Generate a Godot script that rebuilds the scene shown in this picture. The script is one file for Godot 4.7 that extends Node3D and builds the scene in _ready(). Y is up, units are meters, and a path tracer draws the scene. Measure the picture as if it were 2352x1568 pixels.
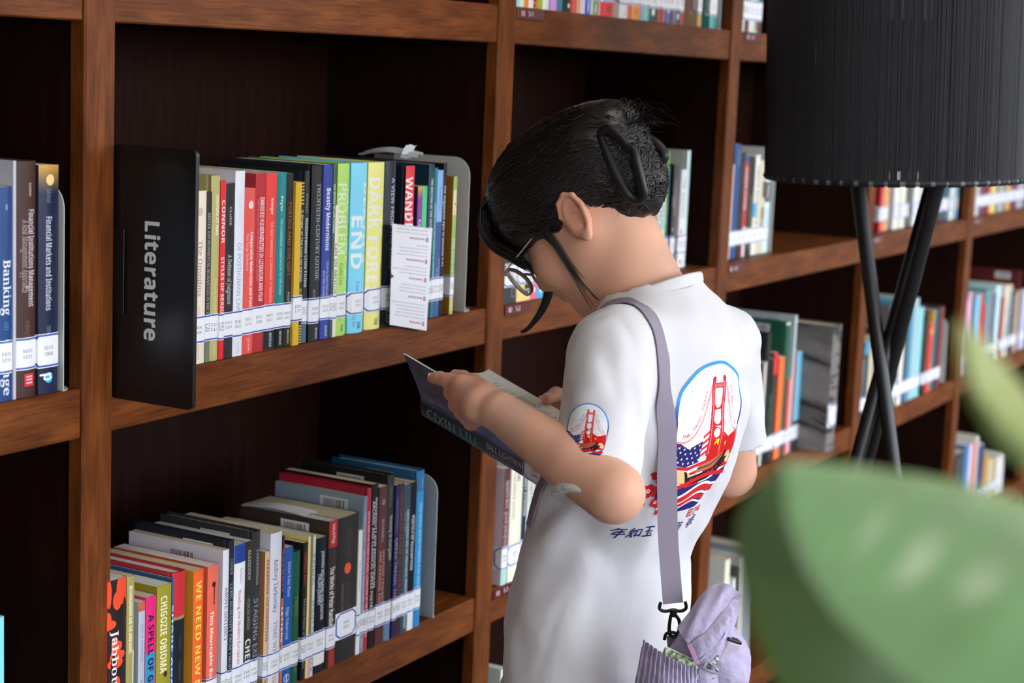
extends Node3D

# A reader in a white T-shirt standing at tall wooden library shelves, a lamp and a leafy plant nearer the camera.
# Bookcase fronts lie in the plane z = 0, shelves run along +x, the room opens towards +z; metres, y up.

const SHELF_Y := [2.1167, 1.6401, 1.1650, 0.6883, 0.2116]   # tops of the shelf boards, from the top
const POST_X := [[-1.858, -1.808], [-0.929, -0.879], [0.0, 0.0503], [0.9235, 0.9747], [1.8527, 1.9032], [2.7836, 2.8356], [3.7184, 3.7756], [4.655, 4.706], [5.59, 5.64]]
const BAY_D := 0.325

var rng := RandomNumberGenerator.new()
var names := {}
var mats := {}

func _ready():
	rng.seed = 7
	# ---- camera
	var cam := Camera3D.new()
	cam.name = "camera"
	cam.fov = 21.4406
	cam.near = 0.02
	cam.far = 60.0
	cam.position = Vector3(-1.5397, 1.5528, 1.4193)
	cam.rotation_order = EULER_ORDER_YXZ
	cam.rotation_degrees = Vector3(-8.69, -60.849, 2.435)
	var ca := CameraAttributesPhysical.new()
	ca.frustum_focal_length = 63.4
	ca.frustum_focus_distance = 2.25
	ca.exposure_aperture = 5.4
	cam.attributes = ca
	add_child(cam)
	# ---- sky, exposure
	var env := Environment.new()
	env.background_mode = Environment.BG_SKY
	var sky := Sky.new()
	var psm := ProceduralSkyMaterial.new()
	psm.sky_top_color = Color(0.78, 0.82, 0.88)
	psm.sky_horizon_color = Color(0.90, 0.91, 0.93)
	psm.ground_bottom_color = Color(0.42, 0.41, 0.38)
	psm.ground_horizon_color = Color(0.62, 0.62, 0.60)
	psm.sky_energy_multiplier = 3.2
	psm.ground_energy_multiplier = 2.0
	sky.sky_material = psm
	env.sky = sky
	env.tonemap_mode = Environment.TONE_MAPPER_LINEAR
	env.tonemap_exposure = 0.90
	env.sdfgi_enabled = true
	env.ssao_enabled = true
	env.ssil_enabled = true
	var we := WorldEnvironment.new()
	we.name = "world"
	we.environment = env
	add_child(we)
	# ---- the place, large to small
	make_materials()
	build_room()
	build_bookcase()
	build_books()
	build_shelf_items()
	build_person()
	build_open_book()
	build_bag()
	build_lamp()
	build_plant()

# ------------------------------------------------------------------ naming and tagging
func numbered(called: String) -> String:
	var k: int = names.get(called, 0)
	names[called] = k + 1
	return called if k == 0 else "%s_%03d" % [called, k]

func tag(o: Node, label: String, category := "", group := "", kind := "") -> void:
	if label: o.set_meta("label", label)
	if category: o.set_meta("category", category)
	if group: o.set_meta("group", group)
	if kind: o.set_meta("kind", kind)

func thing(called: String, label: String, category: String, at := Vector3.ZERO, group := "") -> Node3D:
	var o := Node3D.new()
	o.name = numbered(called)
	o.position = at
	tag(o, label, category, group)
	add_child(o)
	return o

func part(parent: Node, called: String, mesh: Mesh, label := "") -> MeshInstance3D:
	var m := MeshInstance3D.new()
	m.mesh = mesh
	var k := 0
	var nm := called
	while parent.has_node(NodePath(nm)):
		k += 1
		nm = "%s_%03d" % [called, k]
	m.name = nm
	if label: m.set_meta("label", label)
	parent.add_child(m)
	return m

func single(called: String, mesh: Mesh, label: String, category: String, at := Vector3.ZERO, group := "", kind := "") -> MeshInstance3D:
	var m := MeshInstance3D.new()
	m.mesh = mesh
	m.name = numbered(called)
	m.position = at
	tag(m, label, category, group, kind)
	add_child(m)
	return m

func struct(called: String, mesh: Mesh) -> MeshInstance3D:
	var m := MeshInstance3D.new()
	m.mesh = mesh
	m.name = called
	m.set_meta("kind", "structure")
	add_child(m)
	return m

# ------------------------------------------------------------------ materials
func mat(c: Color, rough := 0.6, key := "", spec := 0.5, metal := 0.0) -> StandardMaterial3D:
	var id := "%s|%.2f|%s|%.2f|%.2f" % [c.to_html(), rough, key, spec, metal]
	if mats.has(id): return mats[id]
	var m := StandardMaterial3D.new()
	m.albedo_color = c
	m.roughness = rough
	m.metallic_specular = spec
	m.metallic = metal
	m.resource_name = key if key else "plain"
	mats[id] = m
	return m

func hexm(h: String, rough := 0.5, key := "") -> StandardMaterial3D:
	return mat(Color.html(h), rough, key)

func noise_tex(w: int, h: int, freq: float, oct: int, cols: Array, offs: Array, seed_ := 1, normal := false, bump := 4.0) -> NoiseTexture2D:
	var n := FastNoiseLite.new()
	n.seed = seed_
	n.noise_type = FastNoiseLite.TYPE_SIMPLEX_SMOOTH
	n.frequency = freq
	n.fractal_octaves = oct
	var t := NoiseTexture2D.new()
	t.width = w
	t.height = h
	t.seamless = true
	t.noise = n
	if normal:
		t.as_normal_map = true
		t.bump_strength = bump
	if cols.size():
		var g := Gradient.new()
		g.offsets = PackedFloat32Array(offs)
		g.colors = PackedColorArray(cols)
		t.color_ramp = g
	return t

# ------------------------------------------------------------------ mesh building
class MB:
	var v := PackedVector3Array()
	var n := PackedVector3Array()
	var uv := PackedVector2Array()
	var uv2 := PackedVector2Array()
	var col := PackedColorArray()
	var ix := PackedInt32Array()
	var tint := Color(1, 1, 1)
	var use_col := false
	func add(p: Vector3, nn: Vector3, u := Vector2.ZERO) -> int:
		v.append(p); n.append(nn); uv.append(u); uv2.append(u)
		if use_col: col.append(tint)
		return v.size() - 1
	func tri(a: int, b: int, c: int) -> void:   # counter-clockwise seen from outside
		ix.append(a); ix.append(c); ix.append(b)
	func quad(a: Vector3, b: Vector3, c: Vector3, d: Vector3, ua := Vector2(0, 1), ub := Vector2(1, 1), uc := Vector2(1, 0), ud := Vector2(0, 0)) -> void:
		var nn := (b - a).cross(d - a)
		if nn.length_squared() < 1e-16: nn = (c - b).cross(d - b)
		nn = nn.normalized()
		var i := add(a, nn, ua)
		add(b, nn, ub); add(c, nn, uc); add(d, nn, ud)
		tri(i, i + 1, i + 2); tri(i, i + 2, i + 3)
	func tri3(a: Vector3, b: Vector3, c: Vector3) -> void:
		var nn := (b - a).cross(c - a).normalized()
		var i := add(a, nn); add(b, nn); add(c, nn)
		tri(i, i + 1, i + 2)
	func arrays() -> Array:
		var a := []
		a.resize(Mesh.ARRAY_MAX)
		a[Mesh.ARRAY_VERTEX] = v
		a[Mesh.ARRAY_NORMAL] = n
		a[Mesh.ARRAY_TEX_UV] = uv
		a[Mesh.ARRAY_TEX_UV2] = uv2
		if use_col: a[Mesh.ARRAY_COLOR] = col
		a[Mesh.ARRAY_INDEX] = ix
		return a
	func mesh(m: Material) -> ArrayMesh:
		var am := ArrayMesh.new()
		am.add_surface_from_arrays(Mesh.PRIMITIVE_TRIANGLES, arrays())
		am.surface_set_material(0, m)
		return am
	func into(am: ArrayMesh, m: Material) -> void:
		if ix.size() == 0: return
		am.add_surface_from_arrays(Mesh.PRIMITIVE_TRIANGLES, arrays())
		am.surface_set_material(am.get_surface_count() - 1, m)
	# a box with chamfered edges; u of the texture runs along axis ax
	func box(lo: Vector3, hi: Vector3, bev := 0.0, ax := 0, off := Vector2.ZERO, xf := Transform3D()) -> void:
		var s := [lo, hi]
		for a in 3:
			var b := (a + 1) % 3
			var c := (a + 2) % 3
			for side in 2:
				var p := []
				for k in [[0, 0], [1, 0], [1, 1], [0, 1]]:
					var q := Vector3.ZERO
					q[a] = s[side][a]
					q[b] = s[k[0]][b] + (bev if k[0] == 0 else -bev)
					q[c] = s[k[1]][c] + (bev if k[1] == 0 else -bev)
					p.append(q)
				if side == 0: p.reverse()
				var us := []
				for q in p:
					var along: float = q[ax]
					var cross_: float = 0.0
					for j in 3:
						if j != ax and j != a: cross_ = q[j]
					if a == ax:
						along = q[b]; cross_ = q[c]
					us.append(Vector2(along, cross_) + off)
				quad(xf * p[0], xf * p[1], xf * p[2], xf * p[3], us[0], us[1], us[2], us[3])
		if bev <= 0.0: return
		for a in 3:        # the twelve chamfers
			var b := (a + 1) % 3
			var c := (a + 2) % 3
			for sb in 2:
				for sc in 2:
					var e := []
					for t in 2:
						var q1 := Vector3.ZERO
						var q2 := Vector3.ZERO
						q1[a] = s[t][a] + (bev if t == 0 else -bev); q2[a] = q1[a]
						q1[b] = s[sb][b]; q1[c] = s[sc][c] + (bev if sc == 0 else -bev)
						q2[c] = s[sc][c]; q2[b] = s[sb][b] + (bev if sb == 0 else -bev)
						e.append([q1, q2])
					var p := [e[0][0], e[0][1], e[1][1], e[1][0]]
					var nn: Vector3 = (p[1] - p[0]).cross(p[3] - p[0])
					var outw := Vector3.ZERO
					outw[b] = 1.0 if sb else -1.0
					outw[c] = 1.0 if sc else -1.0
					if nn.dot(outw) < 0: p.reverse()
					var us2 := []
					for q in p: us2.append(Vector2(q[ax], q[(ax + 1) % 3]) + off)
					quad(xf * p[0], xf * p[1], xf * p[2], xf * p[3], us2[0], us2[1], us2[2], us2[3])
		for k in 8:
			var q := []
			var o := Vector3.ZERO
			for a in 3: o[a] = 1.0 if (k >> a) & 1 else -1.0
			for a in 3:
				var w := Vector3.ZERO
				for j in 3:
					var hi_ := (k >> j) & 1
					w[j] = s[hi_][j] + (0.0 if j == a else (-bev if hi_ else bev))
				q.append(w)
			if (q[1] - q[0]).cross(q[2] - q[0]).dot(o) < 0: q.reverse()
			tri3(xf * q[0], xf * q[1], xf * q[2])
	# a grid of points [row][column], smooth normals; flip turns it over
	func grid(p: Array, flip := false, uvs: Array = [], closed_u := false) -> void:
		var nr := p.size()
		var nc: int = p[0].size()
		var base := v.size()
		for r in nr:
			for c in nc:
				var c0 := c - 1
				var c1 := c + 1
				if closed_u:
					c0 = c - 1 if c > 0 else nc - 2
					c1 = c + 1 if c < nc - 1 else 1
				else:
					c0 = maxi(c0, 0); c1 = mini(c1, nc - 1)
				var du: Vector3 = p[r][c1] - p[r][c0]
				var dv: Vector3 = p[mini(r + 1, nr - 1)][c] - p[maxi(r - 1, 0)][c]
				var nn := du.cross(dv)
				if nn.length_squared() < 1e-18: nn = Vector3(0, 1, 0)
				nn = nn.normalized()
				if flip: nn = -nn
				add(p[r][c], nn, uvs[r][c] if uvs.size() else Vector2(float(c) / (nc - 1), float(r) / (nr - 1)))
		for r in nr - 1:
			for c in nc - 1:
				var a := base + r * nc + c
				if flip:
					tri(a, a + nc + 1, a + 1); tri(a, a + nc, a + nc + 1)
				else:
					tri(a, a + 1, a + nc + 1); tri(a, a + nc + 1, a + nc)
	func smooth(base: int) -> void:          # normals of the vertices from base on, from the faces round them
		for k in range(0, ix.size(), 3):
			var a := ix[k]
			if a < base: continue
			var b := ix[k + 1]
			var c := ix[k + 2]
			var f := (v[c] - v[a]).cross(v[b] - v[a])
			n[a] += f; n[b] += f; n[c] += f
		for k in range(base, v.size()):
			n[k] = n[k].normalized() if n[k].length_squared() > 1e-20 else Vector3.UP
	# a round bar through points with a radius at each (or one radius)
	func tube(pts: Array, rad, sides := 8, caps := true, closed := false, flat := 1.0) -> void:
		var np := pts.size()
		var up := Vector3(0.13, 0.97, 0.21)
		var rows := []
		var side := Vector3.ZERO
		for i in np:
			var t: Vector3
			if closed: t = pts[(i + 1) % np] - pts[(i - 1 + np) % np]
			else: t = pts[mini(i + 1, np - 1)] - pts[maxi(i - 1, 0)]
			t = t.normalized()
			if i == 0:
				side = t.cross(up)
				if side.length_squared() < 1e-4: side = t.cross(Vector3(1, 0, 0))
			side = (side - t * side.dot(t)).normalized()
			var w := t.cross(side)
			var r: float = rad[i] if rad is Array else rad
			var row := []
			for k in sides + 1:
				var a := TAU * k / sides
				row.append(pts[i] + side * (cos(a) * r) + w * (sin(a) * r * flat))
			rows.append(row)
		if closed: rows.append(rows[0])
		grid(rows, false, [], true)
		if caps and not closed:
			for e in 2:
				var row: Array = rows[0] if e == 0 else rows[rows.size() - 1]
				var cen: Vector3 = pts[0] if e == 0 else pts[np - 1]
				for k in sides:
					if e == 0: tri3(cen, row[k + 1], row[k])
					else: tri3(cen, row[k], row[k + 1])

static func smooth_path(p: Array, n: int, closed := false) -> Array:   # Catmull-Rom through the points
	var out := []
	var m := p.size()
	var segs := m if closed else m - 1
	for i in n:
		var t := float(i) / (n if closed else n - 1) * segs
		var k := mini(int(t), segs - 1)
		t -= k
		var a: Variant
		var d: Variant
		if closed:
			a = p[(k - 1 + m) % m]; d = p[(k + 2) % m]
		else:
			a = p[maxi(k - 1, 0)]; d = p[mini(k + 2, m - 1)]
		var b = p[k]
		var c = p[(k + 1) % m]
		out.append(0.5 * (2.0 * b + (c - a) * t + (2.0 * a - 5.0 * b + 4.0 * c - d) * t * t + (3.0 * b - a - 3.0 * c + d) * t * t * t))
	return out

# ------------------------------------------------------------------ painting print and lettering into images
var font_rids := {}
var font_keep := []
var glyph_pages := {}
var strips := {}

func font_rid(k: String) -> RID:
	if not font_rids.has(k):
		var f := SystemFont.new()
		f.font_names = PackedStringArray(["Droid Serif"] if k in ["e", "E", "i"] else (["Droid Sans Mono"] if k == "m" else ["Droid Sans"]))
		f.font_weight = 700 if k in ["b", "B", "E"] else 400
		font_keep.append(f)
		font_rids[k] = f.get_rids()[0]
	return font_rids[k]

func strip(k: String, text: String) -> Image:      # white letters on clear, 44 px size, tight
	var id := k + "|" + text
	if strips.has(id): return strips[id]
	var ts = TextServerManager.get_primary_interface()
	var rid := font_rid(k)
	var sz := Vector2i(44, 0)
	var total := 0.0
	for ch in text:
		var g: int = ts.font_get_glyph_index(rid, 44, ch.unicode_at(0), 0)
		ts.font_render_glyph(rid, sz, g)
		total += ts.font_get_glyph_advance(rid, 44, g).x
	var im := Image.create_empty(int(total) + 12, 52, false, Image.FORMAT_RGBA8)
	im.fill(Color(1, 1, 1, 0))
	var x := 4.0
	for ch in text:
		var g: int = ts.font_get_glyph_index(rid, 44, ch.unicode_at(0), 0)
		var page: int = ts.font_get_glyph_texture_idx(rid, sz, g)
		if page >= 0:
			var r: Rect2 = ts.font_get_glyph_uv_rect(rid, sz, g)
			var off: Vector2 = ts.font_get_glyph_offset(rid, sz, g)
			var gi: Image = ts.font_get_texture_image(rid, sz, page).get_region(Rect2i(r))
			gi.convert(Image.FORMAT_RGBA8)
			im.blend_rect(gi, Rect2i(Vector2i.ZERO, gi.get_size()), Vector2i(int(x + off.x), int(40 + off.y)))
		x += ts.font_get_glyph_advance(rid, 44, g).x
	if k == "i":
		var sl := Image.create_empty(im.get_width() + 12, 52, false, Image.FORMAT_RGBA8)
		sl.fill(Color(1, 1, 1, 0))
		for y in 52:
			sl.blit_rect(im, Rect2i(0, y, im.get_width(), 1), Vector2i(int((52 - y) * 0.22), y))
		im = sl
	strips[id] = im
	return im

func tinted(im: Image, c: Color) -> Image:
	var d := im.get_data()
	var r := c.r8
	var g := c.g8
	var b := c.b8
	for i in range(0, d.size(), 4):
		d[i] = r; d[i + 1] = g; d[i + 2] = b
	return Image.create_from_data(im.get_width(), im.get_height(), false, Image.FORMAT_RGBA8, d)

# text inside a box of the image; down = it runs from the top to the bottom; cap = height of the capitals in pixels
func put_text(img: Image, k: String, text: String, c: Color, cx: float, cy: float, length: float, cap: float, down := false, turn := 0) -> void:
	var s := strip(k, text)
	var tw := maxi(3, int(length))
	var th := maxi(3, int(cap * 52.0 / 32.0))
	var im: Image = s.duplicate()
	im.resize(tw, th, Image.INTERPOLATE_LANCZOS if tw < s.get_width() or th < 52 else Image.INTERPOLATE_BILINEAR)
	im = tinted(im, c)
	var mid := th * (0.5 + (24.0 - 26.0) / 52.0)
	if down:
		im.rotate_90(CLOCKWISE)
		put_image(img, im, int(cx - (th - mid)), int(cy - tw * 0.5))
	elif turn == 180:
		im.rotate_180()
		put_image(img, im, int(cx - tw * 0.5), int(cy - (th - mid)))
	else:
		put_image(img, im, int(cx - tw * 0.5), int(cy - mid))

var clip_rect := Rect2i(0, 0, 4096, 4096)
func put_image(img: Image, im: Image, x: int, y: int) -> void:
	var src := Rect2i(0, 0, im.get_width(), im.get_height())
	var dst := Rect2i(x, y, im.get_width(), im.get_height()).intersection(clip_rect)
	if dst.size.x <= 0 or dst.size.y <= 0: return
	src = Rect2i(dst.position - Vector2i(x, y), dst.size)
	img.blend_rect(im, src, dst.position)

func fill_clip(img: Image, r: Rect2i, c: Color) -> void:
	r = r.intersection(clip_rect)
	if r.size.x > 0 and r.size.y > 0: img.fill_rect(r, c)

func disc(img: Image, cx: float, cy: float, r: float, c: Color, ry := -1.0) -> void:
	if ry < 0: ry = r
	for y in range(int(cy - ry), int(cy + ry) + 1):
		var q := 1.0 - pow((y + 0.5 - cy) / ry, 2)
		if q <= 0: continue
		var w := r * sqrt(q)
		fill_clip(img, Rect2i(int(round(cx - w)), y, maxi(1, int(round(2 * w))), 1), c)

func poly(img: Image, pts: Array, c: Color) -> void:   # scanline fill
	var y0 := 1e9
	var y1 := -1e9
	for p in pts:
		y0 = minf(y0, p.y); y1 = maxf(y1, p.y)
	for y in range(int(y0), int(y1) + 1):
		var xs := []
		var yc := y + 0.5
		for i in pts.size():
			var a: Vector2 = pts[i]
			var b: Vector2 = pts[(i + 1) % pts.size()]
			if (a.y <= yc) != (b.y <= yc):
				xs.append(a.x + (yc - a.y) / (b.y - a.y) * (b.x - a.x))
		xs.sort()
		for i in range(0, xs.size() - 1, 2):
			var xa := int(round(xs[i]))
			var xb := int(round(xs[i + 1]))
			if xb > xa: fill_clip(img, Rect2i(xa, y, xb - xa, 1), c)

func stroke(img: Image, pts: Array, w: float, c: Color) -> void:
	for i in pts.size() - 1:
		var a: Vector2 = pts[i]
		var b: Vector2 = pts[i + 1]
		var d := (b - a)
		if d.length() < 0.01: continue
		var nn := d.orthogonal().normalized() * w * 0.5
		poly(img, [a + nn, b + nn, b - nn, a - nn], c)
		if w > 3.0: disc(img, b.x, b.y, w * 0.5, c)

func star(img: Image, x: float, y: float, r: float, c: Color, rot := 0.0) -> void:
	var p := []
	for k in 10:
		var a := TAU * k / 10.0 - PI / 2 + rot
		p.append(Vector2(x, y) + Vector2(cos(a), sin(a)) * (r if k % 2 == 0 else r * 0.4))
	poly(img, p, c)

func tex(im: Image) -> ImageTexture:
	return ImageTexture.create_from_image(im)

# ------------------------------------------------------------------ the room and the bookcase
var wood: StandardMaterial3D
var wood_dark: StandardMaterial3D
var wood_top: StandardMaterial3D
var paper_white: StandardMaterial3D
var paper_cream: StandardMaterial3D
var grey_metal: StandardMaterial3D

func make_materials() -> void:
	wood = StandardMaterial3D.new()
	wood.resource_name = "brown_wood"
	wood.albedo_color = Color(0.97, 0.93, 0.80)
	wood.albedo_texture = noise_tex(1024, 512, 0.012, 5, [Color(0.385, 0.205, 0.095), Color(0.430, 0.236, 0.110), Color(0.465, 0.262, 0.125), Color(0.510, 0.295, 0.148)], [0.15, 0.42, 0.6, 0.85], 3)
	wood.uv1_scale = Vector3(0.55, 4.4, 1)
	wood.detail_enabled = true
	wood.detail_blend_mode = BaseMaterial3D.BLEND_MODE_MUL
	wood.detail_uv_layer = BaseMaterial3D.DETAIL_UV_2
	wood.detail_albedo = noise_tex(512, 512, 0.02, 4, [Color(0.84, 0.81, 0.78), Color(0.96, 0.955, 0.95), Color(1, 1, 1)], [0.2, 0.45, 0.62], 11)
	wood.uv2_scale = Vector3(1.1, 22.0, 1)
	wood.roughness = 0.5
	wood.metallic_specular = 0.28
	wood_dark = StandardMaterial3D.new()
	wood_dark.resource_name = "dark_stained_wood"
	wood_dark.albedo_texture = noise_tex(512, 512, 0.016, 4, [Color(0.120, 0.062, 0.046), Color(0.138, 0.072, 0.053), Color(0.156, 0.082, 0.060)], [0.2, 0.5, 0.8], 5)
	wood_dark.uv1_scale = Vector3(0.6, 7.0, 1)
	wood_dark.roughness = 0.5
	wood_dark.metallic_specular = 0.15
	paper_white = StandardMaterial3D.new()
	paper_white.resource_name = "white_pages"
	paper_white.albedo_texture = noise_tex(512, 64, 0.09, 2, [Color(0.80, 0.79, 0.76), Color(0.93, 0.925, 0.90)], [0.25, 0.6], 21)
	paper_white.uv1_scale = Vector3(9.0, 1.0, 1)
	paper_white.roughness = 0.85
	paper_cream = paper_white.duplicate()
	paper_cream.resource_name = "cream_pages"
	paper_cream.albedo_color = Color(0.99, 0.93, 0.80)
	grey_metal = mat(Color(0.78, 0.80, 0.79), 0.38, "grey_enamel")

func build_room() -> void:
	var wall := mat(Color(0.86, 0.85, 0.82), 0.85, "painted_wall")
	var fl := StandardMaterial3D.new()
	fl.resource_name = "grey_carpet"
	fl.albedo_texture = noise_tex(512, 512, 0.05, 4, [Color(0.30, 0.29, 0.28), Color(0.44, 0.43, 0.41)], [0.3, 0.7], 8)
	fl.uv1_scale = Vector3(2, 2, 1)
	fl.roughness = 0.95
	var m := MB.new()
	m.box(Vector3(-4.4, -0.2, -0.75), Vector3(8.4, 0.0, 5.6))
	struct("floor", m.mesh(fl))
	m = MB.new()
	m.box(Vector3(-4.4, 3.5, -0.75), Vector3(8.4, 3.7, 5.6))
	struct("ceiling", m.mesh(mat(Color(0.92, 0.92, 0.91), 0.9, "ceiling_paint")))
	m = MB.new()
	m.box(Vector3(-4.4, 0, -0.75), Vector3(8.4, 3.5, -0.50))
	struct("wall_back", m.mesh(wall))
	m = MB.new()
	m.box(Vector3(-4.4, 0, -0.5), Vector3(-4.2, 3.5, 5.4))
	struct("wall_left", m.mesh(wall))
	m = MB.new()
	m.box(Vector3(8.2, 0, -0.5), Vector3(8.4, 3.5, 5.4))
	struct("wall_right", m.mesh(wall))
	# the window wall behind the camera: sill, lintel and piers leave four large openings
	m = MB.new()
	m.box(Vector3(-4.4, 0, 5.4), Vector3(8.4, 0.5, 5.6))
	m.box(Vector3(-4.4, 3.2, 5.4), Vector3(8.4, 3.5, 5.6))
	for x in [-4.4, -1.3, 1.8, 4.9, 8.0]:
		m.box(Vector3(x, 0.5, 5.4), Vector3(x + 0.4, 3.2, 5.6))
	struct("wall_front", m.mesh(wall))
	var glass := StandardMaterial3D.new()
	glass.resource_name = "window_glass"
	glass.transparency = BaseMaterial3D.TRANSPARENCY_ALPHA
	glass.albedo_color = Color(0.95, 0.97, 0.97, 0.05)
	glass.roughness = 0.02
	var frame := mat(Color(0.25, 0.24, 0.23), 0.4, "window_frame_paint")
	var k := 1
	for x in [-4.0, -0.9, 2.2, 5.3]:
		m = MB.new()
		m.box(Vector3(x, 0.5, 5.46), Vector3(x + 0.06, 3.2, 5.54), 0.004)
		m.box(Vector3(x + 2.64, 0.5, 5.46), Vector3(x + 2.70, 3.2, 5.54), 0.004)
		m.box(Vector3(x + 0.06, 0.5, 5.46), Vector3(x + 2.64, 0.56, 5.54), 0.004)
		m.box(Vector3(x + 0.06, 3.14, 5.46), Vector3(x + 2.64, 3.2, 5.54), 0.004)
		m.box(Vector3(x + 1.32, 0.56, 5.46), Vector3(x + 1.38, 3.14, 5.54), 0.004)
		var w := struct("window_%d" % k, m.mesh(frame))
		for sgn in 2:
			var g := MB.new()
			var x0: float = x + (0.06 if sgn == 0 else 1.38)
			g.quad(Vector3(x0, 0.56, 5.5), Vector3(x0 + 1.26, 0.56, 5.5), Vector3(x0 + 1.26, 3.14, 5.5), Vector3(x0, 3.14, 5.5))
			part(w, "pane", g.mesh(glass))
		k += 1
	# square ceiling lamps, each a glowing diffuser with an area light of its size
	var glow := StandardMaterial3D.new()
	glow.resource_name = "lamp_diffuser"
	glow.albedo_color = Color(0.95, 0.95, 0.95)
	glow.emission_enabled = true
	glow.emission = Color(1.0, 0.97, 0.93)
	glow.emission_energy_multiplier = 1.5
	var rim := mat(Color(0.8, 0.8, 0.8), 0.5, "lamp_rim")
	var which := ["left end", "left of centre", "right of centre", "right end"]
	for i in 4:
		for j in 2:
			var x := -2.2 + 2.6 * i
			var z := 1.3 + 2.2 * j
			var t := thing("ceiling_light", "square white ceiling lamp, %s of the row %s" % [which[i], "nearer the shelves" if j == 0 else "nearer the windows"], "lamp", Vector3(x, 3.5, z), "square ceiling lamps")
			var f := MB.new()
			f.box(Vector3(-0.46, -0.05, -0.46), Vector3(-0.42, 0.0, 0.46), 0.004)
			f.box(Vector3(0.42, -0.05, -0.46), Vector3(0.46, 0.0, 0.46), 0.004)
			f.box(Vector3(-0.42, -0.05, -0.46), Vector3(0.42, 0.0, -0.42), 0.004)
			f.box(Vector3(-0.42, -0.05, 0.42), Vector3(0.42, 0.0, 0.46), 0.004)
			part(t, "frame", f.mesh(rim))
			var d := MB.new()
			d.box(Vector3(-0.42, -0.04, -0.42), Vector3(0.42, -0.02, 0.42))
			part(t, "diffuser", d.mesh(glow))
			var al := AreaLight3D.new()
			al.name = "lamp_glow"
			al.area_size = Vector2(0.84, 0.84)
			al.area_normalize_energy = true
			al.light_energy = LAMP_E
			al.light_color = Color(1.0, 0.965, 0.92)
			al.area_range = 20.0
			al.shadow_enabled = true
			al.position = Vector3(0, -0.046, 0)
			al.rotation_degrees = Vector3(-90, 0, 0)
			t.add_child(al)

const LAMP_E := 0.9

# boards are a hair uneven where the posts meet, as in an old fitted case
func yoff(x: float) -> float:
	var xs := [-0.93, 0.025, 0.949, 1.878, 2.81, 3.747]
	var ys := [-0.0003, 0.0, 0.0051, 0.0001, 0.0004, -0.0021]
	if x <= xs[0]: return ys[0]
	for i in 5:
		if x <= xs[i + 1]: return lerpf(ys[i], ys[i + 1], (x - xs[i]) / (xs[i + 1] - xs[i]))
	return ys[5]

func build_bookcase() -> void:
	var t := thing("bookcase", "tall brown wooden wall of open library shelves with dark stained insides", "bookcase", Vector3.ZERO)
	var x_end: float = POST_X[8][1]
	var i := 0
	for p in POST_X:
		var m := MB.new()
		m.box(Vector3(p[0], 0.0, -0.024), Vector3(p[1], 2.66, 0.0), 0.0025, 1, Vector2(0.37 * i, 0.61 * i))
		var post := part(t, "upright", m.mesh(wood))
		m = MB.new()
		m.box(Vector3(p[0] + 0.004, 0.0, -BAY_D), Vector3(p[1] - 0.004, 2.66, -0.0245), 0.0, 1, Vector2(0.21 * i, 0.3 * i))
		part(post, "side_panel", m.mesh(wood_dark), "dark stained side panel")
		i += 1
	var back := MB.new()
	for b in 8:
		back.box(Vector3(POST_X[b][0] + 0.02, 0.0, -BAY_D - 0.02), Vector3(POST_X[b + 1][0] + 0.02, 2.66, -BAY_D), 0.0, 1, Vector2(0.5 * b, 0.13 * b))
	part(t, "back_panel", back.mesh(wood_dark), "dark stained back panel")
	for s in SHELF_Y.size():
		for b in 8:
			var x0: float = POST_X[b][1] - 0.0005
			var x1: float = POST_X[b + 1][0] + 0.0005
			var a := yoff(x0)
			var c := yoff(x1)
			var L := x1 - x0
			var ang := atan2(c - a, L)
			var xf := Transform3D(Basis(Vector3(0, 0, 1), ang), Vector3(x0, SHELF_Y[s] + a, 0))
			var m := MB.new()
			var o := Vector2(0.37 * b + 0.71 * s, 0.23 * s + 0.41 * b)
			m.box(Vector3(0, -0.0582, -0.030), Vector3(L, 0, -0.004), 0.002, 0, o, xf)
			m.box(Vector3(0, -0.030, -BAY_D), Vector3(L, -0.0004, -0.0302), 0.0, 0, o, xf)
			part(t, "shelf_board", m.mesh(wood))
	var m2 := MB.new()
	m2.box(Vector3(POST_X[0][0], 2.66, -BAY_D - 0.02), Vector3(x_end, 2.72, 0.012), 0.004)
	part(t, "top_board", m2.mesh(wood))
	for b in 8:
		m2 = MB.new()
		m2.box(Vector3(POST_X[b][1], 0.0, -0.06), Vector3(POST_X[b + 1][0], 0.152, -0.03), 0.002)
		part(t, "plinth", m2.mesh(wood_dark))

# ------------------------------------------------------------------ books
var atlas: Image
var atlas_tex: Array = []
var atlas_mats: Array = []
var pen := Vector2i(1, 1)
var line_h := 0
var pending: Array = []
var label_mat: StandardMaterial3D
var barcode_mat: StandardMaterial3D
const AT := 2048

func atlas_slot(w: int, h: int) -> Rect2i:
	if pen.x + w + 2 > AT:
		pen = Vector2i(1, pen.y + line_h + 2)
		line_h = 0
	if pen.y + h + 2 > AT:
		flush_atlas()
	var r := Rect2i(pen.x, pen.y, w, h)
	pen.x += w + 2
	line_h = maxi(line_h, h)
	return r

func flush_atlas() -> void:
	for f in pending: f[0].albedo_texture = null
	var it := tex(atlas)
	for m in atlas_mats: m.albedo_texture = it
	new_atlas()

func new_atlas() -> void:
	atlas = Image.create_empty(AT, AT, false, Image.FORMAT_RGBA8)
	atlas.fill(Color(0.5, 0.5, 0.5))
	pen = Vector2i(1, 1)
	line_h = 0
	atlas_mats = []
	for k in 2:      # matt and laminated covers
		var m := StandardMaterial3D.new()
		m.resource_name = "printed_spine"
		m.roughness = 0.5 if k == 0 else 0.28
		m.metallic_specular = 0.4
		atlas_mats.append(m)

func hexc(s: String) -> Color:
	return Color.html(s)

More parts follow.
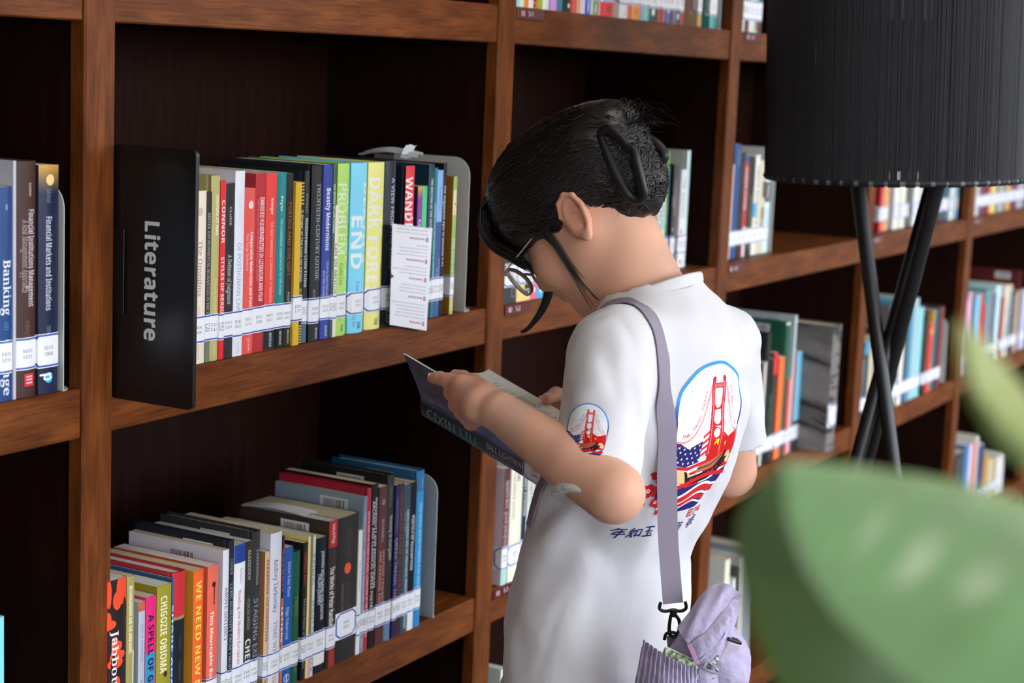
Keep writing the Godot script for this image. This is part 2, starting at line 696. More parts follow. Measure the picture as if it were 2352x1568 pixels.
func paint_spine(r: Rect2i, base: Color, dsl: String) -> void:
	clip_rect = r
	atlas.fill_rect(r, base)
	var W := float(r.size.x)
	var H := float(r.size.y)
	var X := float(r.position.x)
	var Y := float(r.position.y)
	if dsl != "":
		for cmd in dsl.split("~"):
			var a := cmd.split(",")
			match a[0]:
				"F": atlas.fill_rect(r, hexc(a[1]))
				"R": fill_clip(atlas, Rect2i(int(X + float(a[1]) * W), int(Y + float(a[2]) * H), int(ceil((float(a[3]) - float(a[1])) * W)), maxi(1, int(round((float(a[4]) - float(a[2])) * H)))), hexc(a[5]))
				"O": disc(atlas, X + float(a[1]) * W, Y + float(a[2]) * H, float(a[3]) * W, hexc(a[4]))
				"G":
					var y0 := int(float(a[1]) * H)
					var y1 := int(float(a[2]) * H)
					for y in range(y0, y1):
						fill_clip(atlas, Rect2i(r.position.x, r.position.y + y, r.size.x, 1), hexc(a[3]).lerp(hexc(a[4]), float(y - y0) / (y1 - y0)))
				"H":
					var n := int(a[7])
					for k in n:
						var hh := (float(a[4]) - float(a[2])) / n
						fill_clip(atlas, Rect2i(int(X + float(a[1]) * W), int(Y + (float(a[2]) + k * hh) * H), int(ceil((float(a[3]) - float(a[1])) * W)), maxi(1, int(hh * H * 0.5))), hexc(a[5]))
				"V":
					for k in range(0, r.size.x, 3): fill_clip(atlas, Rect2i(r.position.x + k, r.position.y, 1, r.size.y), hexc(a[1]))
				"N":
					atlas.fill_rect(r, hexc(a[1]))
					var q := int(a[3])
					for k in q * 5:
						disc(atlas, X + rng.randf() * W, Y + rng.randf() * H, W * rng.randf_range(0.12, 0.4), hexc(a[2]), W * rng.randf_range(0.15, 0.7))
						disc(atlas, X + rng.randf() * W, Y + rng.randf() * H, W * rng.randf_range(0.08, 0.25), hexc(a[1]), W * rng.randf_range(0.1, 0.5))
				"M":
					for k in 24:
						disc(atlas, X + rng.randf() * W, Y + rng.randf() * H, W * rng.randf_range(0.1, 0.5), Color(0.2, 0.2, 0.2), H * rng.randf_range(0.005, 0.02))
				"L":
					stroke(atlas, [Vector2(X + float(a[1]) * W, Y + float(a[2]) * H), Vector2(X + float(a[3]) * W, Y + float(a[4]) * H)], 1.4, hexc(a[5]))
				"T":
					var cap := float(a[2]) * W
					var ln := (float(a[4]) - float(a[3])) * H
					if cap >= 2.0 and ln >= 4.0:
						put_text(atlas, a[1], ",".join(a.slice(7)), hexc(a[6]), X + float(a[5]) * W, Y + (float(a[3]) + float(a[4])) * 0.5 * H, ln, cap, true)
	clip_rect = Rect2i(0, 0, 4096, 4096)

func make_label_texture() -> void:
	var im := Image.create_empty(1024, 1024, false, Image.FORMAT_RGBA8)
	im.fill(Color(0.93, 0.935, 0.95))
	var blue := Color(0.17, 0.29, 0.66)
	var ink := Color(0.30, 0.30, 0.36)
	var top := ["I106", "I106", "I712.4", "I561.4", "I106.2", "I545", "F831", "I711", "K835", "I313", "B842", "J205", "I106", "I712", "I512", "I565"]
	var low := ["LA06", "LC14", "LL1", "LD1", "LS24", "LH12-2", "LF15", "LW8", "LE21", "LM44", "LR16", "LT7", "LP21", "LK9", "LB33", "LO5"]
	for i in 16:
		var x := (i % 4) * 256
		var y := (i / 4) * 256
		var c := 40.0
		var e := 16.0
		var x0 := x + e
		var x1 := x + 256 - e
		var y0 := y + e
		var y1 := y + 256 - e
		stroke(im, [Vector2(x0 + c, y0), Vector2(x1 - c, y0), Vector2(x1, y0 + c), Vector2(x1, y1 - c), Vector2(x1 - c, y1), Vector2(x0 + c, y1), Vector2(x0, y1 - c), Vector2(x0, y0 + c), Vector2(x0 + c, y0)], 13.0, blue)
		if i < 12:
			put_text(im, "e", top[i], ink, x + 128, y + 108, 74, 26)
			put_text(im, "e", low[i], ink, x + 128, y + 152, 70, 26)
		else:
			put_text(im, "e", top[i], ink, x + 140, y + 128, 100, 22, true)
			put_text(im, "e", low[i], ink, x + 114, y + 128, 90, 22, true)
	label_mat = StandardMaterial3D.new()
	label_mat.resource_name = "call_number_label"
	label_mat.albedo_texture = tex(im)
	label_mat.roughness = 0.4
	var b := Image.create_empty(160, 80, false, Image.FORMAT_RGBA8)
	b.fill(Color(0.86, 0.87, 0.89))
	var rr := RandomNumberGenerator.new()
	rr.seed = 4
	var x2 := 18
	while x2 < 140:
		var w := rr.randi_range(1, 4)
		b.fill_rect(Rect2i(x2, 12, w, 44), Color(0.2, 0.2, 0.22))
		x2 += w + rr.randi_range(1, 4)
	put_text(b, "m", "L0200003352", Color(0.25, 0.25, 0.27), 80, 65, 100, 8)
	barcode_mat = StandardMaterial3D.new()
	barcode_mat.resource_name = "barcode_sticker"
	barcode_mat.albedo_texture = tex(b)
	barcode_mat.roughness = 0.45

# one book: its base corner at the spine's lower left, spine towards +z
func make_book(called: String, label: String, group: String, at: Vector3, w: float, h: float, d: float, hard: bool, cover: Color, dsl: String, res: float, lab: Array, flags: String, variant: int) -> Node3D:
	var o := thing(called, label, "book", at, group)
	var ppm := 2150.0 * res
	var r := atlas_slot(maxi(6, int(w * ppm)), int(h * ppm))
	paint_spine(r, cover, dsl)
	var glossy := 1 if "j" in flags or variant % 3 == 0 else 0
	var mspine: StandardMaterial3D = atlas_mats[glossy]
	var cov: Material = mat(cover, 0.5 if glossy == 0 else 0.3, "book_cover")
	if "q" in flags: cov = sketch_material()
	if "f" in flags: cov = mat(Color.html("d8c49a"), 0.5, "book_cover")
	var th := 0.0026 if hard else 0.0005
	th = minf(th, w * 0.2)
	var bulge := minf(w * 0.16, 0.0055) if hard else minf(w * 0.08, 0.0014)
	# outline seen from above: left board back to front, round the spine, right board front to back
	var po := []
	var pi := []
	var hinge := 0.008
	po.append(Vector2(0, -d)); pi.append(Vector2(th, -d))
	if hard:
		po.append(Vector2(0, -hinge - 0.003)); pi.append(Vector2(th, -hinge - 0.003))
		po.append(Vector2(0.0012, -hinge)); pi.append(Vector2(th + 0.0012, -hinge))
	var first := po.size()
	var ns := 6
	for k in ns + 1:
		var u := float(k) / ns
		var z := -bulge * pow(absf(2 * u - 1), 2.4)
		po.append(Vector2(u * w, z))
		pi.append(Vector2(lerpf(th, w - th, u), z - th))
	var last := po.size() - 1
	if hard:
		po.append(Vector2(w - 0.0012, -hinge)); pi.append(Vector2(w - th - 0.0012, -hinge))
		po.append(Vector2(w, -hinge - 0.003)); pi.append(Vector2(w - th, -hinge - 0.003))
	po.append(Vector2(w, -d)); pi.append(Vector2(w - th, -d))
	var sp := MB.new()
	var cv := MB.new()
	var u0 := (r.position.x + 0.5) / AT
	var u1 := (r.position.x + r.size.x - 0.5) / AT
	var v0 := (r.position.y + 0.5) / AT
	var v1 := (r.position.y + r.size.y - 0.5) / AT
	for k in po.size() - 1:
		var a: Vector2 = po[k]
		var b: Vector2 = po[k + 1]
		var p0 := Vector3(a.x, 0, a.y)
		var p1 := Vector3(b.x, 0, b.y)
		var q := Vector3(0, h, 0)
		if k >= first and k < last:
			var na := Vector3(-(2.0 * (a.x / w) - 1.0) * -0.35, 0, 1).normalized()
			var nb := Vector3((2.0 * (b.x / w) - 1.0) * 0.35, 0, 1).normalized()
			na = Vector3((2.0 * (a.x / w) - 1.0) * 0.35, 0, 1).normalized()
			var ua := lerpf(u0, u1, a.x / w)
			var ub := lerpf(u0, u1, b.x / w)
			var i := sp.add(p0, na, Vector2(ua, v1))
			sp.add(p1, nb, Vector2(ub, v1)); sp.add(p1 + q, nb, Vector2(ub, v0)); sp.add(p0 + q, na, Vector2(ua, v0))
			sp.tri(i, i + 1, i + 2); sp.tri(i, i + 2, i + 3)
		else:
			cv.quad(p0, p1, p1 + q, p0 + q, Vector2(-a.y / d, 1), Vector2(-b.y / d, 1), Vector2(-b.y / d, 0), Vector2(-a.y / d, 0))
		# inner wall and the two rims
		var ia: Vector2 = pi[k]
		var ib: Vector2 = pi[k + 1]
		var r0 := Vector3(ia.x, 0, ia.y)
		var r1 := Vector3(ib.x, 0, ib.y)
		if hard: cv.quad(r1, r0, r0 + q, r1 + q)
		cv.quad(p0 + q, p1 + q, r1 + q, r0 + q)
		cv.quad(r0, r1, p1, p0)
	cv.quad(Vector3(th, 0, -d), Vector3(0, 0, -d), Vector3(0, h, -d), Vector3(th, h, -d))
	cv.quad(Vector3(w, 0, -d), Vector3(w - th, 0, -d), Vector3(w - th, h, -d), Vector3(w, h, -d))
	var am := ArrayMesh.new()
	sp.into(am, mspine)
	cv.into(am, cov)
	part(o, "cover", am)
	var ov := 0.0035 if hard else 0.0004
	var pg := MB.new()
	pg.box(Vector3(th, ov if hard else 0.0, -d + (0.004 if hard else 0.0003)), Vector3(w - th, h - ov, -th - 0.0015 - bulge), 0.0, 0, Vector2(at.x * 3.1, 0))
	part(o, "page_block", pg.mesh(paper_cream if variant % 2 else paper_white))
	if lab.size() == 2:
		var y0: float = lab[0] / 1000.0
		var y1: float = lab[1] / 1000.0
		var half := 0.026
		var lm := MB.new()
		var e := 0.00035
		var pts := [Vector3(-e, 0, -maxf(half - w / 2, 0.001) - bulge)]
		for k in ns + 1:
			var u := float(k) / ns
			var p: Vector2 = po[first + k]
			pts.append(Vector3(p.x + (2 * u - 1) * e, 0, p.y + e))
		pts.append(Vector3(w + e, 0, -maxf(half - w / 2, 0.001) - bulge))
		var c := variant % 12 if w > 0.0135 else 12 + variant % 4
		var cu := (c % 4) * 0.25
		var cvv := (c / 4) * 0.25
		var run := 0.0
		var us := [0.0]
		for k in pts.size() - 1:
			run += (pts[k + 1] - pts[k]).length()
			us.append(run)
		var span := maxf(run, 0.052)
		for k in pts.size() - 1:
			var ua: float = (us[k] - run / 2) / span + 0.5
			var ub: float = (us[k + 1] - run / 2) / span + 0.5
			ua = cu + 0.25 * clampf(ua, 0.01, 0.99)
			ub = cu + 0.25 * clampf(ub, 0.01, 0.99)
			var A := Vector3(pts[k].x, y0, pts[k].z)
			var B := Vector3(pts[k + 1].x, y0, pts[k + 1].z)
			var q := Vector3(0, y1 - y0, 0)
			lm.quad(A, B, B + q, A + q, Vector2(ua, cvv + 0.2475), Vector2(ub, cvv + 0.2475), Vector2(ub, cvv + 0.0025), Vector2(ua, cvv + 0.0025))
		part(o, "call_number_label", lm.mesh(label_mat))
	if "k" in flags:
		var bm := MB.new()
		var x := -0.0004
		var zf := -0.028 - 0.004 * (variant % 5)
		var yt := h - 0.008
		bm.quad(Vector3(x, yt - 0.022, zf - 0.05), Vector3(x, yt - 0.022, zf), Vector3(x, yt, zf), Vector3(x, yt, zf - 0.05))
		part(o, "barcode_sticker", bm.mesh(barcode_mat))
	if "f" in flags:
		var bm := MB.new()
		bm.quad(Vector3(-0.0004, 0.062, -0.05), Vector3(-0.0004, 0.062, -0.008), Vector3(-0.0004, 0.085, -0.008), Vector3(-0.0004, 0.085, -0.05))
		part(o, "barcode_sticker", bm.mesh(barcode_mat))
	return o

func sketch_material() -> StandardMaterial3D:
	# loose charcoal drawing on grey board
	var im := Image.create_empty(512, 560, false, Image.FORMAT_RGBA8)
	var n := FastNoiseLite.new()
	n.seed = 12
	n.frequency = 0.012
	n.fractal_octaves = 4
	var n2 := FastNoiseLite.new()
	n2.seed = 9
	n2.frequency = 0.05
	for y in 560:
		for x in 512:
			var u := x / 512.0
			var v := y / 560.0
			var bend := v + 0.05 * sin(u * 5.0) - 0.1 * (u - 0.5) * (u - 0.5)
			var s := n.get_noise_2d(x * 0.35, bend * 1500.0)
			var g := 0.50 + 0.05 * n2.get_noise_2d(x, y)
			var dark := clampf(s * 2.2 + 0.15, 0, 1)
			var zone := smoothstep(0.42, 0.5, bend) * 0.0
			zone = maxf(zone, exp(-pow((bend - 0.30) / 0.035, 2)))
			zone = maxf(zone, 0.95 * smoothstep(0.58, 0.66, bend) * (1.0 - smoothstep(0.82, 0.9, bend)))
			zone = maxf(zone, 0.6 * (1.0 - smoothstep(0.08, 0.22, bend)))
			zone = maxf(zone, 0.8 * exp(-(pow((u - 0.42) / 0.16, 2) + pow((v - 0.43) / 0.06, 2))))
			g = lerpf(g, 0.10, zone * (0.35 + 0.65 * dark))
			im.set_pixel(x, y, Color(g * 1.0, g * 0.97, g * 0.95))
	var m := StandardMaterial3D.new()
	m.resource_name = "charcoal_print"
	m.albedo_texture = tex(im)
	m.roughness = 0.45
	return m

func build_books() -> void:
	make_label_texture()
	new_atlas()
	var n := 0
	for row in BOOKS:
		for line in row[4]:
			var f: PackedStringArray = line.split("|")
			var lab := []
			if f[7] != "":
				for q in f[7].split(","): lab.append(float(q) + rng.randf_range(-1.2, 1.2))
			var x := float(f[0]) / 1000.0
			var w := float(f[1]) / 1000.0
			var y: float = SHELF_Y[int(row[1])] + yoff(x + w * 0.5)
			make_book("book", f[9] + row[2], row[3], Vector3(x + 0.0001, y + 0.0004, float(f[3]) / 1000.0), w - 0.0003, float(f[2]) / 1000.0, float(f[4]) / 1000.0, f[5] == "h", Color.html(f[6]), f[10], float(row[5]), lab, f[8], n)
			n += 1
	flush_atlas()

# ------------------------------------------------------------------ what stands on each shelf: x|width|height|front|depth (mm)|binding|cover|label|flags|look|spine print
const BOOKS := [
	["R1", 2, " on the shelf beside the black sign", "books beside the black sign", [
		"204.2|26.4|217|-10|158|p|efe0cb|26,60||cream paperback with grey serif lettering|T,e,.3,.28,.62,.55,8a7d74,The Omnibus~T,e,.16,.66,.8,.5,b8a898,Elizabeth Austen~O,.5,.12,.2,cbbcae~T,e,.22,.88,.98,.5,b9a898,palgrave",
		"230.7|9.7|215|-10|158|p|2e2b2e|26,60||slim black paperback with a grey green foot|T,e,.55,.12,.8,.5,d8d4cc,DREYER  ENVIRONMENTAL HUMANITIES IN THE HUMAN~R,0,.84,1,1,6f7a63",
		"240.6|17.6|235|-10|158|h|b7b071|26,60|k|olive green hardback with pale lettering|T,b,.34,.1,.33,.6,eef0dc,WRITERS AT WAR~T,s,.2,.55,.75,.5,dcd8a4,Elena Bruno~T,e,.2,.9,.98,.5,dcd8a4,bridge",
		"258.3|9.8|228|-10|158|p|e2313a|26,60||thin bright red paperback with white capitals|T,b,.62,.1,.36,.5,f6e9e6,CONNOR~T,b,.62,.42,.9,.5,f6e9e6,STYLES OF SERIOUSNESS",
		"268.3|18.6|224|-10|158|p|2a292a|26,60||black paperback with an italic white title|T,b,.25,.13,.25,.5,b9b9b5,CLUNE~T,i,.42,.4,.7,.5,f3f3ee,A Defense of Judgment",
		"287.0|19.8|239|-10|158|p|e4e7f0|26,60||white glossy paperback with thin grey capitals|T,s,.42,.38,.78,.5,98a2bd,OF POSTHUMAN CARE~T,s,.3,.12,.3,.5,cdd3e2,VITAL ARTS~T,s,.2,.92,.99,.5,b6bccb,FORD",
		"307.0|22.3|216|-10|158|p|e75a55|26,60||coral red paperback with a white sun emblem|T,b,.3,.26,.86,.68,fbeeea,Comparative Modernism and Poetics of Time~T,s,.2,.27,.5,.32,f3c9c0,Don Serge Delaserra~O,.55,.1,.24,f4d5cc~T,s,.26,.9,.99,.6,f3c9c0,grave",
		"329.4|22.6|234|-10|158|p|b62a33|26,60||dark red paperback with bold white capitals|T,b,.4,.13,.72,.62,f4e6e6,EMBODIED VULNERABILITIES IN LITERATURE AND FILM~T,s,.2,.14,.6,.28,d98d90,Edited by Frances M. Conor Fernandez and Matthew Fernando",
		"352.2|22.7|234|-10|158|p|e8443c|26,60||tomato red paperback with a black foot|T,b,.26,.14,.24,.55,f7e2dd,Kroeger~T,s,.24,.27,.84,.55,f1cfc8,THE NEW CAMBRIDGE COMPANION TO MEDIEVAL ROMANCE~R,0,.87,1,1,1d2426~T,b,.24,.9,.99,.6,d3d6d6,BRIDGE",
		"375.1|20.7|234|-10|158|p|1f8488|26,60||teal paperback with a black foot|T,b,.26,.13,.23,.5,def0ee,Pryor~T,s,.24,.26,.7,.5,cfe6e4,THE CAMBRIDGE COMPANION TO THE POEM~R,0,.87,1,1,181a1d~T,b,.24,.9,.99,.6,d3d6d6,BRIDGE",
		"395.9|15.0|232|-10|158|p|24211f|26,60||black paperback with orange capitals|T,s,.5,.16,.6,.55,c0642f,POETICS AND THE GIFT~T,s,.36,.68,.88,.6,d9d4cb,Adam R. Rosen~T,b,.24,.9,.99,.6,d3d6d6,BRIDGE",
		"411.1|19.8|220|-6|158|p|d9b02f|32,68||mustard yellow paperback with a black striped edge|R,.6,0,1,1,26231f~H,.6,.005,1,.15,e0ba38,26231f,7~T,b,.26,.17,.62,.76,f4f2ea,I; Grape; or The Case for Fiction~T,b,.26,.65,.83,.76,e0ba38,Brock Clarke~H,.6,.88,1,1,e0ba38,26231f,7",
		"436.4|11.8|234|-10|158|h|232b30|26,60|k|slim slate hardback with white serif title|T,e,.45,.13,.25,.5,9aa4a8,Perozzi~T,E,.5,.27,.68,.5,e9ecec,Mediterranean Crime Fiction~R,0,.88,1,1,4f6d86",
		"451.4|23.7|241|-7|158|h|232325|26,60||black hardback with spaced silver capitals|T,e,.36,.1,.66,.55,d3d2cd,TWENTIETH-CENTURY GOTHIC~T,e,.2,.7,.88,.35,aab,Series of the Gothic~T,b,.24,.92,.99,.6,d3d6d6,BURGH",
		"479.3|22.1|241|-10|158|p|34439a|26,60||royal blue paperback with bold white title|T,b,.42,.13,.5,.55,f5f5fb,Beastly Modernisms~T,s,.26,.55,.78,.62,d6daf0,Edited by Saskia McCracken~T,s,.26,.6,.76,.3,d6daf0,and Alex Goody~T,b,.24,.92,.99,.6,d3d6d6,BURGH",
		"501.6|7.1|241|-10|158|p|41603f|26,60||very thin dark green paperback|T,b,.6,.11,.4,.5,e4ebdf,THE WORKS OF LIN YUTANG~T,s,.4,.6,.7,.5,a9bca3,Yutang Lu",
		"508.8|7.9|184|-10|158|p|efe7dc|26,60||narrow short cream paperback with grey serif capitals|T,e,.7,.28,.86,.5,4a4558,LIN IN MOUNTAINS",
		"516.9|27.8|241|-10|158|h|b5e36b|26,60|j|lime green hardback with huge pale capitals|T,s,.54,.1,.55,.32,eef1e6,PROBLEM~T,s,.34,.12,.86,.80,e3f0cc,THE THREE-BODY~T,s,.22,.57,.71,.36,5c6b57,Cixin Liu~T,i,.2,.76,.92,.36,8a9c6c,Translated by Ken~T,b,.2,.93,.98,.5,48606a,TOR",
		"548.0|39.3|241|-8|158|h|83dcfb|26,60|j|sky blue hardback with huge white capitals|T,b,.52,.28,.66,.34,f2f6f6,END~T,b,.30,.1,.62,.80,eef5f5,DEATH'S~T,s,.17,.69,.85,.42,4d6674,Cixin Liu~T,i,.18,.8,.97,.3,6d8f9c,Translated by Ken~T,b,.2,.93,.98,.55,23434f,TOR",
		"593.6|41.4|240|-10|158|h|f1ec8c|26,60|j|pale yellow hardback with huge white capitals|T,b,.50,.07,.88,.32,f0f1e8,DARK FOREST~T,s,.26,.14,.5,.74,f2f2d8,THE~T,s,.15,.6,.72,.85,8d8a5a,Cixin Liu~T,i,.13,.76,.97,.85,a39f68,Translated by Joel Martinsen~T,b,.2,.93,.98,.55,4b4a35,TOR",
		"635.2|28.3|241|-10|158|h|1f2837|26,60|j|dark navy hardback with spaced white capitals|T,s,.34,.1,.66,.6,ecefF2,A VIEW FROM THE STARS~T,s,.36,.74,.99,.5,e2e6ea,CIXIN LIU~L,.1,.5,.9,.62,55708a~L,.2,.7,.8,.55,55708a",
		"689.9|23.7|232|-10|158|h|28303f|26,60|jk|red spined hardback with a night sky cover|F,e5343e~T,b,.55,.06,.66,.3,f7f0ef,WANDERING~T,b,.44,.3,.5,.82,f7f0ef,THE~T,s,.2,.68,.8,.8,5a1c22,Cixin Liu",
		"720.1|12.9|201|-10|158|p|3c2a66|26,60||short purple paperback with a yellow top|F,8a3f9c~G,0,.1,e0b23a,8a3f9c~T,b,.5,.24,.6,.5,f3eef6,Cursed Bread",
		"733.1|13.4|201|-10|158|p|55c990|26,60||short mint green paperback|T,m,.4,.3,.95,.5,24463a,Scattered All Over",
		"749.5|15.2|233|-10|158|p|1d4055|26,60|k|dark teal paperback with small white capitals|T,b,.42,.09,.6,.55,eaf0f2,THE WRITING OF THE NATION BY ITS ELITE",
		"765.1|8.4|227|-10|158|p|237f86|26,60||very thin teal paperback with tiny lettering|T,b,.4,.23,.8,.5,d5e8e8,LIBIDINAL STYLE AND FEMINISM IN CONTEMPORARY",
		"774.6|16.0|223|-10|158|p|445a93|26,60||two tone light and dark blue paperback|R,0,0,1,.35,8fb8ee~T,s,.3,.11,.28,.5,5a74ab,Vanashree~T,s,.26,.6,.92,.7,d6ddf0,Rural India and Peasantry~T,s,.26,.66,.9,.35,d6ddf0,in Hindi Stories",
		"790.8|9.3|233|-10|158|p|17161a|26,60||thin black paperback with white title|T,b,.52,.14,.68,.5,ecebe8,The Gilgamesh Epic in Genesis 1-11~T,b,.42,.76,.84,.5,ecebe8,Adam",
		"819.1|10.7|212|-9|158|p|b5762c|26,60||green spined paperback with a brown cover|F,b0b95e~R,0,0,1,.1,9fbf62~R,0,.1,1,.28,e6d7a8~O,.5,.2,.16,555~G,.3,.7,a6c06a,74b864~T,e,.6,.44,.98,.5,eef0dc,THE EPIC OF GILGAMESH",
		"892.8|7.7|233|-48|158|p|8f9196|||thin grey paperback pressed against the bookend|F,9a9ca0",
	], 1],
	["R2", 3, " on the lower left shelf", "books on the lower left shelf", [
		"41.3|33.2|238|3|160|p|f15a3c|28,62||thick orange and black patterned paperback|N,2b2325,f0512f,5~T,E,.34,.26,.98,.42,f4f0f2,Jabbour Douaihy",
		"77.3|13.9|235|1|160|p|a49858|28,62||khaki paperback with small white capitals|T,b,.4,.05,.42,.5,f2efdd,BILDUNGSROMAN AND THE ARAB NOVEL~R,.8,.4,1,1,e6e6ea",
		"99.0|12.0|198|1|160|p|b3bcc8|28,62||short pale grey paperback|R,0,0,1,.06,c7603c~T,s,.3,.14,.4,.5,7f8896,WOLE SOYINKA~T,s,.3,.5,.98,.5,4d5663,DEATH AND THE KINGS HORSEMAN",
		"111.3|19.4|201|2|160|p|e62a7c|28,62||hot pink and blue paperback|R,0,.36,.9,.6,2f93c0~R,0,.6,1,1,e94a79~T,b,.5,.11,.99,.5,2a2340,A SPELL OF GOOD THINGS",
		"130.9|27.2|210|3|160|p|9c9526|28,62||mustard green paperback with tall cream capitals|T,b,.44,.06,.55,.45,f2edd6,CHIGOZIE OBIOMA~T,b,.34,.62,.99,.45,6a2b22,AN ORCHESTRA~O,.6,.55,.14,3a2f24",
		"160.3|3.8|214|1|160|p|2f5e96|28,62||very thin blue paperback with white letters|T,b,.8,.15,.99,.5,dfe8ee,SHARE AGAIN THE",
		"164.3|25.6|219|1|160|h|c62c35|28,62||rounded red hardback with a black title block|V,d4404a~R,0,.28,1,.72,1f242d~R,0,.265,1,.285,a08d5c~R,0,.715,1,.72,a08d5c~T,e,.12,.38,.48,.5,6b6a5c,Things~T,e,.14,.52,.66,.5,6b6a5c,THE KNOWING",
		"199.6|19.9|214|4|160|p|d8a12c|28,62||orange paperback with yellow capitals|F,f4652b~T,B,.5,.06,.98,.5,f6d94a,WE NEED NEW NAMES",
		"228.8|21.4|213|3|160|p|ee6a4f|28,62||coral paperback with a small black figure|F,ee6a54~O,.55,.12,.17,2a1f20~R,.54,.12,.62,.25,2a1f20~T,b,.3,.28,.76,.42,f7f0ec,This Mournable Body~T,b,.3,.78,.99,.42,241a1a,Tsitsi Dangar",
		"261.5|12.7|227|1|160|p|dfdfe8|28,62|k|white paperback with black serif capitals|F,e3e6ef~G,.6,1,e3e6ef,c4d3dc~T,e,.52,.22,.55,.6,3d3f48,ABOVE INSTINCT",
		"274.3|10.9|237|1|160|h|1c2230|28,62|k|navy hardback with silver serif capitals|T,e,.42,.1,.2,.5,b9bcc2,TAIGER~T,e,.42,.24,.98,.5,d4d6d8,LYRIC HUMANITY FROM VIRGIL TO FLAUBERT",
		"285.8|23.4|228|1|160|p|f0f0f4|28,62||white paperback with a blue top band|R,0,0,1,.11,20419a~T,s,.2,.14,.24,.6,7c8cb0,Schwarz~T,s,.26,.27,.9,.5,c2426c,Reading the Modern European Novel since",
		"309.6|14.7|228|1|160|p|35332d|28,62|k|dark olive paperback with bold white capitals|T,b,.4,.05,.24,.5,b8b7ae,ALEXIEVICH~T,b,.4,.34,.54,.5,8f8d7c,VOICES FROM~T,b,.72,.58,.98,.5,f3f3f0,CHERNOBYL",
		"324.4|17.9|238|1|160|h|2f3135|28,62|k|dark grey hardback with thin grey capitals|T,s,.38,.1,.32,.6,b7babd,Evdokimova~T,s,.5,.38,.95,.5,aeb2b6,STAGING EXISTENCE",
		"348.8|9.9|206|3|160|p|a87b55|28,62||sepia paperback with red lettering|F,d8b88e~T,b,.5,.05,.62,.6,9c3b22,ALEXANDER SOLZHENITSYN~T,b,.4,.74,.96,.5,2f2420,ONE DAY IN THE LIFE",
		"360.9|25.4|228|3|160|p|dcdbe2|28,62||thick white paperback with grey serif lettering|F,dedeea~G,.5,1,dedeea,ead6d4~T,e,.34,.16,.5,.5,4a4a60,Andrey Tarkovsky~T,e,.3,.54,.98,.5,77758c,TIME WITHIN TIME",
		"389.2|5.0|219|1|160|p|3a2430|28,62||very thin orange and plum paperback|R,0,.4,1,1,d86a38~T,b,.8,.08,.38,.5,c05a2e,Sackett~T,b,.8,.45,.7,.5,eef,LETTERS",
		"394.8|21.0|200|1|160|p|1f53a4|28,62||blue paperback with a white ring near the foot|T,e,.3,.1,.36,.55,e7ecf4,Drive Your Plow~T,e,.3,.42,.66,.45,e7ecf4,Olga Tokarczuk~O,.5,.93,.3,dfe6f2~O,.5,.93,.24,1f53a4~R,.45,.9,.55,.96,dfe6f2",
		"416.0|17.8|190|1|160|h|1d5a41|28,62||dark green cloth hardback with gold lettering|T,e,.3,.33,.5,.5,9b8f46,TREES~T,e,.26,.7,.92,.5,9b8f46,HERMANN",
		"438.6|10.6|198|1|160|p|171416|28,62||slim black paperback with red author lettering|T,b,.5,.06,.32,.5,c03a2c,HEINRICH BOLL~T,s,.4,.4,.92,.5,d5d1cb,The Lost Honor of Katharina Blum",
		"449.4|17.8|205|2|160|p|e3cf7c|28,62||striped yellow brown and mint paperback|F,8f6f5c~R,0,0,.2,1,e8d98a~R,.55,0,1,1,c9dad2~R,.2,.8,.55,1,eaa0b4~T,e,.5,.12,.36,.72,6f8078,KAIROS~T,e,.5,.45,.98,.72,6f8078,JENNY ERPENBECK",
		"468.7|27.1|197|1|160|p|161b28|28,62||navy paperback with a white foot band|T,b,.26,.1,.62,.62,eeeef2,JOHANN WOLFGANG VON GOETHE~T,b,.26,.26,.5,.36,eeeef2,ITALIAN JOURNEY~R,0,.82,1,.94,f0ebe6",
		"498.6|21.4|216|2|160|p|3b302b|28,62|k|dark brown paperback with a red top patch|F,2b2221~R,.0,0,1,.18,b32420~T,b,.34,.02,.16,.5,f0dfdb,Coury & Pilipp~T,b,.5,.31,.72,.45,f2efec,The Works of Peter Handke~R,.25,.8,1,1,a3261f",
		"521.6|51.7|215|1|160|p|201b1b|34,75||very thick black paperback with orange shell motifs|T,e,.16,.08,.3,.55,5b3d36,SIGRID UNDSET~O,.5,.36,.16,e0562c~T,e,.2,.45,.72,.55,5b3a34,KRISTIN LAVRANSDATTER~T,e,.12,.45,.76,.3,8d7b74,Translated by Tiina Nunnally~O,.5,.74,.16,d9481f",
		"574.4|9.8|187|1|160|p|eceae8|28,62||slim white paperback in the shade of a thick black one|T,e,.4,.24,.5,.5,9b9aa0,The Perjurer",
		"584.4|9.1|235|1|160|p|8fa1b2|28,62|k|grey blue paperback with pale capitals|F,7d8ea4~T,s,.5,.1,.3,.5,b7c6d4,FOUCAULT~T,s,.55,.34,.98,.5,b9c8d6,WHEN A GESTURE WAS EXPECTED",
		"593.6|11.7|246|1|160|h|b3213c|28,62||crimson hardback with small white capitals|T,b,.4,.14,.92,.5,ecd3d6,NOSTALGIAS FOR HOMER IN GREEK LITERATURE OF THE ROMAN EMPIRE",
		"606.2|16.1|249|1|160|p|1e1a1c|28,62||black paperback with two lines of white capitals|T,b,.36,.08,.64,.72,e3e0de,MATERIALITY AND AESTHETICS IN~T,b,.36,.1,.78,.32,e3e0de,ARCHAIC AND CLASSICAL GREEK POETRY",
		"624.9|23.4|241|1|160|p|54252a|28,62||maroon paperback with a ring emblem|O,.5,.1,.16,d5c4c2~O,.5,.1,.11,54252a~T,s,.24,.2,.36,.5,cbb3b1,BLONDELL~T,b,.26,.4,.75,.68,c98d7c,HELPING FRIENDS~T,b,.26,.4,.83,.34,c98d7c,AND HARMING ENEMIES",
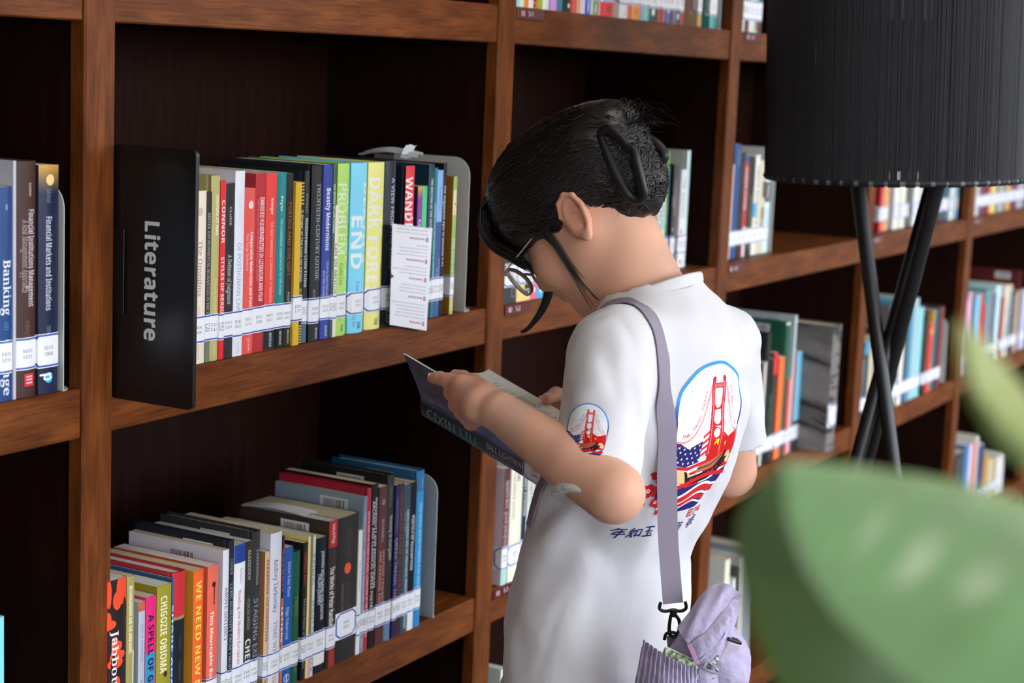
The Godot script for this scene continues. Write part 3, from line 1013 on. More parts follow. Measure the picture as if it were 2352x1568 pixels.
		"648.5|18.9|255|1|160|h|1b1a1d|28,62|k|tall black hardback with a small serif title|T,s,.3,.06,.2,.4,77777d,Catenaccio~T,e,.4,.24,.52,.55,e8e7e4,Monody in Euripides~R,0,.85,1,1,5f7fa0",
		"669.5|11.2|236|1|160|p|2b2456|28,62||thin indigo paperback with pale capitals|T,s,.45,.08,.32,.5,8c88b4,UNDERSTANDING~T,s,.55,.34,.88,.5,c7c4dd,GREEK TRAGIC THEATRE",
		"681.0|12.0|236|1|160|p|33191d|28,62||thin dark maroon paperback with rust capitals|T,s,.7,.05,.78,.5,8c4a3c,THE GREEK SENSE OF THEATRE",
		"693.6|19.0|232|1|160|p|2e4654|28,62||slate blue paperback with small white capitals|T,b,.36,.17,.98,.6,cfd9de,DANTES PARADISO AND THE THEOLOGICAL ORIGINS OF MODERN THOUGHT~T,s,.24,.18,.32,.3,92a4ad,William Franke",
		"712.9|16.5|232|1|160|p|12141a|28,62||black paperback with a white foot|T,i,.32,.22,.42,.7,d9dad8,Andrew Kahn~T,b,.36,.22,.6,.38,f0f0ee,POETICS OF REDEMPTION~R,.0,.87,1,1,e9ebee",
		"729.6|22.9|246|1|160|h|1b6ea8|28,62|k|tall bright blue hardback against the bookend|F,1f8fcb~R,0,0,1,.13,1c6fa6~T,s,.2,.05,.12,.6,8cc4e6,Brill~T,e,.34,.2,.9,.5,cfe7f6,Silius Italicus and the Tradition of the Roman Historians~R,0,.87,1,1,1b80bd",
	], 1],
	["R0", 2, " at the left picture edge", "books at the left edge", [
		"-139.0|20.5|201|-11|165|p|7fd6e8|30,68||bright cyan paperback cut by the picture edge|F,63cde6",
		"-117.5|17.9|235|-11|165|p|6f86c8|30,68||blue paperback with bold white serif title|F,27477e~T,b,.16,.08,.11,.5,d8def0,LIBBY~T,E,.62,.33,.61,.55,eef1f5,Banking~T,i,.45,.62,.68,.55,5b9ad0,on~T,E,.62,.7,.99,.55,eef1f5,Change~T,e,.3,.93,.97,.5,c3d0e6,WILEY",
		"-98.9|4.5|263|-11|165|p|d5d3de||k|tall pale grey paperback behind the blue one|F,bcbcc9",
		"-93.4|33.6|262|-11|165|h|432823|30,68||thick dark brown hardback with silver lettering|T,b,.1,.09,.15,.6,e8ddd8,ELEVENTH~T,b,.3,.2,.62,.68,d8d2d2,Financial Institutions Management~T,i,.24,.24,.56,.4,c3b7ae,A Risk Management Approach~T,s,.2,.67,.8,.5,7d6a62,Anthony Saunders~R,.36,.9,.8,.955,d6303c~H,.44,.91,.72,.95,f0d8d8,d6303c,3",
		"-59.7|31.1|257|-11|165|p|232b45|30,68||navy paperback with a gold top and cyan disc|G,0,.13,d9a347,232b45~O,.55,.065,.2,f6d48c~T,s,.2,.1,.17,.5,8d93a8,Global~T,b,.3,.22,.64,.5,dfe1ea,Financial Markets and Institutions~T,s,.2,.7,.78,.5,a9afc2,TENTH EDITION~O,.5,.93,.2,3fb2e2~T,b,.5,.9,.96,.5,f0f6fa,p",
	], 1],
	["R0b", 3, "", "books at the lower left edge", [
		"-141.9|27.1|234|-8|160|p|5cc8d8|||cyan paperback cut by the left picture edge|F,8adfe6",
	], 0.6],
	["T1", 1, " on the top shelf above the reader", "books on the top shelf above the reader", [
		"985.4|10.1|215|-6|165|p|8fdfe8|24,60||cyan paperback|",
		"995.7|14.8|205|-6|165|p|ece6c8|24,60||cream paperback|",
		"1010.6|14.3|222|-6|165|p|e08a3a|24,60||orange paperback|",
		"1025.5|15.9|205|-6|165|p|ececea|24,60||white paperback|T,s,.2,.86,.95,.5,9aa,Penguin",
		"1041.6|15.3|230|-6|165|p|8a4a3c|24,60||brown and orange paperback|N,7a4038,e07a44,3",
		"1057.1|15.2|222|-6|165|p|a9bb3c|24,60||olive green paperback|",
		"1072.5|21.5|230|-6|165|p|e6ecdf|24,60||pale mint paperback|T,s,.2,.85,.93,.5,8a9a90,POET",
		"1097.9|24.2|222|-6|165|p|cf98d8|24,60||lilac paperback|T,s,.2,.86,.93,.5,7a4f86,Rosenfeld",
		"1123.5|17.3|222|-6|165|p|3f7f96|24,60||teal blue paperback|",
		"1141.1|28.7|215|-6|165|p|243430|24,60||dark green paperback|O,.7,.95,.14,e6efe8",
		"1170.6|20.2|185|-6|165|p|dd4f38|24,60||red orange paperback|",
		"1191.1|13.9|230|-6|165|p|e7a884|24,60||peach striped paperback|",
		"1205.4|17.2|210|-6|165|p|e4dee4|24,60||plain white paperback|",
		"1223.0|19.5|230|-6|165|p|2f56cc|24,60||royal blue paperback|R,.4,.9,.6,.98,dfe6fa",
		"1242.6|8.2|198|-6|165|p|dcdfee|24,60||pale blue paperback|",
		"1250.9|19.6|222|-6|165|p|78a550|24,60||grass green paperback|R,.4,.92,.6,.98,e6f0d8",
		"1270.9|9.6|185|-6|165|p|f08fa0|24,60||pink paperback|",
		"1282.2|45.6|198|-6|165|p|e53a36|24,60||bright red paperback|T,e,.3,.9,.97,.6,5a1414,M",
		"1353.7|33.3|185|-6|165|p|f0f0f0|24,60||glossy white paperback|L,.8,.86,.6,.97,333",
		"1387.5|11.9|205|-6|165|p|e02f2c|24,60||scarlet paperback|",
		"1401.2|39.2|210|-6|165|p|f09a3c|24,60||amber paperback|T,e,.3,.9,.97,.5,a8641c,B",
		"1440.8|14.6|230|-6|165|p|86b0de|24,60||light blue paperback|",
		"1455.8|22.9|198|-6|165|p|5cb8ac|24,60||aqua paperback|O,.6,.93,.12,c8d884",
		"1479.4|32.8|210|-6|165|p|2b3d40|24,60||black green paperback|O,.4,.92,.2,e9f0ee~R,.3,.9,.5,.92,e9f0ee",
		"1513.1|20.9|215|-6|165|p|a83b34|24,60||brick red paperback|",
		"1535.0|16.3|185|-6|165|p|8f2f30|24,60||wine red paperback|",
		"1551.9|14.9|215|-6|165|p|4a6fb8|24,60||mid blue paperback|O,.5,.9,.2,dfe6f4",
		"1567.3|13.1|198|-6|165|p|6b3a30|24,60||brown paperback|",
		"1581.4|30.0|185|-6|165|p|27405f|24,60||dark blue paperback|O,.7,.92,.2,e6ecf4",
		"1612.0|17.2|222|-6|165|p|b0433e|24,60||rust red paperback|",
		"1695.2|18.1|198|-6|165|p|2a2320|24,60|f|tan paperback|F,c99a66~",
		"1760.4|33.0|210|-9|165|p|2f9c94|24,60||teal green paperback|",
	], 0.8],
	["R3", 2, "", "books behind the reader's head", [
		"981.6|42.4|241|-5|165|p|2f3032|27,66||charcoal paperback with a small box mark|F,363739~T,s,.3,.6,.7,.5,c9c9c9,XR~R,.55,.9,.95,.96,8a8a8a~R,.6,.905,.9,.955,363739",
		"1024.1|46.9|196|-5|165|p|f1d07a|27,66||yellow paperback with a black penguin shape|F,f3d584~R,.55,.85,1,.93,2a2622~R,.6,.9,.85,.965,f3f0ea~O,.72,.93,.1,1b1b1b",
		"1071.1|22.9|198|-5|165|p|ea6f8c|27,66||pink paperback under the spectacles|O,.5,.92,.2,f6d5dc",
		"1094.1|23.2|196|-5|165|p|45aede|27,66||bright blue paperback under the spectacles|O,.5,.93,.2,e4f3fa",
		"1134.3|26.5|205|-5|165|p|2b3438|27,66||charcoal paperback right of the spectacles|T,s,.2,.86,.96,.5,aab,Vintage",
		"1161.6|24.6|200|-5|165|p|3c4f78|27,66||dull blue paperback beside the reader's chin|O,.5,.9,.15,c8d0e0",
		"1187.7|24.1|205|-5|165|p|b0473c|27,66||rust paperback beside the reader's lips|",
		"1579.2|46.9|175|-49|165|p|d9cfa8|27,66||straw coloured paperback behind the bun|T,e,.3,.2,.8,.5,8b7a4a,Journals",
		"1626.3|27.2|205|-49|165|p|ece4cc|27,66||cream paperback with a maroon title strip|F,e9dfc4~R,.25,0,1,.96,6b2b2c~T,b,.5,.1,.95,.62,efe6da,Andre Gide The Counterfeiters",
		"1653.6|34.8|203|-49|165|p|f0e9d2|||cream paperback with sky blue capitals|T,b,.36,.14,.62,.66,3f9dc9,MIRACULEUSE~T,b,.36,.3,.64,.3,3f9dc9,LA PECHE~T,i,.34,.66,.92,.5,7d7a6a,le Quartidien~R,0,.915,1,.925,3b8fc6",
		"1688.6|6.0|235|-49|165|h|7cc23e|27,66||slim bright green hardback|F,7cc93e~T,b,.7,.42,.62,.5,eef4e4,Virtue",
		"1694.7|7.0|204|-49|165|p|234f74|27,66||very thin navy paperback|",
		"1721.7|17.9|208|-49|165|p|17171a|27,66||black paperback with a brown spine|F,4a4140~T,s,.5,.15,.5,.6,cfc8c2,SCHINDLERS~T,s,.4,.3,.42,.2,cfc8c2,LIST~O,.4,.62,.14,e8e5e0",
		"1758.5|24.9|196|-49|165|p|e9e9ee|27,66||white paperback with a small brown figure|F,f0f0f0~T,e,.4,.06,.5,.66,9b948a,THE ASCENT~T,e,.36,.1,.52,.36,a8a198,OF MONEY~O,.4,.62,.14,a8734c~R,.3,.62,.45,.78,a8734c~O,.5,.94,.2,e0742c",
		"1783.5|15.8|234|-49|165|h|d2d6d8|27,66|k|tall pale aqua hardback|F,d6eef0~T,s,.3,.1,.6,.5,9cb8bc,A Student Guide to Teaching and Learning",
	], 0.9],
	["R3b", 3, " on the shelf below the open book", "books below the open book", [
		"1006.5|19.1|200|-2|160|p|dfc8d2|27,66||maroon spined paperback with a pink cover|F,5c2530~T,e,.5,.1,.68,.5,f0e6e2,MARYS BOY, JEAN-JACQUES~T,e,.4,.72,.98,.5,f0e6e2,Vincent OSullivan~R,0,.8,1,1,a8d8cc",
		"1028.8|40.9|212|-2|160|p|efeadb|27,66||cream paperback with small dark lettering|F,ece8d4~T,s,.2,.1,.5,.3,8a8878,translated stories~T,b,.26,.02,.2,.6,4b5560,WANDERS",
		"1071.2|13.4|208|-2|160|p|1e3142|27,66||navy paperback with white capitals|T,b,.6,.02,.5,.5,e3e9ec,MARGARET ATWOOD",
		"1086.9|28.1|205|-2|160|p|cfcfc8|27,66||grey paperback beside the white shirt|T,e,.3,.1,.4,.5,777,Angle",
		"1116.6|28.6|210|-2|160|p|9a4a3c|27,66||brick red paperback hidden mostly by the shirt|",
	], 0.9],
	["R4", 2, " on the middle shelf left of the lamp", "books left of the lamp shade", [
		"2007.7|10.7|201|-45|165|p|f0c4a0|26,60||thin peach paperback|F,f0c0a0",
		"2018.9|32.0|243|-45|165|p|22478a|26,60||tall blue paperback|F,28508e~T,s,.24,.06,.2,.7,d6e0f0,Nineteen",
		"2051.2|27.8|225|-45|165|p|26241f|26,60||black paperback beside the tall blue one|T,s,.3,.1,.3,.5,666,Nostra",
		"2079.5|23.2|217|-45|165|p|e9e6e6|26,60||red paperback with a blue top|F,b5303c~R,0,0,1,.06,2f4a9a~R,.3,.7,1,1,ece9ea~T,b,.5,.1,.55,.4,e8d6d4,GOREN STONE",
		"2103.2|35.5|215|-45|165|p|1d1f1d|26,60||black paperback with slanted gold title|F,24251f~T,i,.36,.38,.95,.6,b9b48a,An Enfranchised Reader",
		"2139.3|25.9|218|-45|165|p|eceae2|26,60||white paperback with a sky blue patch|T,b,.46,.1,.9,.6,6b6b66,CRISTA WATKINS A HOLE~R,0,.48,.7,.62,4cb0e6",
		"2166.2|38.4|205|-45|165|p|d6cfae|26,60||cream paperback with brown photo strips|F,d6cfb4~R,.5,.22,1,.4,4a4634~R,.5,.5,1,.72,7a5230~T,b,.3,.62,.8,.75,e8e0c8,JOSEPH",
		"2205.3|31.4|201|-45|165|p|cfe4ea|26,60||pale aqua paperback with a brown block|F,d6eaf0~R,0,.22,1,.44,4a3232~T,b,.4,.24,.42,.5,e9e3e3,SHADIO~T,s,.5,.5,.7,.5,8aa0aa,HOUSE~T,s,.4,.1,.2,.5,8aa0aa,BY",
	], 0.9],
	["T3", 1, " on the top shelf touching the lamp shade", "books on the top shelf by the lamp shade", [
		"1921.1|7.6|200|-6|165|p|eeeeee|24,64||white paperback|",
		"1929.2|10.2|212|-6|165|p|4a2a34|24,64||plum paperback|",
		"1939.9|15.5|205|-6|165|p|6e2228|24,64||maroon paperback|",
		"1955.9|23.9|222|-6|165|p|dfeae4|24,64||pale mint paperback|",
		"1980.4|21.5|210|-6|165|p|8adcb8|24,64||mint and red paperback|R,.3,.83,.85,.98,d8403a",
		"2002.7|21.0|215|-6|165|p|333b38|24,64||dark grey paperback|",
	], 0.8],
	["R5", 3, " near the right elbow", "books near the right elbow", [
		"2150.7|18.3|190|-16|165|p|efd93c|27,62||yellow paperback showing past the sleeve|F,f0dc3c",
		"2169.5|17.9|236|-16|165|p|35332c|27,62||dark paperback with gold lettering|T,s,.4,.1,.8,.5,b9b48a,LOOK AGAIN AND SEE",
		"2188.2|17.8|236|-16|165|p|e9e7ec|27,62||slim white paperback|F,ece8e8~R,0,0,.3,1,8a7a4a",
		"2206.8|20.6|300|-16|165|h|16201c|27,62|k|tall black green hardback|F,1a2420",
		"2227.9|23.8|239|-16|165|p|1a221f|27,62||black paperback with green capitals|T,b,.4,.34,.9,.5,2f9a5a,ART ABOUT ME AFTER",
		"2252.3|21.3|250|-16|165|p|6a3a34|27,62||dark paperback with a red top|F,3c2a28~R,0,0,1,.2,e0323c~T,s,.4,.24,.9,.5,8a6a64,museum and gallery studies",
		"2273.8|34.8|237|-12|165|p|d2562a|27,62||bright orange paperback|F,ee7436",
		"2320.7|21.1|312|-16|165|h|1f5a44|27,62|k|tall green hardback|F,246048~R,0,0,1,.02,e0e0e0",
		"2342.0|14.5|178|-12|165|p|f0645c|27,62||short coral paperback|F,f2706a",
		"2368.8|12.9|323|-16|165|p|b9c4c8|27,62|k|very tall pale grey paperback|F,c4ced2",
		"2382.6|13.5|231|-16|165|p|a8382a|27,62||thin brick red paperback|",
		"2397.6|36.4|235|-16|165|p|6a8896|27,62||light blue paperback with a dark foot|F,7cc4e0~R,0,.7,1,1,1c2a36",
		"2434.1|56.3|300|59|285|h|77726e|60,112|q|huge grey album with a charcoal sketch cover|M",
	], 0.9],
	["T4", 2, " right under the lamp shade", "books right under the lamp shade", [
		"3013.1|25.6|215|-42|165|p|a3222a|27,66||red hardback|F,d8404a",
		"3040.1|43.8|205|-42|165|p|c98a58|27,66||peach orange paperback|F,e0a06c",
		"3127.6|49.8|220|-42|165|p|d6d8dc|27,66||thick white hardback|F,e9ece4",
		"3185.0|50.0|212|-42|165|p|e9e6d6|27,66||cream hardback|F,ecead8",
		"3236.5|21.8|190|-42|165|p|2f3d22|27,66||thin dark green paperback|",
		"3301.7|44.1|225|-42|165|p|cdd2d2|27,66||glossy white hardback|F,eef0ec",
		"3347.8|46.8|215|-42|165|p|d8d8d4|27,66||grey white paperback|F,dcdcd6~T,s,.5,.1,.7,.5,8a8a88,PAWNEE",
		"3396.3|25.2|210|-42|165|p|6ea84a|27,66||leaf green paperback|N,5a9a44,d6e0c8,4",
		"3444.3|54.8|208|-42|165|p|c8b48c|27,66||sand coloured paperback|F,d0c09a",
		"3503.4|64.6|215|-42|165|p|5a3040|27,66||plum paperback|",
		"3572.3|70.6|205|-42|165|p|3a5a6a|27,66||slate paperback|",
		"3643.0|30.1|200|-36|165|p|e6ecec|27,66||white paperback|",
		"3675.4|47.9|222|-36|165|p|58b0ea|27,66||sky blue paperback|F,62b8f0",
	], 0.8],
	["T5", 2, " on the rightmost shelf under the lamp shade", "books on the rightmost shelf under the shade", [
		"3861.3|19.9|212|-24|160|p|e6dcae|27,62||cream paperback|",
		"3883.1|29.8|205|-24|160|p|b9bcc4|27,62||silver grey paperback|",
		"3914.9|20.2|220|-24|160|p|2a3a63|27,62||navy paperback|",
		"3937.1|42.8|205|-24|160|p|8a2a4a|27,62||magenta paperback|",
		"3981.9|28.2|195|-24|160|p|1f1c1e|27,62||black paperback|",
		"4012.2|33.6|205|-24|160|p|d8583c|27,62||red and yellow paperback|",
		"4047.8|54.8|220|-24|160|p|e6d978|27,62||pale yellow paperback|",
		"4104.6|29.3|205|-24|160|p|5a6a44|27,62||olive paperback|",
		"4136.1|45.6|205|-24|160|p|b4bcc0|27,62||light grey paperback|",
		"4183.8|51.7|195|-24|160|p|8a8c84|27,62||mid grey paperback|",
		"4237.6|47.0|195|-24|160|p|e8a83c|27,62||amber paperback|",
		"4286.8|36.6|205|-24|160|p|2f2c2e|27,62||charcoal paperback|",
		"4325.6|48.3|205|-24|160|p|7a3a6a|27,62||purple paperback|",
		"4376.1|43.3|205|-24|160|p|cbb9a8|27,62||beige paperback|",
		"4421.7|55.5|205|-24|160|p|7a9ab4|27,62||dusty blue paperback|",
	], 0.7],
	["R7", 3, " on the shelf behind the lamp legs", "books behind the lamp legs", [
		"2838.6|12.5|180|-6|165|p|d8c03c|27,62||thin yellow paperback|",
		"2854.1|12.6|182|-6|165|p|22211d|27,62||short black paperback with white capitals|T,b,.5,.1,.7,.5,e0dcd0,REQUESTED",
		"2866.9|28.5|206|-6|165|p|2a3d50|27,62||dark paperback with a cyan top|R,0,0,.7,.16,3cb0e0",
		"2895.5|29.8|218|-3|165|p|cfc6a8|27,62||beige paperback with a pink top|F,d0c8aa",
		"2930.3|13.7|238|-6|165|p|203040|27,62||dark navy paperback with white capitals|T,b,.5,.2,.75,.5,dfe6ea,MIKE MEYER THATCH",
		"2949.2|20.4|220|-6|165|p|8a2a2a|27,62||rust brown paperback|F,8a3024",
		"2969.7|25.4|235|-6|165|h|c03038|27,62|k|bright red hardback with a sticker|",
		"3017.7|31.9|180|-6|165|p|2a2440|27,62||dark violet paperback|N,2a2440,5a4a80,3",
		"3049.7|6.0|285|-6|165|p|6a6a6c|27,62||very tall lilac white book|F,d6d6e6~T,s,.3,.15,.3,.5,7a7a8a,Hideaway",
		"3080.2|27.4|232|-6|165|p|e0e0dc|27,62||red paperback between the lamp legs|F,e0443c",
		"3107.7|31.7|233|-6|165|p|e6e4dc|27,62||cream paperback between the lamp legs|F,ecead8",
		"3141.8|20.1|228|-6|165|p|2a3a2a|27,62||dark green paperback between the lamp legs|",
		"3162.1|37.2|234|-6|165|p|e4e4e4|27,62||white paperback with a pink band|F,e8e4e0~R,0,.2,1,.32,e08a7a",
		"3199.5|38.5|254|-6|165|h|2f2f2c|27,62||black hardback behind the lamp leg|",
		"3238.1|39.6|272|-6|165|h|4a90b0|27,62||blue hardback behind the lamp leg|",
		"3278.8|41.4|281|-6|165|h|a8c4c8|27,62||tall pale teal hardback behind the lamp leg|",
		"3325.5|44.0|252|-6|165|h|8ac4cc|27,62||tall aqua hardback right of the lamp legs|F,8ecfd6",
		"3383.1|20.0|227|-6|165|p|26221f|27,62||black paperback right of the lamp legs|T,s,.4,.1,.9,.5,b8b0a4,Sense and Memory",
		"3403.2|11.2|236|-6|165|p|3a3430|27,62||thin charcoal paperback|",
		"3418.5|35.8|198|-3|165|p|d83a30|27,62||red paperback with an orange disc|F,e0443a~O,.5,.12,.3,f0a838",
		"3456.6|11.7|232|-6|165|p|e0a83c|27,62||amber paperback with a red stripe|R,0,.3,1,.6,c03040",
		"3469.1|41.3|234|-6|165|h|2f5a66|27,62||dark teal hardback|F,3a6a76",
		"3511.8|18.9|237|-6|165|h|26282c|27,62||black hardback near the end of the row|",
		"3532.7|38.2|234|-6|165|h|7a2a2e|27,62||dark red hardback at the end of the row|F,8a3034",
	], 0.8],
	["R8", 3, " between the lamp legs and picture edge", "books right of the lamp legs", [
		"3800.7|25.4|228|-8|160|p|d8a0b8|27,62||dusty pink paperback|",
		"3826.2|37.8|251|-8|160|p|e0b8cc|27,62||pale pink paperback|F,e0b4cc",
		"3866.9|30.5|244|-8|160|p|2f2c22|27,62||black paperback beside the pink ones|",
		"3901.8|58.3|235|-8|160|p|6ab8e0|27,62||sky blue paperback near the leaf tip|F,74c4e8",
		"3960.5|36.3|236|-8|160|p|c8582c|27,62||burnt orange paperback|F,d05a2e",
		"4009.7|27.1|196|-8|160|p|c02848|27,62||short crimson paperback|",
		"4037.0|29.3|240|-8|160|h|5a9aa4|27,62||grey teal hardback|F,62a8b2",
		"4070.9|41.5|231|-8|160|p|8a8c94|27,62||mid grey paperback|",
		"4116.1|38.1|222|-8|160|p|34566e|27,62||slate blue paperback|",
		"4154.3|62.6|243|-8|160|h|a8d4d8|27,62||pale aqua hardback|F,c8e6ea",
		"4231.0|34.3|201|-8|160|p|a83a3c|27,62||red and white striped paperback|H,0,0,1,1,b04a4c,e8dcd8,16",
		"4265.4|25.0|233|-8|160|h|e6dcc8|27,62||ivory hardback|F,ece6da",
		"4291.7|56.2|232|-8|160|p|caa878|27,62||patterned tan paperback|N,d8cbb0,8aa0a8,6",
		"4358.3|56.2|205|-8|160|p|26281f|27,62||black paperback with mauve capitals|T,b,.7,.05,.9,.5,b8a0a8,BLACK PICTURES",
		"4415.8|30.7|203|-8|160|p|d0b890|27,62||sand paperback|",
		"4446.6|6.9|268|-8|230|h|5c1418|27,62|k|very tall wine red album|F,7a1c1c",
		"4489.8|78.9|197|-8|160|p|b8b8d0|27,62||lavender paperback at the picture edge|F,c0c0dc",
	], 0.7],
	["R9", 4, " on the bottom right shelf", "books on the bottom right shelf", [
		"3796.2|40.1|225|-8|160|p|3a3634|27,62||charcoal paperback by the post|",
		"3836.4|38.3|230|-8|160|p|2a2a2c|27,62||black paperback second from the post|T,s,.4,.05,.5,.5,b8b8b8,Women",
		"3875.1|44.9|229|-8|160|p|3c4642|27,62||grey green paperback|",
		"3920.2|53.8|243|-8|160|p|3f6fa0|27,62||mid blue paperback|F,4a7fb4",
		"3975.6|40.1|237|-8|160|p|c4c6d8|27,62||pale lilac paperback|F,d0d4e4",
		"4015.8|36.9|237|-8|160|p|d8443c|27,62||vermilion paperback|F,dc483e",
		"4052.9|41.3|249|-8|160|h|c8ccc0|27,62|k|pale sage hardback|F,ccd0c4",
		"4105.2|53.9|213|-8|160|p|4a4a78|27,62||violet blue paperback|",
		"4172.5|55.1|168|-8|160|p|c89a4a|27,62||ochre paperback|",
		"4234.2|51.9|145|-8|160|p|d6cdb8|27,62||stone coloured paperback|",
		"4287.3|44.2|141|-8|160|p|b8a060|27,62||khaki gold paperback|",
		"4331.6|101.1|137|-8|160|p|dcdcd8|27,62||white paperback at the end of its row|",
	], 0.7],
	["R6", 4, " behind the lilac bag", "books behind the lilac bag", [
		"2057.4|30.7|287|-25|115|p|efece0|||small cream paperback|F,f0ead0",
		"2110.5|20.9|232|-25|175|h|dcdfe0||k|large white hardback|",
		"2131.5|19.6|252|-25|175|h|2a3230||k|black green hardback|",
		"2151.2|37.4|272|-25|175|h|c9c3c0|||pale grey hardback|F,c4bcb8",
		"2191.3|54.4|285|-25|175|h|8a8c90|||mid grey hardback|",
	], 0.7],
	["R10", 4, " on the bottom shelf", "books on the bottom shelf", [
		"1062.4|18.6|311|-25|175|p|d2d2d0|||white paperback with a cream page block|F,d8d8d4",
	], 0.6],
]
# ------------------------------------------------------------------ smooth shapes: a signed distance made of ellipsoids and tapered capsules, meshed as surface nets
class Prim:
	var kind := 0
	var a: Vector3
	var b: Vector3
	var ba: Vector3
	var l2 := 1.0
	var ra := 0.0
	var rb := 0.0
	var k := 0.02
	var sub := 0
	var inv := Basis()
	var turned := false
	var r: Vector3
	var r2: Vector3
	var has_clip := false
	var cn: Vector3
	var co := 0.0
	func dist(p: Vector3) -> float:
		var d: float
		if kind == 0:
			var q := p - a
			if turned: q = inv * q
			var k0 := (q / r).length()
			var k1 := (q / r2).length() + 1e-9
			d = k0 * (k0 - 1.0) / k1
		else:
			var pa := p - a
			var h := clampf(pa.dot(ba) / l2, 0.0, 1.0)
			d = (pa - ba * h).length() - (ra + (rb - ra) * h)
		if has_clip: d = maxf(d, p.dot(cn) - co)
		return d

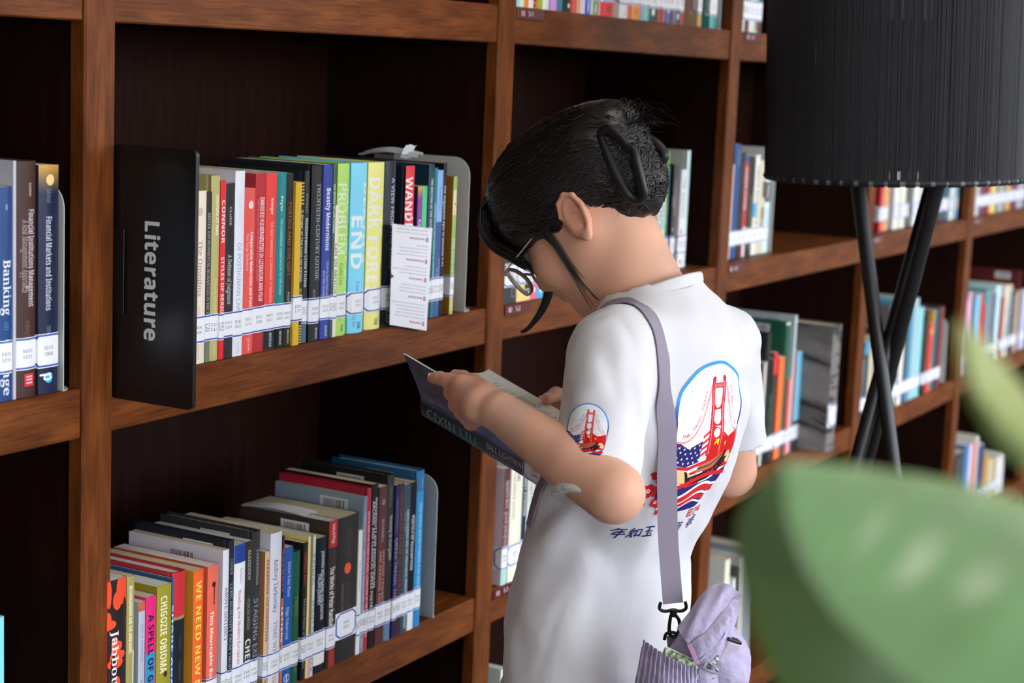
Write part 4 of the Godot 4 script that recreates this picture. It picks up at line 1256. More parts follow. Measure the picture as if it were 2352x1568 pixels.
class Field:
	var prims: Array = []
	var floor_y := -1e9      # everything under this height is cut away
	var folds: Array = []    # creases: [a, b, depth, width]
	var bumps: FastNoiseLite
	var bump_amp := 0.0
	func read(lines: Array) -> Field:
		for s in lines:
			var f: PackedStringArray = s.split("|")
			var q := Prim.new()
			q.kind = 0 if f[0] == "E" else 1
			q.a = vec(f[1])
			q.k = float(f[3])
			q.sub = int(f[5])
			if q.kind == 0:
				q.r = vec(f[2])
				q.r2 = q.r * q.r
				if f[4] != "":
					var e := vec(f[4])
					q.inv = Basis.from_euler(Vector3(deg_to_rad(e.x), deg_to_rad(e.y), deg_to_rad(e.z)), EULER_ORDER_YXZ).transposed()
					q.turned = true
			else:
				q.b = vec(f[2])
				q.ba = q.b - q.a
				q.l2 = q.ba.length_squared()
				var rr := f[4].split(",")
				q.ra = float(rr[0]); q.rb = float(rr[1])
			if f[6] != "":
				var c := f[6].split(",")
				q.has_clip = true
				q.cn = Vector3(float(c[0]), float(c[1]), float(c[2]))
				q.co = float(c[3])
			prims.append(q)
		return self
	func vec(s: String) -> Vector3:
		var p := s.split(",")
		return Vector3(float(p[0]), float(p[1]), float(p[2]))
	func eval_list(p: Vector3, list: Array) -> float:
		var d := 1e3
		for q in list:
			var e: float = q.dist(p)
			var k: float = q.k
			if q.sub == 0:
				var h := maxf(k - absf(d - e), 0.0)
				d = minf(d, e) - h * h / (4.0 * k)
			else:
				e = -e
				var h := maxf(k - absf(d - e), 0.0)
				d = maxf(d, e) + h * h / (4.0 * k)
		if bump_amp > 0.0 and absf(d) < 0.03:
			d += bumps.get_noise_3d(p.x, p.y, p.z) * bump_amp
			for f in folds:
				var pa: Vector3 = p - f[0]
				var h2 := clampf(pa.dot(f[4]) / f[5], 0.0, 1.0)
				var q2: float = (pa - f[4] * h2).length_squared() / (f[3] * f[3])
				if q2 < 6.0: d += f[2] * exp(-q2) * (0.35 + 0.65 * sin(PI * h2))
		if floor_y > -1e8: d = maxf(d, floor_y - p.y)
		return d
	func at(p: Vector3) -> float:
		return eval_list(p, prims)
	func fold(a: Vector3, b: Vector3, depth: float, width: float) -> void:
		folds.append([a, b, depth, width, b - a, (b - a).length_squared() + 1e-9])
	func normal(p: Vector3) -> Vector3:
		var e := 0.002
		return Vector3(at(p + Vector3(e, 0, 0)) - at(p - Vector3(e, 0, 0)), at(p + Vector3(0, e, 0)) - at(p - Vector3(0, e, 0)), at(p + Vector3(0, 0, e)) - at(p - Vector3(0, 0, e))).normalized()
	func land(p: Vector3, lift: float) -> Vector3:     # the nearest point of the surface, lifted
		for k in 7:
			var d := at(p) - lift
			if absf(d) < 0.0002: break
			p -= normal(p) * d
		return p
	func cast(p: Vector3, dir: Vector3, reach: float) -> Variant:
		var t := 0.0
		for k in 60:
			var d := at(p + dir * t)
			if d < 0.0003: return p + dir * t
			t += maxf(d * 0.8, 0.0004)
			if t > reach: return null
		return null
	# mesh the part of the surface inside lo..hi, leaving out the cells whose middle lies in a box of skip
	func mesh(mb: MB, lo: Vector3, hi: Vector3, cell: float, skip: Array = [], tint_fn = null) -> void:
		const B := 6
		var nb := Vector3i(((hi - lo) / (cell * B)).ceil())
		var n := nb * B
		var nx := n.x
		var nxy := n.x * n.y
		var val := PackedFloat32Array()
		val.resize(n.x * n.y * n.z)
		val.fill(1.0)
		var live: Array = []
		var half := cell * B * 0.5
		var hd := half * 1.7321
		for bz in nb.z:
			for by in nb.y:
				for bx in nb.x:
					var o := Vector3i(bx, by, bz) * B
					var c := lo + (Vector3(o) + Vector3.ONE * (B * 0.5 - 0.5)) * cell
					var d0 := at(c)
					if absf(d0) > hd * 1.5 + 0.006:
						if d0 < 0:
							for z in B:
								for y in B:
									var row := (o.z + z) * nxy + (o.y + y) * nx + o.x
									for x in B: val[row + x] = -1.0
						continue
					var near: Array = []
					for q in prims:
						var e: float = q.dist(c)
						if q.sub == 0:
							if e < hd * 2.6 + q.k + maxf(d0, 0.0): near.append(q)
						elif e < hd * 2.6 + q.k: near.append(q)
					live.append(o)
					for z in B:
						for y in B:
							var row := (o.z + z) * nxy + (o.y + y) * nx + o.x
							var p := lo + Vector3(o.x, o.y + y, o.z + z) * cell
							for x in B:
								val[row + x] = eval_list(p, near)
								p.x += cell
		var vid := PackedInt32Array()
		vid.resize(val.size())
		vid.fill(-1)
		var base := mb.v.size()
		var offs := [0, 1, nx, nx + 1, nxy, nxy + 1, nxy + nx, nxy + nx + 1]
		for o in live:
			for z in B:
				if o.z + z >= n.z - 1: continue
				for y in B:
					if o.y + y >= n.y - 1: continue
					for x in B:
						if o.x + x >= n.x - 1: continue
						var i: int = (o.z + z) * nxy + (o.y + y) * nx + o.x + x
						var m := 0
						for k in 8:
							if val[i + offs[k]] < 0.0: m += 1
						if m == 0 or m == 8: continue
						var mid := lo + (Vector3(o) + Vector3(x + 0.5, y + 0.5, z + 0.5)) * cell
						var out := false
						for s in skip:
							if (s as AABB).has_point(mid): out = true
						if out: continue
						var acc := Vector3.ZERO
						var cnt := 0
						for k in 8:
							for ax in 3:
								if k & (1 << ax): continue
								var k2: int = k | (1 << ax)
								var va := val[i + offs[k]]
								var vb := val[i + offs[k2]]
								if (va < 0.0) != (vb < 0.0):
									var t := va / (va - vb)
									var q := Vector3(k & 1, (k >> 1) & 1, (k >> 2) & 1)
									q[ax] += t
									acc += q
									cnt += 1
						var P: Vector3 = lo + (Vector3(o) + Vector3(x, y, z) + acc / cnt) * cell
						if mb.use_col and tint_fn != null: mb.tint = tint_fn.tint_at(P)
						vid[i] = mb.add(P, Vector3.ZERO, Vector2(P.x, P.y))
		for o in live:
			for z in B:
				for y in B:
					for x in B:
						var gx: int = o.x + x
						var gy: int = o.y + y
						var gz: int = o.z + z
						if gx >= n.x - 1 or gy >= n.y - 1 or gz >= n.z - 1 or gx < 1 or gy < 1 or gz < 1: continue
						var i := gz * nxy + gy * nx + gx
						var s := val[i] < 0.0
						for ax in 3:
							var st: int = [1, nx, nxy][ax]
							if (val[i + st] < 0.0) == s: continue
							var u: int = [nx, nxy, 1][ax]
							var w: int = [nxy, 1, nx][ax]
							var a := vid[i - u - w]
							var b := vid[i - w]
							var c := vid[i]
							var d := vid[i - u]
							if a < 0 or b < 0 or c < 0 or d < 0: continue
							if s:
								mb.tri(a, b, c); mb.tri(a, c, d)
							else:
								mb.tri(a, c, b); mb.tri(a, d, c)
		mb.smooth(base)

# ------------------------------------------------------------------ the reader: shapes as smooth unions of ellipsoids (E) and tapered capsules (C), in her own axes (x right, y up, z back)
const SHIRT := [
	"E|0,1.11,-0.02|0.156,0.17,0.088|0.03||0|",
	"E|0,1.15,0.008|0.138,0.105,0.066|0.05||0|",
	"C|-0.13,1.222,-0.01|0.122,1.196,-0.012|0.06|0.046,0.047|0|",
	"C|0,1.205,-0.015|0,1.258,-0.035|0.05|0.076,0.06|0|",
	"E|0,0.915,-0.084|0.146,0.195,0.096|0.05||0|",
	"E|0,0.79,-0.094|0.158,0.15,0.1|0.06||0|",
	"C|-0.16,1.214,-0.004|-0.262,1.045,0.038|0.03|0.053,0.05|0|-0.397,-0.9032,0.1635,-0.8536",
	"C|0.158,1.195,-0.008|0.264,1,-0.036|0.03|0.05,0.052|0|0.2671,-0.9611,-0.07055,-0.949",
	"C|0,1.25,-0.03|0,1.4,-0.11|0.012|0.058,0.066|1|"
]
const HEAD_SHAPE := [
	"E|0,1.392,-0.1588|0.073,0.088,0.092|0.02|-46,0,0|0|",
	"E|0,1.333,-0.1493|0.062,0.07,0.062|0.03|-46,0,0|0|",
	"E|0,1.303,-0.1332|0.047,0.048,0.046|0.03|-46,0,0|0|",
	"C|0,1.235,-0.03|0,1.372,-0.104|0.03|0.056,0.05|0|",
	"C|0,1.25,-0.05|0,1.33,-0.1174|0.04|0.045,0.04|0|",
	"C|-0.05,1.352,-0.1093|-0.012,1.258,-0.1211|0.03|0.014,0.012|0|",
	"C|0.05,1.352,-0.1093|0.012,1.258,-0.1211|0.03|0.014,0.012|0|",
	"E|0,1.258,-0.1239|0.019,0.015,0.017|0.02|-46,0,0|0|",
	"E|-0.036,1.301,-0.1629|0.024,0.026,0.024|0.02|-46,0,0|0|",
	"E|0.036,1.301,-0.1629|0.024,0.026,0.024|0.02|-46,0,0|0|",
	"C|-0.03,1.326,-0.217|0.03,1.326,-0.217|0.02|0.011,0.011|0|",
	"E|-0.031,1.299,-0.2123|0.016,0.011,0.014|0.012|-46,0,0|1|",
	"E|0.031,1.299,-0.2123|0.016,0.011,0.014|0.012|-46,0,0|1|",
	"C|0,1.305,-0.2096|0,1.271,-0.1949|0.012|0.0075,0.0105|0|",
	"C|-0.01,1.274,-0.185|0.01,1.274,-0.185|0.008|0.0075,0.0075|0|",
	"C|-0.015,1.264,-0.1647|0.015,1.264,-0.1647|0.006|0.0055,0.0055|0|",
	"C|-0.013,1.259,-0.1561|0.013,1.259,-0.1561|0.006|0.006,0.006|0|",
	"C|-0.018,1.255,-0.1671|0.018,1.255,-0.1671|0.003|0.0022,0.0022|1|"
]
const NECK_SHAPE := [
	"C|-0.12,1.2,-0.015|0.12,1.18,-0.015|0.03|0.038,0.038|0|",
	"C|0,1.19,-0.02|0,0.92,-0.085|0.03|0.062,0.066|0|",
	"C|0,1.235,-0.03|0,1.372,-0.104|0.03|0.056,0.05|0|",
	"C|0,1.25,-0.05|0,1.33,-0.1174|0.04|0.045,0.04|0|"
]
const ARM_L := [
	"C|-0.16,1.214,-0.004|-0.2365,1.087,0.0275|0.004|0.038,0.035|0|",
	"C|-0.2365,1.087,0.0275|-0.262,1.08,0.066|0.004|0.035,0.0355|0|",
	"C|-0.262,1.08,0.066|-0.2536,1.103,0.006191|0.004|0.0355,0.035|0|",
	"C|-0.2536,1.103,0.006191|-0.238,1.145,-0.1049|0.004|0.035,0.0245|0|"
]
const ARM_R := [
	"C|0.158,1.195,-0.008|0.264,1,-0.036|0.004|0.038,0.037|0|",
	"C|0.264,1,-0.036|0.2241,1.023,-0.08815|0.004|0.037,0.036|0|",
	"C|0.2241,1.023,-0.08815|0.15,1.066,-0.185|0.004|0.036,0.0245|0|"
]
const HAND_L := [
	"C|-0.262,1.08,0.066|-0.2536,1.103,0.006191|0.004|0.0355,0.035|0|",
	"C|-0.2536,1.103,0.006191|-0.238,1.145,-0.1049|0.004|0.035,0.0245|0|",
	"C|-0.238,1.145,-0.1049|-0.232,1.149,-0.137|0.004|0.0235,0.0215|0|",
	"C|-0.232,1.149,-0.137|-0.212,1.166,-0.1784|0.01|0.0185,0.012|0|",
	"C|-0.232,1.149,-0.137|-0.214,1.151,-0.1789|0.01|0.0185,0.012|0|",
	"C|-0.232,1.149,-0.137|-0.208,1.133,-0.1796|0.01|0.0185,0.0115|0|",
	"C|-0.232,1.149,-0.137|-0.198,1.118,-0.1727|0.01|0.018,0.0105|0|",
	"C|-0.212,1.166,-0.1784|-0.202,1.166,-0.2059|0.006|0.0112,0.0096|0|",
	"C|-0.202,1.166,-0.2059|-0.195,1.166,-0.2238|0.004|0.0094,0.0084|0|",
	"C|-0.195,1.166,-0.2238|-0.186,1.163,-0.2412|0.004|0.0083,0.007|0|",
	"C|-0.214,1.151,-0.1789|-0.198,1.151,-0.204|0.004|0.0112,0.0096|0|",
	"C|-0.198,1.151,-0.204|-0.18,1.144,-0.2134|0.003|0.0094,0.0084|0|",
	"C|-0.18,1.144,-0.2134|-0.165,1.137,-0.2155|0.003|0.0083,0.007|0|",
	"C|-0.208,1.133,-0.1796|-0.192,1.135,-0.2009|0.003|0.0108,0.0092|0|",
	"C|-0.192,1.135,-0.2009|-0.172,1.127,-0.2082|0.003|0.009,0.008|0|",
	"C|-0.172,1.127,-0.2082|-0.158,1.121,-0.2089|0.003|0.008,0.0068|0|",
	"C|-0.198,1.118,-0.1727|-0.184,1.119,-0.1912|0.003|0.0098,0.0082|0|",
	"C|-0.184,1.119,-0.1912|-0.168,1.114,-0.1992|0.003|0.008,0.0072|0|",
	"C|-0.168,1.114,-0.1992|-0.155,1.11,-0.2025|0.003|0.0072,0.0062|0|",
	"C|-0.215,1.159,-0.1424|-0.18,1.163,-0.1849|0.014|0.015,0.0115|0|",
	"C|-0.18,1.163,-0.1849|-0.16,1.163,-0.2134|0.006|0.011,0.0098|0|",
	"C|-0.16,1.163,-0.2134|-0.15,1.163,-0.2315|0.004|0.0098,0.008|0|"
]
const HAND_R := [
	"C|0.264,1,-0.036|0.2241,1.023,-0.08815|0.004|0.037,0.036|0|",
	"C|0.2241,1.023,-0.08815|0.15,1.066,-0.185|0.004|0.036,0.0245|0|",
	"C|0.15,1.066,-0.185|0.152,1.075,-0.225|0.004|0.0232,0.0215|0|",
	"C|0.152,1.075,-0.225|0.135,1.084,-0.268|0.018|0.019,0.012|0|",
	"C|0.152,1.075,-0.225|0.128,1.072,-0.262|0.018|0.019,0.012|0|",
	"C|0.152,1.075,-0.225|0.125,1.06,-0.25|0.018|0.019,0.012|0|",
	"C|0.152,1.075,-0.225|0.126,1.05,-0.236|0.018|0.019,0.012|0|",
	"C|0.135,1.084,-0.268|0.105,1.07,-0.29|0.003|0.0105,0.009|0|",
	"C|0.105,1.07,-0.29|0.083,1.066,-0.296|0.003|0.009,0.008|0|",
	"C|0.083,1.066,-0.296|0.067,1.068,-0.299|0.003|0.008,0.0068|0|",
	"C|0.128,1.072,-0.262|0.094,1.06,-0.28|0.003|0.0105,0.009|0|",
	"C|0.094,1.06,-0.28|0.072,1.056,-0.286|0.003|0.009,0.008|0|",
	"C|0.072,1.056,-0.286|0.056,1.058,-0.289|0.003|0.008,0.0068|0|",
	"C|0.125,1.06,-0.25|0.091,1.05,-0.264|0.003|0.0105,0.009|0|",
	"C|0.091,1.05,-0.264|0.069,1.046,-0.27|0.003|0.009,0.008|0|",
	"C|0.069,1.046,-0.27|0.053,1.048,-0.273|0.003|0.008,0.0068|0|",
	"C|0.126,1.05,-0.236|0.096,1.042,-0.246|0.003|0.0105,0.009|0|",
	"C|0.096,1.042,-0.246|0.074,1.038,-0.252|0.003|0.009,0.008|0|",
	"C|0.074,1.038,-0.252|0.058,1.04,-0.255|0.003|0.008,0.0068|0|",
	"C|0.152,1.075,-0.225|0.128,1.098,-0.232|0.016|0.0165,0.012|0|",
	"C|0.128,1.098,-0.232|0.1,1.106,-0.2306|0.006|0.0108,0.01|0|",
	"C|0.1,1.106,-0.2306|0.072,1.103,-0.2291|0.004|0.01,0.0078|0|"
]
const EAR_L := [
	"E|-0.0735,1.372,-0.1096|0.0062,0.029,0.0165|0.004|-32,16,0|0|",
	"E|-0.08,1.369,-0.1117|0.0058,0.0185,0.0092|0.004|-32,16,0|1|",
	"E|-0.07,1.364,-0.1123|0.01,0.024,0.012|0.008|-32,0,0|0|",
	"C|-0.0745,1.356,-0.1164|-0.077,1.368,-0.1301|0.002|0.0034,0.0034|0|",
	"C|-0.077,1.368,-0.1301|-0.079,1.384,-0.1339|0.002|0.0034,0.0034|0|",
	"C|-0.079,1.384,-0.1339|-0.08,1.396,-0.127|0.002|0.0034,0.0034|0|",
	"C|-0.08,1.396,-0.127|-0.0805,1.397,-0.1136|0.002|0.0034,0.0034|0|",
	"C|-0.0805,1.397,-0.1136|-0.08,1.386,-0.09999|0.002|0.0034,0.0034|0|",
	"C|-0.08,1.386,-0.09999|-0.079,1.37,-0.09193|0.002|0.0034,0.0034|0|",
	"C|-0.079,1.37,-0.09193|-0.076,1.355,-0.09024|0.002|0.0034,0.0034|0|",
	"E|-0.0755,1.349,-0.09297|0.0052,0.0085,0.0075|0.006|-46,0,0|0|",
	"C|-0.0765,1.377,-0.1175|-0.0775,1.379,-0.1041|0.004|0.0024,0.0024|0|",
	"E|-0.076,1.358,-0.1136|0.0035,0.006,0.0045|0.003|-46,0,0|0|"
]
const EAR_R := [
	"E|0.0735,1.372,-0.1096|0.0062,0.029,0.0165|0.004|-32,-16,0|0|",
	"E|0.08,1.369,-0.1117|0.0058,0.0185,0.0092|0.004|-32,-16,0|1|",
	"E|0.07,1.364,-0.1123|0.01,0.024,0.012|0.008|-32,0,0|0|",
	"C|0.0745,1.356,-0.1164|0.077,1.368,-0.1301|0.002|0.0034,0.0034|0|",
	"C|0.077,1.368,-0.1301|0.079,1.384,-0.1339|0.002|0.0034,0.0034|0|",
	"C|0.079,1.384,-0.1339|0.08,1.396,-0.127|0.002|0.0034,0.0034|0|",
	"C|0.08,1.396,-0.127|0.0805,1.397,-0.1136|0.002|0.0034,0.0034|0|",
	"C|0.0805,1.397,-0.1136|0.08,1.386,-0.09999|0.002|0.0034,0.0034|0|",
	"C|0.08,1.386,-0.09999|0.079,1.37,-0.09193|0.002|0.0034,0.0034|0|",
	"C|0.079,1.37,-0.09193|0.076,1.355,-0.09024|0.002|0.0034,0.0034|0|",
	"E|0.0755,1.349,-0.09297|0.0052,0.0085,0.0075|0.006|-46,0,0|0|",
	"C|0.0765,1.377,-0.1175|0.0775,1.379,-0.1041|0.004|0.0024,0.0024|0|",
	"E|0.076,1.358,-0.1136|0.0035,0.006,0.0045|0.003|-46,0,0|0|"
]
const HAIR := [
	"E|0,1.395,-0.1645|0.0815,0.0975,0.1035|0.02|-46,0,0|0|",
	"E|0,1.374,-0.1924|0.076,0.085,0.078|0.03|-46,0,0|0|",
	"E|1.37e-16,1.456,-0.1183|0.058,0.052,0.055|0.04||0|",
	"E|-0.005,1.428,-0.07146|0.042,0.046,0.036|0.03|-30,0,0|0|",
	"C|-0.005,1.408,-0.07146|-3.326e-16,1.362,-0.06151|0.03|0.036,0.024|0|",
	"E|-2.949e-17,1.485,-0.1072|0.03,0.022,0.026|0.03||0|",
	"E|0,1.275,-0.1546|0.088,0.068,0.072|0.012|-46,0,0|1|",
	"E|0,1.303,-0.1473|0.105,0.046,0.066|0.012|-46,0,0|1|",
	"E|0,1.302,-0.04264|0.13,0.062,0.085|0.012|-46,0,0|1|",
	"E|-0.085,1.36,-0.1087|0.03,0.03,0.022|0.006|-46,0,0|1|",
	"E|0.085,1.36,-0.1087|0.03,0.03,0.022|0.006|-46,0,0|1|"
]
const PANTS := [
	"E|0,0.79,-0.094|0.138,0.085,0.082|0.03||0|",
	"C|-0.078,0.74,-0.085|-0.085,0.09,-0.06|0.05|0.085,0.06|0|",
	"C|0.078,0.74,-0.085|0.085,0.09,-0.06|0.05|0.085,0.06|0|"
]
const HEAD_C := Vector3(0, 1.375, -0.15)
const HEAD_P := 46
# ------------------------------------------------------------------ the reader
const HER := Vector3(0.526, 0.0, 0.503)
const HER_TURN := -0.05236
var shirt_field: Field

func hd(x: float, y: float, z: float) -> Vector3:      # a point in the axes of her head: y to the crown, z to the back
	var a := deg_to_rad(HEAD_P)
	return HEAD_C + Vector3(x, 0, 0) + Vector3(0, cos(a), -sin(a)) * y + Vector3(0, sin(a), cos(a)) * z

class SkinTint:
	var lips := []
	var ears := []
	var marks := []
	func tint_at(p: Vector3) -> Color:
		var c := Color(1, 1, 1)
		for q in lips:
			var w: float = exp(-(p - q[0]).length_squared() / (q[1] * q[1]))
			c = c.lerp(q[2], w)
		return c

func build_person() -> void:
	var root := thing("person", "dark haired reader in a white printed T-shirt, head bowed over an open book", "person", HER)
	root.rotation.y = HER_TURN
	var skin := StandardMaterial3D.new()
	skin.resource_name = "skin"
	skin.albedo_color = Color(0.860, 0.655, 0.555)
	skin.vertex_color_use_as_albedo = true
	skin.roughness = 0.5
	skin.metallic_specular = 0.35
	skin.subsurf_scatter_enabled = true
	skin.subsurf_scatter_strength = 0.12
	skin.normal_enabled = true
	skin.normal_texture = noise_tex(256, 256, 0.08, 3, [], [], 41, true, 2.0)
	skin.normal_scale = 0.18
	skin.uv1_triplanar = true
	skin.uv1_scale = Vector3(22, 22, 22)
	# ---- body: neck, arms and hidden trunk, then head, ears and hands on finer grids, one mesh
	var st := SkinTint.new()
	var lip := Color(0.92, 0.62, 0.60)
	for x in [-0.014, -0.005, 0.005, 0.014]:
		st.lips.append([hd(x, -0.068, -0.094), 0.008, lip])
		st.lips.append([hd(x, -0.077, -0.092), 0.008, lip])
	for s in [-1, 1]:
		st.lips.append([hd(s * 0.076, -0.026, 0.024), 0.030, Color(1.0, 0.86, 0.80)])
		st.lips.append([hd(s * 0.045, -0.042, -0.070), 0.028, Color(1.0, 0.90, 0.86)])
	st.lips.append([Vector3(-0.205, 1.164, -0.195), 0.03, Color(1.0, 0.88, 0.83)])
	st.lips.append([Vector3(0.072, 1.103, -0.229), 0.015, Color(1.0, 0.86, 0.82)])
	var sk := MB.new()
	sk.use_col = true
	var head_box := AABB(Vector3(-0.12, 1.222, -0.30), Vector3(0.24, 0.31, 0.29))
	var hl_box := AABB(Vector3(-0.285, 1.07, -0.26), Vector3(0.150, 0.130, 0.205))
	var hr_box := AABB(Vector3(0.04, 1.02, -0.32), Vector3(0.15, 0.12, 0.12))
	var f := Field.new().read(NECK_SHAPE + ARM_L + ARM_R)
	f.mesh(sk, Vector3(-0.34, 0.74, -0.30), Vector3(0.34, 1.33, 0.16), 0.007, [head_box.grow(-0.016), AABB(Vector3(-0.27, 1.08, -0.26), Vector3(0.12, 0.11, 0.150)), hr_box.grow(-0.016)], st)
	f = Field.new().read(HEAD_SHAPE)
	f.mesh(sk, head_box.position, head_box.end, 0.0036, [], st)
	f = Field.new().read(HAND_L)
	f.mesh(sk, hl_box.position, hl_box.end, 0.0027, [], st)
	f = Field.new().read(HAND_R)
	f.mesh(sk, hr_box.position, hr_box.end, 0.0030, [], st)
	for lines in [EAR_L, EAR_R]:
		f = Field.new().read(lines)
		var c: Vector3 = f.prims[0].a
		f.mesh(sk, c - Vector3(0.022, 0.045, 0.045), c + Vector3(0.022, 0.045, 0.045), 0.0017, [], st)
	var body := part(root, "body", sk.mesh(skin))
	# eyes, lowered to the page
	var white := mat(Color(0.92, 0.91, 0.89), 0.2, "eye_white")
	for s in [-1, 1]:
		var em := SphereMesh.new()
		em.radius = 0.0115
		em.height = 0.023
		em.material = white
		var e := part(root, "eye", em)
		e.position = hd(s * 0.031, -0.008, -0.0815)
		var ir := MB.new()
		var cen := hd(s * 0.031, -0.0115, -0.0925)
		ir.tube([cen, cen + (hd(0, -0.1, -0.4) - hd(0, 0, 0)).normalized() * 0.0009], 0.0055, 14)
		part(e, "iris", ir.mesh(mat(Color(0.10, 0.06, 0.04), 0.15, "iris"))).position = -e.position
	# nails
	var nm := MB.new()
	nail(nm, Vector3(-0.186, 1.163, -0.241), Vector3(-0.009, 0, -0.018), Vector3(-0.55, 0.83, 0.1))
	nail(nm, Vector3(0.0735, 1.1045, -0.2295), Vector3(-0.02, 0.0, -0.01), Vector3(0.05, 0.95, 0.3))
	part(root, "fingernail", nm.mesh(mat(Color(0.93, 0.74, 0.68), 0.3, "nail")))
	build_shirt(root)
	build_hair(root)
	# trousers and shoes below the frame
	var pf := Field.new().read(PANTS)
	pf.bumps = FastNoiseLite.new()
	pf.bumps.frequency = 14.0
	pf.bump_amp = 0.006
	pf.floor_y = 0.10
	var pm := MB.new()
	pf.mesh(pm, Vector3(-0.24, 0.06, -0.26), Vector3(0.24, 0.93, 0.10), 0.013)
	part(root, "trousers", pm.mesh(mat(Color(0.80, 0.75, 0.71), 0.85, "beige_cotton")))
	for s in [-1, 1]:
		var sm := MB.new()
		var sf := Field.new().read(["E|%.3f,0.045,-0.11|0.042,0.045,0.13|0.02||0|" % (s * 0.088), "C|%.3f,0.05,-0.06|%.3f,0.12,-0.05|0.02|0.045,0.045|0|" % [s * 0.088, s * 0.086]])
		sf.floor_y = 0.0
		sf.mesh(sm, Vector3(s * 0.088 - 0.07, -0.02, -0.27), Vector3(s * 0.088 + 0.07, 0.18, 0.05), 0.009)
		part(root, "shoe", sm.mesh(mat(Color(0.9, 0.9, 0.9), 0.6, "white_canvas")))

func nail(m: MB, c: Vector3, along: Vector3, up: Vector3) -> void:
	along = along.normalized()
	var side := along.cross(up).normalized()
	up = side.cross(along).normalized()
	var rows := []
	for i in 7:
		var row := []
		var u := float(i) / 6.0 - 0.5
		for j in 7:
			var w := float(j) / 6.0 - 0.5
			var wid := 0.0085 * (1.0 - 0.35 * pow(absf(u) * 2.0, 3))
			row.append(c + along * (u * 0.011) + side * (w * wid) + up * (0.0071 - 0.0042 * w * w * 4.0 * 0.55))
		rows.append(row)
	m.grid(rows)

